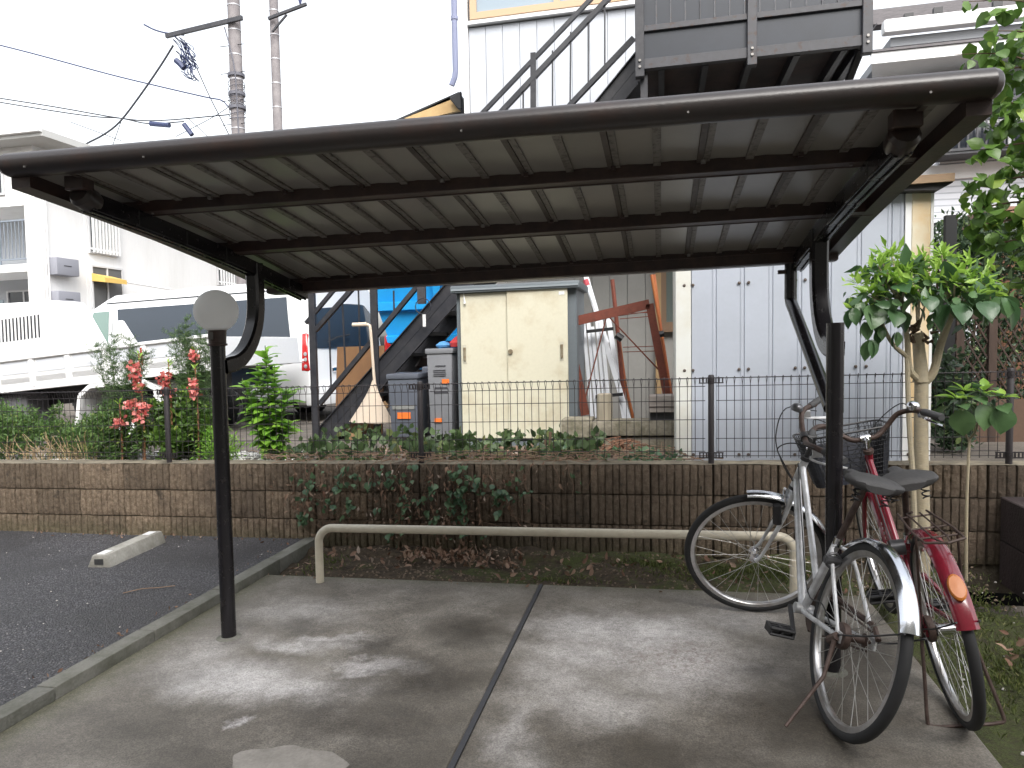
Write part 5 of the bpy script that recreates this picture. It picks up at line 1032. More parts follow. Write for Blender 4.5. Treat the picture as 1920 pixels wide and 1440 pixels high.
w_ = tag(MB().box((4.6, HY-1.3, 2.98), (5.6, HY-0.2, 3.17)).build('timber_beam', mat('brown_timber', (0.20, 0.10, 0.06), rough=0.6, var=0.15), loc=(4.6, HY-1.3, 2.98)), 'brown timber beam end sticking out in front of the tiled house', 'beam')
gp = thing('rusty_gutter_pipe', 'rust streaked downpipe hanging beside the landing before the house', 'drain pipe', (3.1, 11.8, 6.5)); MB().tube([(2.99, 11.9, 7.6), (2.99, 11.9, 6.05)], 0.055, 8).build('pipe', mat('pipe_rusty', (0.55, 0.42, 0.33), rough=0.6, col2=(0.35, 0.18, 0.1), scale=6, amt=0.8), gp)
for z in (6.2, 6.75): MB().box((2.2, 11.9, z), (3.0, 11.94, z+0.04)).build('bracket', m_grey, gp)
# brown screen fence at right
sf = thing('timber_fence', 'dark brown timber and lattice fence behind the young tree', 'fence', (2.9, 6.6, 0.4))
m_tim = mat('dark_timber', (0.055, 0.032, 0.022), rough=0.75, col2=(0.03, 0.018, 0.014), scale=6, amt=0.8, var=0.3, bscale=40, bump=0.3, stretch=(1, 1, 0.2))
MB().box((2.35, 6.50, 1.50), (4.4, 6.56, 1.56)).build('top_rail', m_tim, sf)
for x in (2.36, 2.60, 2.92, 3.3, 3.8): MB().box((x, 6.505, 0.35), (x+0.06, 6.555, 1.50)).build('post', m_tim, sf)
MB().box((2.37, 6.508, 0.38), (4.4, 6.54, 0.84)).build('lower_board', mat('brown_board', (0.10, 0.06, 0.04), rough=0.8, var=0.2), sf)
for k in range(30): MB().bar((2.2+0.075*k, 6.53, 0.86), (2.2+0.075*k+0.35, 6.53, 1.48), 0.012, 0.006, (0, 1, 0)).build('lath', m_tim, sf)
for k in range(30): MB().bar((2.55+0.075*k, 6.52, 0.86), (2.55+0.075*k-0.35, 6.52, 1.48), 0.012, 0.006, (0, 1, 0)).build('lath', m_tim, sf)
bs = thing('brown_shutter', 'reddish brown board panel behind the hedge at the right edge', 'panel', (3.5, 7.8, 0.4))
for k in range(14): MB().box((3.02+0.11*k, 7.8, 0.4), (3.125+0.11*k, 7.83, 2.25)).build('board', mat('red_timber', (0.16, 0.07, 0.035), rough=0.7, var=0.2, rand=0.25), bs)
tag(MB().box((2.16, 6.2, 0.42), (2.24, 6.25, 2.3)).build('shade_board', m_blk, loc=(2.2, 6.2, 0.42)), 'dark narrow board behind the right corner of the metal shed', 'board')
# ================================================================== bicycles
m_silver = mat('silver_paint', (0.60, 0.61, 0.63), rough=0.4, metal=0.35, col2=(0.28, 0.27, 0.26), scale=12, amt=0.6, var=0.1)
m_chrome = mat('chrome', (0.6, 0.6, 0.62), rough=0.12, metal=1.0)
m_fchrome = mat('fender_steel', (0.62, 0.64, 0.68), rough=0.16, metal=1.0, col2=(0.35, 0.31, 0.25), scale=14, amt=0.7, lo=0.55, hi=0.7, vary_rough=0.4)
m_rimal = mat('rim_steel', (0.55, 0.55, 0.56), rough=0.28, metal=0.9, col2=(0.3, 0.26, 0.22), scale=20, amt=0.5)
m_redp = mat('red_paint', (0.17, 0.010, 0.022), rough=0.22, coat=0.5, col2=(0.10, 0.01, 0.016), scale=9, amt=0.5, var=0.1)
m_rusty = mat('rusty_steel', (0.045, 0.026, 0.020), rough=0.6, col2=(0.10, 0.07, 0.06), scale=30, amt=0.6, var=0.3, metal=0.2)
m_sad = mat('saddle_vinyl', (0.028, 0.027, 0.028), rough=0.65, col2=(0.045, 0.043, 0.043), scale=7, amt=0.6, bump=0.15, bscale=120)
m_spoke = mat('spoke_wire', (0.45, 0.44, 0.42), rough=0.35, metal=0.8)
m_amber = mat('amber_reflector', (0.42, 0.13, 0.02), rough=0.35)
def rotm(ax, a): return Matrix.Rotation(a, 3, Vector(ax))
def bike(label, kind, x0, y0, hdg, lean, steer, WB, R_=0.34):
    org = V(x0, y0, 0); t = thing('bicycle', label, 'bicycle', org, None)
    M = rotm((0, 0, 1), hdg) @ rotm((1, 0, 0), lean)
    hb = V(WB-.188, 0, 0.70); ha = V(-math.cos(R(69)), 0, math.sin(R(69))); S = rotm(ha, steer)
    F = lambda p: org+M @ V(*p)
    Kf = lambda p: org+M @ (hb+S @ (V(*p)-hb))
    silver = kind == 'silver'; fm = m_silver if silver else m_redp
    BB = V(.46, 0, .275); ST = V(.31, 0, .62) if silver else V(.315, 0, .60); hub = V(0, 0, R_)
    # --- wheels
    def wheel(T, cx, nm):
        c = V(cx, 0, R_)
        circ = lambda r, y=0: [c+V(math.cos(a)*r, y, math.sin(a)*r) for a in [2*PI*k/64 for k in range(64)]]
        w = MB(T).tube(circ(R_-0.018), 0.0185, 12, closed=True).build(nm, m_tyre, t)
        rp = [(R_-0.030, -0.0125), (R_-0.048, -0.0125), (R_-0.053, -0.006), (R_-0.053, 0.006), (R_-0.048, 0.0125), (R_-0.030, 0.0125)]
        mb = MB(T); mb.grid([[c+V(math.cos(a)*r, y, math.sin(a)*r) for r, y in rp] for a in [2*PI*k/64 for k in range(65)]]); mb.build('rim', m_rimal, w, sharp=50)
        mb = MB(T); mb.lathe([(0.008, -0.052), (0.008, -0.04), (0.026, -0.034), (0.026, -0.030), (0.014, -0.026), (0.014, 0.026), (0.026, 0.030), (0.026, 0.034), (0.008, 0.04), (0.008, 0.052)], c, (0, 1, 0), 16); mb.build('hub', m_rusty if cx == 0 else m_chrome, w)
        if cx == 0: MB(T).lathe([(0.0, -0.058), (0.045, -0.058), (0.048, -0.05), (0.045, -0.036), (0, -0.036)], c, (0, -1, 0) , 20).build('brake_drum', m_rusty, w); MB(T).lathe([(0.030, -0.046), (0.036, -0.043), (0.030, -0.040)], c, (0, -1, 0), 18).build('sprocket', m_rusty, w)
        for k in range(32):
            a = 2*PI*k/32; side = 1 if k % 2 else -1; off = 1.15 if (k//2) % 2 else -1.15
            mb = MB(T); mb.tube([c+V(math.cos(a+off)*0.023, side*0.031, math.sin(a+off)*0.023), c+V(math.cos(a)*(R_-0.052), side*0.002, math.sin(a)*(R_-0.052))], 0.00125, 4, caps=False); mb.build('spoke', m_spoke, w)
        return w
    wheel(F, 0, 'rear_wheel'); wheel(Kf, WB, 'front_wheel')
    def fender(T, cx, a0, a1, m_, nm, wd=0.030, r=None):
        r = r or R_+0.018; rows = []
        for k in range(33):
            a = R(a0+(a1-a0)*k/32); row = []
            for j in range(9):
                u = -1+2*j/8; dr = -0.016*u*u*abs(u); wv = wd*u
                if k == 32: dr -= 0.0
                row.append((cx+math.cos(a)*(r+dr), wv, R_+math.sin(a)*(r+dr)))
            rows.append(row)
        mb = MB(T); mb.grid(rows); mb.grid([[(cx+(p[0]-cx)*0.994, p[1]*0.97, R_+(p[2]-R_)*0.994) for p in r_] for r_ in rows]); return mb.build(nm, m_, t)
    # --- frame
    mb = MB(F)
    H0, H1 = V(WB-.197, 0, .725), V(WB-.245, 0, .85)
    hd_ = (H1-H0).normalized()
    mb.tube([H0-hd_*0.01, H1+hd_*0.005], 0.0185, 16)
    if silver:
        mb.tube([H0+hd_*0.03, BB+V(0.01, 0, 0)], 0.0175, 14, flat=1.25)
        mb.tube([H1-hd_*0.03, V(.405, 0, .41)], 0.0135, 14)
    else:
        mb.tube(spline([H0+hd_*0.035, V(.70, 0, .52), V(.57, 0, .34), BB], 6), 0.022, 14, flat=1.2)
        mb.tube(spline([H1-hd_*0.03, V(.66, 0, .60), V(.52, 0, .44), V(.40, 0, .40)], 6), 0.014, 14)
    mb.tube([BB, ST], 0.0165, 14)
    mb.tube([BB+V(0, -.038, 0), BB+V(0, .038, 0)], 0.022, 16)
    for s_ in (-1, 1):
        mb.tube(spline([BB+V(-.02, s_*.012, 0), V(.33, s_*.035, .29), V(.0, s_*.062, R_-.005)], 4), 0.0095, 10)
        mb.tube(spline([ST+V(.005, s_*.012, -.03), V(.24, s_*.042, .56), V(.0, s_*.064, R_+.005)], 4), 0.0075, 10)
        mb.box((-.022, s_*.062-.004, R_-.022), (.022, s_*.062+.004, R_+.016))
    mb.tube([V(.235, -.045, .555), V(.235, .045, .555)], 0.006, 8)
    fo = mb.build('frame', fm, t)
    if not silver:
        for k in range(9): 
            p = V(.72, 0, .545).lerp(V(.60, 0, .375), k/9); MB(F).box((p.x-.006, .0225, p.z-.004), (p.x+.004, .0245, p.z+.006)).build('frame_mark', m_white, fo)
    for p_, q_ in ((H0-hd_*0.022, H0-hd_*0.008), (H1+hd_*0.004, H1+hd_*0.022)): MB(F).tube([p_, q_], 0.023, 14).build('headset_cup', m_blk if silver else m_rusty, t)
    # --- fork
    mb = MB(Kf); ax_ = V(WB, 0, R_)
    cr = H0-hd_*0.03
    mb.tube([cr+V(0, -.036, -.005), cr+V(0, .036, -.005)], 0.013, 10)
    for s_ in (-1, 1): mb.tube(spline([cr+V(0, s_*.034, 0), cr+V(.045, s_*.045, -.12), V(WB-.085, s_*.052, R_+.13), V(WB-.03, s_*.055, R_+.03), ax_+V(0, s_*.056, 0)], 5), [0.0125]*5+[0.011]*6+[0.0085]*10, 10)
    mb.build('fork', m_silver if silver else m_redp, t)
    fender(Kf, WB, 87 if silver else 48, 175, m_fchrome if silver else m_redp, 'front_fender')
    rf = fender(F, 0, 96 if silver else 92, 155 if silver else 160, m_fchrome if silver else m_redp, 'rear_fender', wd=0.034)
    fender(F, 0, 50, 95, m_fchrome if silver else m_redp, 'rear_fender_front', wd=0.03, r=R_+0.015)
    mb = MB(F)
    for s_ in (-1, 1): mb.tube(spline([V(0, s_*.070, R_), V(-.15, s_*.055, R_+.06), V(-.335, s_*.033, R_+.15)], 4), 0.0032, 6)
    mb.build('fender_stay', m_blk, t)
    # --- crank, chain, pedals
    cr_ = MB(F).lathe([(0.0, -0.052), (0.06, -0.052), (0.085, -0.049), (0.088, -0.046), (0.06, -0.045), (0.0, -0.045)], BB, (0, 1, 0), 32).build('chainring', m_rusty, t)
    ang = R(200) if silver else R(150)
    for s_, a in ((-1, ang+PI), (1, ang)):
        q = BB+V(math.cos(a)*.17, s_*.085, math.sin(a)*.17)
        MB(F).tube([BB+V(0, s_*.058, 0), q], [0.011, 0.009], 8).build('crank', m_chrome if not silver else m_blk, t)
        mb = MB(F); pc = q+V(0, s_*.055, 0)
        for dz in (-.012, .012): mb.tube([pc+V(-.032, -.045, dz), pc+V(.032, -.045, dz), pc+V(.032, .045, dz), pc+V(-.032, .045, dz)], 0.006, 6, closed=True)
        mb.tube([q, pc+V(0, .045, 0)], 0.008, 8)
        for dx in (-.012, .012): mb.box((pc.x+dx-.005, pc.y-.04, pc.z-.012), (pc.x+dx+.005, pc.y+.04, pc.z+.012))
        for u in (-.045, 0, .045): mb.box((pc.x-.032, pc.y+u-.005, pc.z-.014), (pc.x+.032, pc.y+u+.005, pc.z+.014))
        mb.build('pedal', m_blk, t)
    mb = MB(F)
    mb.tube([V(BB.x, -.049, BB.z+.088), V(0, -.049, R_+.036)], 0.004, 6); mb.tube([V(BB.x, -.049, BB.z-.088), V(0, -.049, R_-.036)], 0.004, 6); mb.build('chain', m_rusty, t)
    mb = MB(F); cc = [V(BB.x+.10*math.cos(a), -.062, BB.z+.10*math.sin(a)) for a in [R(k) for k in range(-70, 91, 16)]]+[V(0.02, -.062, R_+.052), V(-.03, -.062, R_+.02)]
    mb.tube(cc, 0.011, 6); mb.build('chain_guard', m_rusty if silver else m_redp, t)
    # --- saddle and seat post
    tilt = V(-.14, 0, 1).normalized() if True else None
    SP_ = ST+(ST-BB).normalized()*(0.245 if silver else 0.245)
    MB(F).tube([ST-V(-.01, 0, .02), SP_], 0.0125, 12).build('seat_post', m_rusty, t)
    MB(F).tube([ST+V(0, 0, -.03), ST+V(-.004, 0, .004)], 0.020, 12).build('seat_clamp', m_chrome, t)
    sc = SP_+V(0.02, 0, .035); rows = []
    prof = [(-.135, .055, -.012), (-.128, .088, .0), (-.105, .104, .012), (-.06, .103, .022), (-.02, .078, .020), (.02, .045, .014), (.07, .030, .012), (.12, .025, .012), (.145, .020, .006), (.152, .008, -.004)]
    for x, w, h in prof:
        rows.append([(sc.x+x, w*math.cos(a), sc.z+(h+0.004)*1.0*max(0, math.sin(a))**0.55+(0.035 if abs(x) < .14 else .02)*min(0, math.sin(a))*1.0-(0.004*abs(math.cos(a)))) for a in [2*PI*k/24 for k in range(24)]])
    mb = MB(F); mb.grid(rows, True); mb.add(rows[0], [tuple(range(24))]); mb.add(rows[-1], [tuple(range(24))]); sd_ = mb.build('saddle', m_sad, t, sharp=60, fix=True)
    mb = MB(F)
    for s_ in (-1, 1):
        mb.tube([sc+V(-.10, s_*.03, -.02), sc+V(-.03, s_*.03, -.04), sc+V(.08, s_*.012, -.03)], 0.0045, 6)
        hx = [sc+V(-.085+.014*math.cos(a), s_*.055+.014*math.sin(a), -.02-a*.0032) for a in [k*0.6 for k in range(34)]]; mb.tube(hx, 0.003, 5)
    mb.build('saddle_spring', m_blk, sd_)
    # --- handlebar
    top = H1+hd_*0.13 if silver else H1+hd_*0.075
    MB(Kf).tube([H1, top], 0.0115, 12).build('stem', m_blk if silver else m_chrome, t)
    cl = top+V(.045, 0, .0); mb = MB(Kf); mb.tube([top-V(0, 0, .01), cl], 0.014, 10); mb.tube([cl+V(0, -.022, 0), cl+V(0, .022, 0)], 0.019, 12); mb.build('stem_clamp', m_blk if silver else m_chrome, t)
    hh = 0.035 if silver else 0.095
    mbm = m_rusty
    bar = []
    for s_ in (-1, 1):
        pts = [cl, cl+V(0, s_*.05, 0), cl+V(.01, s_*.10, hh*.35), cl+V(0, s_*.155, hh*.9), cl+V(-.04, s_*.20, hh*1.05), cl+V(-.10, s_*.235, hh), cl+V(-.16, s_*.255, hh*.9)]
        if silver: pts = [cl, cl+V(0, s_*.05, 0), cl+V(.0, s_*.10, .015), cl+V(-.005, s_*.16, .035), cl+V(-.02, s_*.20, .045), cl+V(-.045, s_*.235, .045), cl+V(-.08, s_*.27, .04)]
        if s_ < 0: left = spline(pts, 4)
        else: right = spline(pts, 4)
        g0, g1 = (cl+V(-.115, s_*.240, hh*.98), cl+V(-.235, s_*.275, hh*.75)) if not silver else (cl+V(-.05, s_*.24, .045), cl+V(-.12, s_*.335, .045))
        MB(Kf).tube([g0, g0.lerp(g1, .1), g0.lerp(g1, .9), g1], [0.014, 0.0165, 0.0165, 0.015], 12).build('grip', mat('grip_rubber', (0.05, 0.05, 0.052), rough=0.7), t)
        L0 = cl+V(-.095 if not silver else -.03, s_*.235 if not silver else s_*.21, hh-.01)
        lv = MB(Kf); lv.box((L0.x-.02, L0.y-.012, L0.z-.018), (L0.x+.02, L0.y+.012, L0.z+.012))
        lv.tube(spline([L0+V(0.0, 0, -.012), L0+V(.03, s_*.012, -.022), L0+V(-.02, s_*.03, -.04), L0+V(-.11, s_*.05, -.055)], 4), 0.0052, 6, flat=1.5); lv.build('brake_lever', m_chrome if not silver else m_silver, t)
    MB(Kf).tube(left[::-1]+right[1:], 0.0122, 12).build('handlebar', mbm, t)
    bs_ = -1; b0 = cl+V(-.06, bs_*.215, hh+.015)
    if silver: b0 = cl+V(.015, -.185, .055)
    bl = MB(Kf); bl.lathe([(0.0, .034), (0.012, .033), (0.022, .027), (0.028, .016), (0.029, .004), (0.026, 0.0), (0.0, 0.0)], b0, (-.4, 0, 1), 20); bl.build('bell', m_chrome if not silver else mat('bell_grey', (0.13, 0.13, 0.14), rough=0.3, metal=0.6), t)
    # cables
    mb = MB(Kf)
    for s_ in (-1, 1):
        mb.tube(spline([cl+V(-.08, s_*.225, hh-.01), cl+V(.06, s_*.19, hh+.03), cl+V(.12, s_*.06, .02 if not silver else -.02), cl+V(.10, -s_*.02, -.12), cl+V(.045, 0, -.25)], 6), 0.0028, 5)
    mb.build('brake_cable', m_blk, t)
    mb = MB(F); mb.tube(spline([H1+V(.02, .02, -.02), V(.62, .025, .58), V(.42, .02, .36), V(.2, .05, .38), V(.03, .06, R_-.02)], 5), 0.0028, 5); mb.build('rear_cable', m_blk, t)
    # front calliper
    mb = MB(Kf); c_ = cr+V(.025, 0, -.01); 
    for s_ in (-1, 1): mb.tube(spline([c_+V(0, 0, .012), c_+V(.012, s_*.032, 0), c_+V(.008, s_*.030, -.055)], 4), 0.005, 6); mb.box((c_.x-.012, s_*.019-.005, c_.z-.068), (c_.x+.028, s_*.019+.005, c_.z-.056))
    mb.build('brake_calliper', m_chrome, t)
    # --- kickstands
    if silver:
        mb = MB(F); mb.tube([V(-.01, .075, R_-.01), V(-.05, .10, .20), V(-.13, .22, .035)], [0.009, 0.0075, 0.006], 8)
        mb.tube([V(-.015, .072, R_), V(0.02, .078, R_-.03)], 0.016, 8); mb.build('kickstand', m_rusty, t)
        lk = MB(F); lk.tube([V(.215, .045+.028*math.cos(a), .55+.028*math.sin(a)) for a in [2*PI*k/16 for k in range(16)]], 0.006, 6, closed=True)
        lk.tube([V(.225, .015, .55), V(.215, .075, .55)], 0.017, 10); lk.build('ring_lock', mat('lock_dark', (0.07, 0.07, 0.075), rough=0.4, metal=0.4), t)
        dy = MB(Kf); dy.tube([cr+V(.075, .045, -.05), cr+V(.075, .045, -.15)], [0.018, 0.022], 12); dy.build('dynamo', m_blk, t)
    else:
        mb = MB(F); mb.tube(spline([V(0.0, .075, R_), V(-.035, .10, .17), V(-.06, .12, .035), V(-.065, .115, .015)], 4)+spline([V(-.067, .08, .012), V(-.067, -.08, .012)], 4)+spline([V(-.065, -.115, .015), V(-.06, -.12, .035), V(-.035, -.10, .17), V(0, -.075, R_)], 4), 0.0065, 8); mb.build('stand', m_rusty, t)
        # rear rack
        z = R_+0.385; mb = MB(F)
        mb.tube([V(.17, -.05, z), V(-.10, -.065, z), V(-.235, -.06, z), V(-.265, 0, z), V(-.235, .06, z), V(-.10, .065, z), V(.17, .05, z)], 0.0045, 6)
        for u in (-.022, .022): mb.tube([V(.15, u, z), V(-.18, u, z-.002), V(-.25, u*.5, z)], 0.0035, 6)
        for xx in (.12, -.05, -.17): mb.tube([V(xx, -.06, z-.004), V(xx, .06, z-.004)], 0.0035, 6)
        for s_ in (-1, 1): mb.tube([V(-.14, s_*.064, z), V(0, s_*.072, R_)], 0.0045, 6)
        mb.tube([V(.17, 0, z), V(.27, 0, z-.03)], 0.005, 6)
        mb.build('rear_rack', m_rusty, t)
        a = R(139); o_ = V((R_+.022)*math.cos(a), 0, R_+(R_+.022)*math.sin(a)); od = V(math.cos(a), 0, math.sin(a))
        mb = MB(F); td = V(-math.sin(a), 0, math.cos(a)); rows = []
        for r_, h in ((1, 0), (1, .008), (.85, .013), (0.001, .014)): rows.append([o_+od*h+td*(.045*r_*math.sin(q))+V(0, .026*r_*math.cos(q), 0) for q in [2*PI*k/24 for k in range(24)]])
        mb.grid(rows, True); mb.build('reflector', m_amber, t)
        mb = MB(F); mb.tube([V(.16, .05, .60), V(.16, .10, .60)], 0.03, 16); mb.build('ring_lock', mat('lock_dark', (0.07, 0.07, 0.075), rough=0.4, metal=0.4), t)
        mb = MB(F); mb.tube([V(-.02, -.03, R_), V(-.02, .03, R_)], 0.02, 12); mb.build('hub_gear', m_chrome, t)
        # basket of wire mesh
        c0 = cl+V(.20, .07, .03); bk = MB(Kf); w0, w1, l0, l1, h = .165, .215, .09, .14, .26; N_ = 11
        def q(u, v, k):   # ring point
            f_ = k; W = w0+(w1-w0)*f_; L = l0+(l1-l0)*f_; return c0+V(L*u, W*v, -h+h*f_)
        pan = MB(Kf)
        def ringp(f_):
            out = []
            for t_ in [2*PI*k/44 for k in range(44)]:
                cx_, sy_ = math.cos(t_), math.sin(t_); e = 0.32
                out.append(q(math.copysign(abs(cx_)**e, cx_), math.copysign(abs(sy_)**e, sy_), f_))
            return out
        bt = MB(Kf).tube(ringp(1.0), 0.0055, 6, closed=True).build('basket', m_blk, t)
        for k in range(1, 12): MB(Kf).tube(ringp(k/12), 0.0016, 4, closed=True).build('wire_ring', m_blk, bt)
        A = ringp(0.0); B = ringp(1.0)
        mb = MB(Kf)
        for j in range(44): mb.tube([A[j], B[j]], 0.0016, 4)
        for j in range(44): mb.tube([A[j], B[(j+3) % 44]], 0.0012, 4); mb.tube([A[(j+3) % 44], B[j]], 0.0012, 4)
        o = mb.build('wire_mesh', m_blk, bt); o['kind'] = 'stuff'
        mb = MB(Kf); mb.add(A, [tuple(range(44))])
        fr = [k for k in range(44) if math.cos(2*PI*k/44) > -0.86]
        for k in fr: mb.add([A[k], A[(k+1) % 44], A[(k+1) % 44].lerp(B[(k+1) % 44], .72), A[k].lerp(B[k], .72)], [(0, 1, 2, 3)])
        mb.build('basket_panel', mat('basket_plastic', (0.03, 0.033, 0.045), rough=0.5), bt)
    return t
bike('silver city bicycle with chromed fenders, its front wheel turned hard left', 'silver', 0.5879, 2.667, 1.7334, 0.2378, 1.436, 1.08)
bike('dark red bicycle with black wire basket, amber reflector and rusty rear rack', 'red', *RED)
# ================================================================== vegetation
m_bark = mat('pale_bark', (0.33, 0.28, 0.19), rough=0.85, col2=(0.28, 0.25, 0.19), scale=18, amt=0.6, var=0.15, bscale=60, bump=0.4, stretch=(1, 1, 3))
m_brown = mat('brown_stem', (0.10, 0.065, 0.04), rough=0.9, var=0.3)
m_gstem = mat('green_stem', (0.10, 0.15, 0.05), rough=0.7, var=0.2)
L_big = leafmat('leaf_big', (0.055, 0.12, 0.05), (0.12, 0.21, 0.085), rough=0.32)
L_tip = leafmat('leaf_young', (0.20, 0.36, 0.05), (0.34, 0.52, 0.09), rough=0.35, trans=0.45)
L_tree = leafmat('leaf_tree', (0.05, 0.11, 0.022), (0.14, 0.25, 0.045), (0.30, 0.40, 0.07), rough=0.4)
L_shrub = leafmat('leaf_shrub', (0.055, 0.12, 0.03), (0.14, 0.24, 0.065), (0.26, 0.32, 0.08), rough=0.5)
L_feath = leafmat('leaf_feathery', (0.06, 0.12, 0.05), (0.15, 0.24, 0.10), (0.24, 0.36, 0.12), rough=0.6)
L_dark = leafmat('leaf_hedge', (0.028, 0.055, 0.032), (0.075, 0.12, 0.06), (0.20, 0.27, 0.09), rough=0.45)
L_vine = leafmat('leaf_vine', (0.06, 0.125, 0.07), (0.13, 0.22, 0.11), rough=0.4)
L_creep = leafmat('leaf_creeper', (0.04, 0.07, 0.03), (0.095, 0.15, 0.055), (0.24, 0.25, 0.10), rough=0.5)
L_dead = leafmat('leaf_dead', (0.13, 0.065, 0.04), (0.30, 0.20, 0.14), (0.44, 0.36, 0.30), rough=0.8, trans=0.1)
L_light = leafmat('leaf_lightgreen', (0.13, 0.29, 0.035), (0.25, 0.46, 0.06), (0.34, 0.56, 0.08), rough=0.45, trans=0.45)
m_flow = leafmat('petal_coral', (0.60, 0.12, 0.11), (0.80, 0.28, 0.25), (0.85, 0.45, 0.40), rough=0.6, trans=0.3)

def leaf_mesh(name, m, L=0.11, W=0.08, lobed=False, droop=0.25, fold=0.25, n=8):
    """one broad leaf: base at the origin, pointing along +x, edges raised from the midrib"""
    rows = []
    for i in range(n+1):
        t = i/n
        w = W*0.5*(math.sin(PI*min(1, t*1.18+0.02))**0.75 if not lobed else (math.sin(PI*t**0.62)**0.8)*(1+0.22*math.cos(t*15)))
        if i == n: w = 0.0005
        z = -droop*L*t*t
        rows.append([(L*t-(0.05*L*(1 if t < .3 else 0)), -w, z+fold*w), (L*t, -w*0.5, z+fold*w*0.35), (L*t, 0, z), (L*t, w*0.5, z+fold*w*0.35), (L*t-(0.05*L*(1 if t < .3 else 0)), w, z+fold*w)])
    mb = MB(); mb.grid(rows); return mb.build(name, m, mesh_only=True, sharp=80)
def stem(mb, pts, r0, r1, n=7):
    p = spline(pts, 5); mb.tube(p, [r0+(r1-r0)*i/(len(p)-1) for i in range(len(p))], n)
def rosette(parent, c, k, mesh, rad, el0, el1, scale, nm='leaf', rr=random):
    for i in range(k):
        az = 2*PI*(i*0.381966)+rr.uniform(-.3, .3); el = el0+(el1-el0)*i/max(1, k-1)+rr.uniform(-.2, .2)
        d = V(math.cos(az)*math.cos(el), math.sin(az)*math.cos(el), math.sin(el)); p = c+d*rad*(1-0.4*i/k)
        s_ = scale*rr.uniform(0.7, 1.25)
        o = inst(nm, mesh, p, parent, rot=(rr.uniform(-.4, .4), -el+rr.uniform(-.1, .2), az), scale=s_)
# ---- young broad-leaved tree in front of the wall
tr = thing('young_tree', 'young broad-leaved tree with pale forked trunk behind the red bicycle', 'tree', (1.47, 4.5, 0))
mb = MB(); stem(mb, [(1.475, 4.5, -0.03), (1.47, 4.5, 0.35), (1.458, 4.5, 0.75), (1.455, 4.5, 1.14)], 0.042, 0.036, 14)
mb.tube([(1.452, 4.5, 1.12), (1.45, 4.5, 1.20), (1.43, 4.5, 1.40)], [0.044, 0.036, 0.030], 12)
stem(mb, [(1.45, 4.5, 1.10), (1.51, 4.49, 1.17), (1.545, 4.48, 1.33), (1.60, 4.47, 1.52)], 0.026, 0.018, 10)
stem(mb, [(1.45, 4.49, 1.12), (1.38, 4.46, 1.20), (1.355, 4.44, 1.40), (1.32, 4.43, 1.60)], 0.020, 0.012, 9)
stem(mb, [(1.36, 4.45, 1.27), (1.28, 4.42, 1.34), (1.22, 4.40, 1.45), (1.17, 4.38, 1.60)], 0.014, 0.008, 8)
stem(mb, [(1.425, 4.44, -0.02), (1.40, 4.44, 0.55), (1.378, 4.45, 0.9), (1.362, 4.45, 1.28)], 0.016, 0.014, 8)
mb.build('trunk', m_bark, tr)
mb = MB(); rr = random.Random(11)
for k in range(22): p = V(1.43, 4.49, 1.40)+V(rr.uniform(-.05, .07), rr.uniform(-.04, .04), rr.uniform(-.06, .04)); mb.tube([p, p+V(rr.uniform(-.05, .05), rr.uniform(-.04, .04), rr.uniform(.0, .05))], [0.012, 0.003], 5)
mb.build('cut_knot', m_brown, tr)
bl_ = leaf_mesh('leaf', L_big, 0.125, 0.105, droop=0.45, n=8); ll_ = leaf_mesh('leaf', L_big, 0.10, 0.055, droop=0.3, n=8); yl_ = leaf_mesh('leaf', L_tip, 0.085, 0.030, lobed=True, droop=0.15, n=9); yb_ = leaf_mesh('leaf', L_tip, 0.10, 0.05, droop=0.3, n=8)
tips = [(1.20, 4.42, 1.78), (1.27, 4.36, 1.70), (1.14, 4.38, 1.62), (1.34, 4.40, 1.73), (1.44, 4.36, 1.66), (1.52, 4.44, 1.74), (1.60, 4.40, 1.70), (1.68, 4.46, 1.66), (1.44, 4.50, 1.80), (1.75, 4.42, 1.60), (1.24, 4.50, 1.82), (1.58, 4.52, 1.80), (1.36, 4.34, 1.60), (1.30, 4.52, 1.84), (1.12, 4.40, 1.55), (1.64, 4.36, 1.60), (1.22, 4.5, 1.72), (1.36, 4.55, 1.78), (1.50, 4.36, 1.82), (1.68, 4.5, 1.76), (1.30, 4.30, 1.66), (1.40, 4.46, 1.72), (1.56, 4.34, 1.66), (1.10, 4.45, 1.68), (1.77, 4.5, 1.68)]
tw = MB()
for i, c in enumerate(tips):
    c = V(*c); base = V(1.32, 4.43, 1.58) if c.x < 1.38 else (V(1.43, 4.49, 1.42) if c.x < 1.5 else V(1.60, 4.47, 1.52))
    stem(tw, [base, base.lerp(c, .5)+V(0, 0, -.02), c], 0.008, 0.004, 6)
    rosette(tr, c, 5, yl_, 0.02, 0.5, 1.2, 0.95, rr=rr); rosette(tr, c, 2 if i > 9 else 3, yb_, 0.03, 0.1, 0.6, 0.9, rr=rr)
    rosette(tr, c-V(0, 0, .03), 1 if i > 9 else 3, bl_ if i % 2 else ll_, 0.045, -0.7, 0.0, 0.9, rr=rr)
for c in ((1.17, 4.38, 1.58), (1.26, 4.36, 1.55), (1.40, 4.30, 1.62), (1.55, 4.32, 1.58), (1.68, 4.34, 1.57), (1.80, 4.40, 1.60)):
    rosette(tr, V(*c), 4, bl_, 0.05, -1.0, -0.4, 1.25, rr=rr)
for c in ((1.12, 4.36, 1.48), (1.20, 4.36, 1.45), (1.28, 4.36, 1.42), (1.06, 4.38, 1.56), (1.15, 4.36, 1.38), (1.10, 4.4, 1.60)): rosette(tr, V(*c), 3, ll_, 0.02, -1.4, -1.0, 1.1, rr=rr)
tw.build('twigs', m_bark, tr)
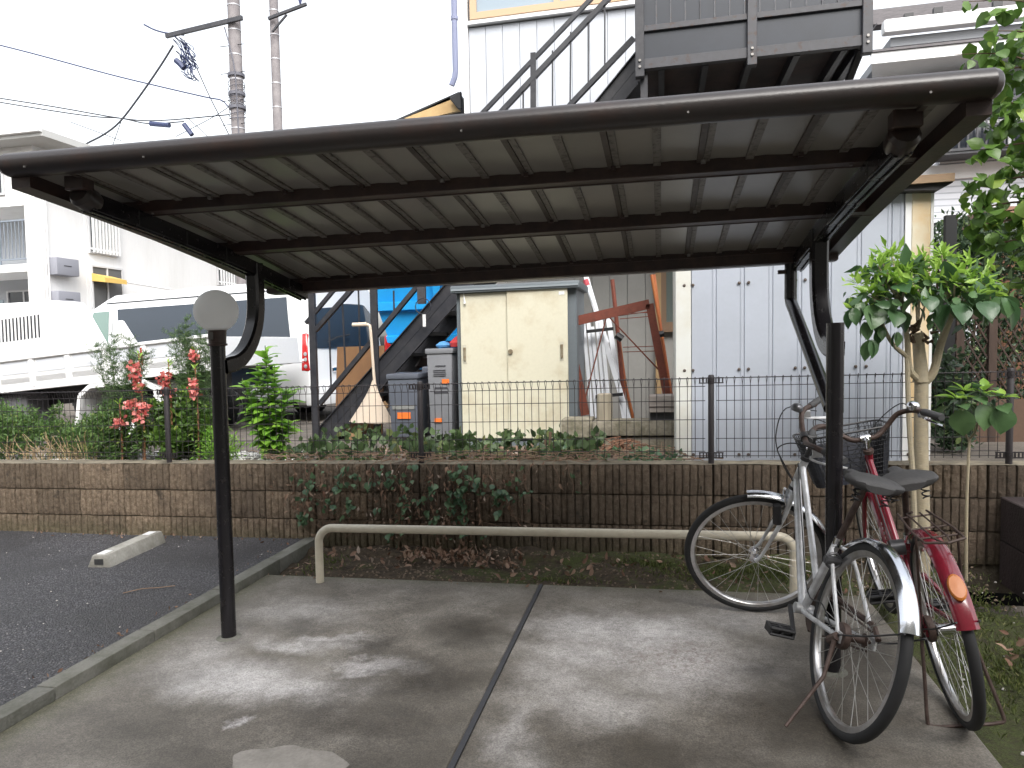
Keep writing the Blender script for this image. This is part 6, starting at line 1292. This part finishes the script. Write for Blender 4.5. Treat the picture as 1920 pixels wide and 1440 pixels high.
leaf_cloud('young_leaves', [(c[0]+rng.normal()*.05, c[1]+rng.normal()*.05, c[2]+.01+rng.normal()*.03) for c in tips for _ in range(9)], 0.07, L_tip, tr, aspect=0.32, upb=0.9)
leaf_cloud('small_leaves', [(c[0]+rng.normal()*.07, c[1]+rng.normal()*.06, c[2]-.05+rng.normal()*.04) for c in tips for _ in range(7)], 0.085, L_big, tr, aspect=0.6, upb=-0.5)
# ---- thin sapling
sp_t = thing('sapling', 'thin sapling with drooping heart-shaped leaves near the right fence post', 'sapling', (1.71, 4.5, 0))
mb = MB(); stem(mb, [(1.705, 4.5, -.03), (1.70, 4.5, 0.4), (1.708, 4.5, 0.80)], 0.010, 0.008, 8); stem(mb, [(1.708, 4.5, 0.78), (1.685, 4.5, 0.83), (1.68, 4.49, 0.95), (1.68, 4.48, 1.0)], 0.008, 0.005); stem(mb, [(1.708, 4.5, 0.79), (1.735, 4.5, 0.83), (1.75, 4.49, 0.90), (1.78, 4.47, 1.0)], 0.008, 0.005); mb.build('stem', m_bark, sp_t)
for c in ((1.67, 4.47, 1.06), (1.76, 4.46, 1.06), (1.62, 4.44, 1.02), (1.84, 4.45, 1.02)):
    c = V(*c); rosette(sp_t, c, 5, yb_, 0.02, 0.2, 1.0, 0.9, rr=rr); rosette(sp_t, c-V(0, 0, .03), 3, bl_, 0.05, -0.9, 0.2, 0.85, rr=rr); rosette(sp_t, c+V(rr.uniform(-.04, .04), 0, .01), 3, ll_, 0.04, -0.5, 0.4, 1.0, rr=rr)
for c, a in (((1.84, 4.42, 0.97), 1.2), ((1.64, 4.42, 0.96), 1.35), ((1.74, 4.43, 0.99), 1.1)): inst('leaf', bl_, V(*c), sp_t, rot=(rr.uniform(-.5, .5), a, rr.uniform(-2.4, -.7)), scale=1.25)
# ---- big tree whose branches reach in from the right
bt_ = thing('broadleaf_tree', 'tall tree with heart-shaped leaves hanging in from the right edge', 'tree', (2.75, 5.0, 0.5))
mb = MB(); stem(mb, [(2.75, 5.1, 0.4), (2.72, 5.1, 1.6), (2.65, 5.05, 2.8), (2.60, 5.0, 4.2)], 0.09, 0.04, 12); mb.build('trunk', m_brown, bt_)
lt = [leaf_mesh('leaf', L_tree, 0.085, 0.078, droop=0.5, n=7), leaf_mesh('leaf', L_tree, 0.072, 0.060, droop=0.3, n=7)]
bm_ = MB(); hub_ = V(2.62, 5.0, 2.4); rr = random.Random(5)
cl_c = [(1.98, 4.9, 2.95, .16), (2.1, 4.95, 3.1, .18), (2.2, 5.0, 2.7, .22), (2.15, 5.0, 2.35, .20), (2.02, 4.95, 2.6, .12), (2.2, 4.9, 2.15, .18), (2.05, 4.95, 2.12, .14), (1.95, 4.95, 2.3, .10), (1.93, 4.95, 2.05, .08), (2.3, 5.0, 3.0, .2), (2.28, 5.0, 1.95, .15), (2.15, 4.95, 1.98, .10), (2.25, 4.9, 1.70, .10), (2.05, 4.9, 2.75, .10), (1.92, 4.95, 2.5, .06), (2.35, 4.95, 2.5, .2), (2.3, 4.9, 3.3, .15), (1.88, 4.95, 2.15, .05), (2.22, 4.85, 1.82, .12), (2.0, 4.95, 1.93, .06)]
spots = []
for (x, y, z, r_) in cl_c:
    c = V(x, y, z); stem(bm_, [V(2.66, 5.04, z-0.15), V((x+2.62)/2, 5, z+.02), c], 0.012, 0.004, 5)
    for k in range(int(26*(r_/.15)**1.5)+5): spots.append(c+V(rr.gauss(0, r_*.55), rr.gauss(0, r_*.55), rr.gauss(0, r_*.55)))
for p0, p1, n_ in (((2.4, 4.9, 3.2), (1.74, 4.8, 3.33), 14), ((2.4, 4.9, 3.0), (1.86, 4.8, 3.15), 10), ((2.3, 4.9, 2.9), (1.72, 4.85, 3.05), 9)):
    p0, p1 = V(*p0), V(*p1); stem(bm_, [p0, p0.lerp(p1, .5)+V(0, 0, .05), p1], 0.007, 0.002, 5)
    for k in range(n_): spots.append(p0.lerp(p1, .35+.65*k/n_)+V(rr.uniform(-.03, .03), rr.uniform(-.03, .03), rr.uniform(-.06, .01)))
bm_.build('branches', m_brown, bt_)
rr.shuffle(spots)
for i, p in enumerate(spots[:300]):
    inst('leaf', rr.choice(lt), p, bt_, rot=(rr.uniform(-.5, .5), rr.uniform(0.1, 1.2), rr.uniform(0, 2*PI)), scale=rr.uniform(.7, 1.25))
leaf_cloud('foliage', [tuple(p) for p in spots[300:]]+[(x+rng.normal()*.12, y+.1+rng.normal()*.1, z+rng.normal()*.12) for (x, y, z, r_) in cl_c if x > 2.1 for _ in range(26)]+[(2.5+rng.normal()*.12, 5.1+rng.normal()*.1, 1.9+1.7*rng.random()) for _ in range(300)], 0.085, L_tree, bt_, aspect=0.85, upb=-0.3)
# ---- hedge behind the timber fence
hg = thing('hedge', 'dense dark hedge with pale tips between the shed and the big tree', 'hedge', (2.9, 7.3, 0.5))
pts = np.concatenate([clumps((2.75, 7.3, 1.45), (0.75, 0.35, 0.85), 260, 34, 0.06), clumps((2.85, 7.2, 2.2), (0.75, 0.35, 0.22), 90, 30, 0.05)])
pts = pts[pts[:, 0] > 2.15]
leaf_cloud('foliage', pts, 0.055, L_dark, hg, aspect=0.45)
mb = MB(); 
for k in range(7): stem(mb, [(2.35+0.14*k, 7.3, 0.4), (2.3+0.16*k, 7.3, 1.2), (2.3+0.17*k, 7.25, 2.0)], 0.025, 0.01, 6)
mb.build('stems', m_brown, hg)
lh = thing('shade_shrub', 'low dark green shrub at the foot of the timber fence right of the shed', 'shrub', (2.1, 5.8, 0.5))
leaf_cloud('foliage', clumps((2.12, 5.9, 0.85), (0.18, 0.2, 0.38), 50, 26, 0.04), 0.06, L_dark, lh, aspect=0.5)
# ---- shrubs and flowers behind the fence, left
def shrub(label, c, rad, nc, per, size, m, aspect=0.35, cat='shrub', spread=0.035, name='garden_shrub', stems=True, group=None):
    t = thing(name, label, cat, (c[0], c[1], 0.5), group); P = clumps(c, rad, nc, per, spread); P = P[P[:, 2] > 0.48]
    leaf_cloud('foliage', P, size, m, t, aspect=aspect)
    if stems:
        mb = MB()
        for k in range(12): a = random.uniform(-1, 1); b_ = random.uniform(-1, 1); stem(mb, [(c[0]+a*rad[0]*.3, c[1]+b_*rad[1]*.3, 0.48), (c[0]+a*rad[0]*.6, c[1]+b_*rad[1]*.5, c[2]), (c[0]+a*rad[0]*.8, c[1]+b_*rad[1]*.7, c[2]+rad[2]*.7)], 0.006, 0.003, 5)
        mb.build('stems', m_gstem, t)
    return t
shrub('green leafy shrub at the left edge behind the fence', (-5.85, 5.45, 0.74), (0.42, 0.28, 0.26), 90, 44, 0.045, L_shrub)
shrub('low shrub with a taller sprig in front of the truck mudguard', (-5.25, 5.55, 0.68), (0.28, 0.25, 0.20), 60, 40, 0.042, L_shrub)
shrub('rounded fine-leaved shrub left of the pink balsam flowers', (-4.72, 5.45, 0.74), (0.32, 0.28, 0.28), 90, 44, 0.042, L_shrub)
shrub('single upright leafy sprig rising above the low shrub', (-5.33, 5.5, 0.88), (0.06, 0.06, 0.14), 10, 30, 0.035, L_shrub, stems=False, spread=0.02)
shrub('dark green bush under the pink flowers beside the fence post', (-4.05, 5.5, 0.78), (0.34, 0.26, 0.30), 90, 40, 0.055, L_tree, aspect=0.5)
shrub('small bright green herb at the foot of the globe lamp post behind the fence', (-3.62, 5.35, 0.64), (0.16, 0.15, 0.13), 30, 40, 0.035, L_light)
dg = thing('dry_grass', 'dry straw coloured stems between the left shrubs', 'dry grass', (-5.1, 5.2, 0.5)); mb = MB(); rr = random.Random(2)
for k in range(90): x = rr.uniform(-5.5, -4.7); y = rr.uniform(5.05, 5.3); mb.tube([(x, y, .5), (x+rr.uniform(-.05, .05), y, .62), (x+rr.uniform(-.12, .12), y+rr.uniform(-.1, .05), rr.uniform(.6, .8))], 0.0025, 4)
o = mb.build('stalks', mat('straw', (0.42, 0.31, 0.18), rough=0.9, var=0.3), dg); o['kind'] = 'stuff'
def feathery(label, x, y, top, w, nst=7, seed=1):
    t = thing('feathery_plant', label, 'plant', (x, y, 0.5)); r_ = random.Random(seed); mb = MB(); P = []; OUT = []
    for k in range(nst):
        bx_ = x+r_.uniform(-.05, .05); tx = x+r_.uniform(-w, w); tz = top-r_.uniform(0, .22)-0.4*abs(tx-x); ty = y+r_.uniform(-.08, .08)
        pts = [V(bx_, y, .5), V((bx_*2+tx)/3, ty, .5+(tz-.5)*.45), V(tx, ty, tz)]; stem(mb, pts, 0.006, 0.002, 5); sp = spline(pts, 11)
        for i, p in enumerate(sp):
            if p.z < 0.8: continue
            for q in range(7):
                a = r_.uniform(0, 2*PI); L_ = r_.uniform(.05, .13)*(1.15-(p.z-.5)/(top-.5)*.5); e = p+V(math.cos(a)*L_, math.sin(a)*L_*.8, L_*r_.uniform(.3, .9)); mb.tube([p, e], 0.0011, 3, caps=False)
                for u in (.3, .5, .7, .85, 1): P += [tuple(p.lerp(e, u))]*3
    mb.build('stems', m_gstem, t); leaf_cloud('foliage', P, 0.026, L_feath, t, aspect=0.10, upb=0.3)
feathery('tall feathery green plant before the white truck, left of the red flowers', -4.68, 5.5, 1.66, 0.26, 8, 1)
feathery('tall feathery plant with dense light tops beside the globe lamp', -4.02, 5.65, 1.72, 0.20, 10, 4)
def balsam(label, x, y, top, fl, seed):
    t = thing('balsam_flower', label, 'flowering plant', (x, y, 0.5), 'pink balsams behind the fence'); r_ = random.Random(seed)
    mb = MB(); stem(mb, [(x, y, .48), (x+.01, y, (top+.5)/2), (x, y, top)], 0.010, 0.005, 7); mb.build('stem', mat('red_stem', (0.25, 0.12, 0.06), rough=0.6), t)
    ln = leaf_mesh('leaf', L_shrub, 0.12, 0.026, droop=0.6, n=6); ln2 = leaf_mesh('leaf', L_tip, 0.085, 0.018, droop=0.3, n=6)
    nl = int((top-.58)/.011)
    for i in range(nl):
        z = .58+(top-.58)*i/nl; az = i*2.4; inst('leaf', ln if z < top-.06 else ln2, (x, y, z), t, rot=(0, -0.45-(0.5 if z > top-.05 else 0), az), scale=r_.uniform(.75, 1.1))
    P = []
    for (z0, z1, dx, w_) in fl:
        n_ = int((z1-z0)/.02)+2
        for i in range(n_*9): P.append((x+dx+r_.gauss(0, w_), y-.045+r_.gauss(0, .02), r_.uniform(z0, z1)))
    leaf_cloud('petals', P, 0.034, m_flow, t, aspect=0.9, upb=0.0, kind=None)
balsam('balsam with coral flowers on a tall spike in front of the truck bed', -4.33, 5.35, 1.44, [(1.20, 1.36, 0.0, .02), (1.12, 1.18, .02, .015)], 1)
balsam('balsam with the longest coral flower spike right of the fence post', -4.05, 5.35, 1.36, [(1.08, 1.27, -.01, .022)], 2)
balsam('balsam with a big low coral flower bunch left of the fence post', -4.28, 5.3, 1.16, [(0.88, 1.02, .02, .035), (0.98, 1.05, -.08, .02)], 3)
balsam('balsam with coral flowers half hidden behind the lamp post', -3.80, 5.35, 1.32, [(1.06, 1.20, 0.0, .02)], 4)
balsam('short balsam with one small red flower low at left', -4.50, 5.3, 1.05, [(0.83, 0.89, 0.02, .018)], 5)
balsam('balsam with few orange buds behind the tall spikes', -3.98, 5.6, 1.46, [(1.36, 1.43, .02, .015)], 6)
# bright broad-leaved plant right of the lamp
bp = thing('bright_plant', 'bright light green leafy plant right of the globe lamp post', 'plant', (-3.2, 5.45, 0.5))
rr = random.Random(9); mb = MB(); lb_ = leaf_mesh('leaf', L_light, 0.17, 0.088, droop=0.55, n=7)
for (tx, tz, n_) in ((-3.20, 1.47, 40), (-3.42, 1.20, 32), (-3.02, 1.12, 32), (-3.12, 1.30, 30), (-3.32, 0.95, 26), (-3.0, 0.85, 26), (-3.28, 1.32, 26)):
    stem(mb, [(-3.2, 5.45, .48), ((tx*1.5-3.2)/2.5, 5.45, (tz+.5)/2), (tx, 5.43, tz)], 0.009, 0.004, 6)
    for i in range(n_+6):
        u = i/(n_+6); z = .58+(tz-.6)*u; x = -3.2+(tx+3.2)*u; az = i*2.4+rr.uniform(-.3, .3)
        inst('leaf', lb_, (x, 5.45, z), bp, rot=(rr.uniform(-.3, .3), -0.2-0.5*u+rr.uniform(-.15, .2), az), scale=rr.uniform(.75, 1.2)*(1 if u < .9 else .8))
mb.build('stems', m_gstem, bp)
# ground creeper on the terrace edge
cr_ = []
for k in range(125):
    x = rng.uniform(-2.95, -0.45); y = rng.uniform(4.98, 6.1); h = 0.53+0.17*rng.random()**1.6*(1 if x < -1.4 else .75)
    cr_ += [(x+rng.normal()*.05, y+rng.normal()*.05, h+rng.normal()*.025) for _ in range(10)]
cp_ = thing('creeper', 'low creeping green plant covering the terrace in front of the bins and cabinet', 'ground cover', (-1.6, 5.3, 0.5)); leaf_cloud('foliage', cr_, 0.062, L_creep, cp_, aspect=0.85, upb=1.2)
w2 = []
for k in range(30):
    x = rng.choice([rng.uniform(-0.5, 0.15), rng.uniform(-0.8, -0.4)]); y = rng.uniform(5.0, 5.5)
    w2 += [(x+rng.normal()*.03, y+rng.normal()*.03, .55+.05*rng.random()) for _ in range(10)]
w2_ = thing('weeds', 'small weeds and shoots in front of the concrete beams', 'weeds', (-0.3, 5.2, 0.5)); leaf_cloud('foliage', w2, 0.045, L_vine, w2_, aspect=0.8, upb=1.0)
sk_ = thing('dry_stumps', 'small dry cut stems at the left end of the concrete pieces', 'stumps', (-0.85, 5.7, 0.5)); mb = MB()
for x, z in ((-0.90, .66), (-0.86, .72), (-0.93, .62), (-0.83, .64)): mb.tube([(x, 5.55, .48), (x+.01, 5.55, z)], 0.012, 6)
mb.build('stems', m_brown, sk_)
br = thing('dead_roots', 'brown tangle of dead roots and leaves before the lower concrete beam', 'roots', (-0.3, 5.6, 0.5)); mb = MB(); rr = random.Random(8)
for k in range(40): p = V(-0.32+rr.gauss(0, .07), 5.7+rr.gauss(0, .05), .55+rr.uniform(0, .08)); mb.tube(spline([p, p+V(rr.uniform(-.08, .08), rr.uniform(-.06, .06), rr.uniform(-.02, .05)), p+V(rr.uniform(-.14, .14), rr.uniform(-.1, .1), rr.uniform(-.06, .04))], 3), 0.004, 4)
o = mb.build('roots', mat('root_brown', (0.20, 0.10, 0.06), rough=0.9, var=0.3), br)
# vine hanging over the wall
vn = thing('hanging_vine', 'straggly vine with green and dried leaves hanging over the block wall', 'vine', (-1.5, 4.78, 0.5))
rr = random.Random(21); lv_ = leaf_mesh('leaf', L_vine, 0.045, 0.042, droop=0.3, n=5); ld_ = leaf_mesh('leaf', L_dead, 0.040, 0.020, droop=0.7, fold=0.6, n=5)
sm = MB(); green = []; dead = []
def vineline(x, zend, wob=.10):
    pts = [V(x+rr.uniform(-.05, .05), 4.95, .60), V(x, 4.79, .60)]; z = .60; xx = x
    while z > zend: z -= rr.uniform(.05, .1); xx += rr.uniform(-wob, wob)*.5; pts.append(V(xx, 4.775-rr.uniform(0, .03), z))
    return spline(pts, 3)
strands = [(-2.53, .25), (-2.45, .18), (-2.38, .30), (-2.28, .20), (-2.2, .42), (-2.1, .25), (-2.0, .45), (-1.95, .30), (-1.88, .10), (-1.8, .35), (-1.7, .15), (-1.62, .05), (-1.55, .22), (-1.45, .05), (-1.4, .28), (-1.32, .2), (-1.22, .12), (-1.15, .3), (-1.05, .22), (-0.95, .30), (-0.85, .38), (-0.72, .45), (-0.62, .42), (-0.42, .45), (-2.62, .40), (-1.75, .0), (-1.35, .02)]
for x, ze in strands:
    p = vineline(x, ze); sm.tube(p, 0.0022, 4)
    for q in p[4:]:
        u = rr.random(); z = q.z; gd = 0.55
        if u < gd*.45: 
            for _ in range(rr.choice((1, 2, 3))): green.append(q+V(rr.uniform(-.03, .03), -rr.uniform(0, .025), rr.uniform(-.02, .02)))
        elif u > .76: dead.append(q+V(rr.uniform(-.025, .025), -rr.uniform(0, .02), rr.uniform(-.02, .02)))
for cx, cz, k in ((-2.42, .32, 12), (-1.86, .50, 16), (-1.33, .38, 10), (-1.62, .24, 9), (-0.98, .44, 10), (-0.92, .33, 6), (-1.2, .42, 5), (-2.45, .5, 6), (-1.5, .08, 7), (-2.3, .22, 6), (-1.1, .28, 5), (-0.45, .4, 4)):
    for _ in range(k): green.append(V(cx+rr.gauss(0, .045), 4.765-rr.uniform(0, .03), cz+rr.gauss(0, .04)))
for cx, cz, k in ((-2.55, .30, 6), (-1.75, .28, 10), (-1.45, .22, 12), (-1.95, .25, 6), (-1.5, .12, 8), (-2.35, .35, 5), (-1.25, .08, 8), (-1.3, .46, 6)):
    for _ in range(k): dead.append(V(cx+rr.gauss(0, .05), 4.765-rr.uniform(0, .03), cz+rr.gauss(0, .04)))
extra = [tuple(q+V(rr.gauss(0, .03), -rr.uniform(0, .03), rr.gauss(0, .03))) for q in green if rr.random() < .5]
leaf_cloud('small_leaves', extra, 0.036, L_vine, vn, aspect=0.85, upb=-.4)
leaf_cloud('dry_leaves', [tuple(q+V(rr.gauss(0, .06), -rr.uniform(0, .03), rr.gauss(0, .05))) for q in dead for _ in range(3)], 0.032, L_dead, vn, aspect=0.4, upb=-1.0)
for k in range(45):
    x = rr.choice([rr.gauss(-1.55, .35), rr.gauss(-2.35, .15), rr.gauss(-1.9, .5)]); z = rr.uniform(.15, .58); p = V(x, 4.78-rr.uniform(0, .03), z)
    sm.tube(spline([p, p+V(rr.uniform(-.12, .12), -.01, rr.uniform(-.12, .02)), p+V(rr.uniform(-.2, .2), rr.uniform(-.02, .01), rr.uniform(-.22, -.04))], 3), 0.0018, 4)
sm.build('stems', mat('vine_stem', (0.20, 0.13, 0.09), rough=0.9, var=0.3), vn)
for p in green[:180]: inst('leaf', lv_, p, vn, rot=(rr.uniform(-.5, .5), rr.uniform(.3, 1.1), -PI/2+rr.uniform(-1.1, 1.1)), scale=rr.uniform(.6, 1.35))
for p in dead[:115]: inst('leaf', ld_, p, vn, rot=(rr.uniform(-1, 1), rr.uniform(.7, 1.7), -PI/2+rr.uniform(-1.3, 1.3)), scale=rr.uniform(.6, 1.4))
# dry twigs tangled along the wall top
dt = thing('dry_twigs', 'dry brown twigs and runners tangled along the wall top', 'twigs', (-1.5, 4.9, 0.6)); mb = MB()
for k in range(150):
    x = rr.uniform(-2.9, -0.2); p = V(x, rr.uniform(4.8, 5.0), .60+rr.uniform(0, .03)); mb.tube(spline([p, p+V(rr.uniform(-.12, .12), rr.uniform(-.04, .04), rr.uniform(0, .06)), p+V(rr.uniform(-.25, .25), rr.uniform(-.06, .06), rr.uniform(-.01, .04))], 3), 0.0022, 4)
for k in range(25):
    x = rr.uniform(-0.3, 0.3); p = V(x, rr.uniform(4.95, 5.4), .56+rr.uniform(0, .03)); mb.tube(spline([p, p+V(rr.uniform(-.2, .2), rr.uniform(-.04, .04), rr.uniform(0, .08)), p+V(rr.uniform(-.3, .3), rr.uniform(-.06, .06), rr.uniform(-.01, .02))], 3), 0.0025, 4)
o = mb.build('twigs', mat('twig_dry', (0.24, 0.16, 0.11), rough=0.9, var=0.3), dt); o['kind'] = 'stuff'
# fallen leaves and litter
P = [(rng.uniform(-2.4, 1.0), rng.uniform(4.2, 4.75), soilz(0, 4.5)+.035) for _ in range(170)]+[(rng.uniform(-1.75, -0.95), rng.uniform(4.45, 4.75), .0) for _ in range(220)]+[(rng.normal(1.62, .09), rng.normal(3.45, .07), .01) for _ in range(60)]
lt_ = thing('fallen_leaves', 'brown fallen leaves littering the soil below the wall', 'fallen leaves', (-0.7, 4.5, 0)); leaf_cloud('leaves', P, 0.045, L_dead, lt_, aspect=0.5, upb=.3)
P = [(rng.uniform(-2.9, -0.3), rng.uniform(4.95, 5.8), .56) for _ in range(500)]
lt2 = thing('terrace_litter', 'dry leaf litter on the terrace between the creeping plants', 'leaf litter', (-1.5, 5.2, 0.5)); leaf_cloud('leaves', P, 0.05, L_dead, lt2, aspect=0.5, upb=.4)
P = [(rng.uniform(-2.64, -2.56), rng.uniform(1.2, 4.7), .05) for _ in range(45)]+[(rng.uniform(-5, -2.6), rng.uniform(4.66, 4.79), .05) for _ in range(60)]+[(rng.uniform(-2.45, 1.0), rng.uniform(4.02, 4.1), .004) for _ in range(22)]
lt3 = thing('kerb_litter', 'bits of dry leaf gathered along the kerb and wall foot on the asphalt', 'leaf litter', (-2.6, 3, 0.05)); leaf_cloud('leaves', P, 0.028, L_dead, lt3, aspect=0.45, upb=.6)
# moss and grass tufts on soil
P = []
for cx, cy, w, h, k in ((0.35, 4.5, .5, .18, 1400), (1.45, 4.2, .3, .5, 2400), (-0.1, 4.6, .2, .08, 350), (1.4, 3.2, .25, .5, 1500), (-2.2, 4.35, .15, .2, 200), (-.6, 4.25, .2, .06, 150), (1.7, 2.6, .4, .6, 900), (0.8, 4.5, .3, .15, 700)):
    a = rng.normal(size=(k, 2))*[w*.5, h*.5]+[cx, cy]; P += [(p[0], p[1], soilz(p[0], p[1])+.004) for p in a if p[1] < 4.79 and (p[1] > 4.11 or p[0] > 1.08)]
gt = leaf_cloud('grass_tufts', P, 0.028, leafmat('moss_blade', (0.055, 0.075, 0.02), (0.12, 0.145, 0.035), (0.22, 0.21, 0.09), rough=0.7), None, aspect=0.22, upb=1.5); tag(gt, 'short moss and grass tufts on the soil beside and behind the slab', 'grass')
dtw = tag(MB().tube(spline([(-3.05, 3.55, .048), (-2.98, 3.62, .052), (-2.90, 3.66, .049), (-2.82, 3.70, .05)], 4), 0.003, 5).build('dry_twig', mat('twig_dry', (0, 0, 0)), loc=(-3, 3.6, .05)), 'single thin dry twig lying on the asphalt', 'twig')

# ================================================================== the gentle fall of the yard (leans every level line by about 0.9 degrees)
done = set()
for o in list(bpy.data.objects):
    if o.type in ('CAMERA', 'LIGHT'): continue
    rotated = any(abs(a) > 1e-6 for a in o.rotation_euler)
    if o.type == 'MESH' and not rotated and o.data.name not in done:
        done.add(o.data.name); me = o.data; n_ = len(me.vertices); a = np.empty(n_*3, np.float32); me.vertices.foreach_get('co', a); a = a.reshape(-1, 3); a[:, 2] += K*a[:, 0]; me.vertices.foreach_set('co', a.ravel()); me.update()
    o.location.z += K*o.location.x
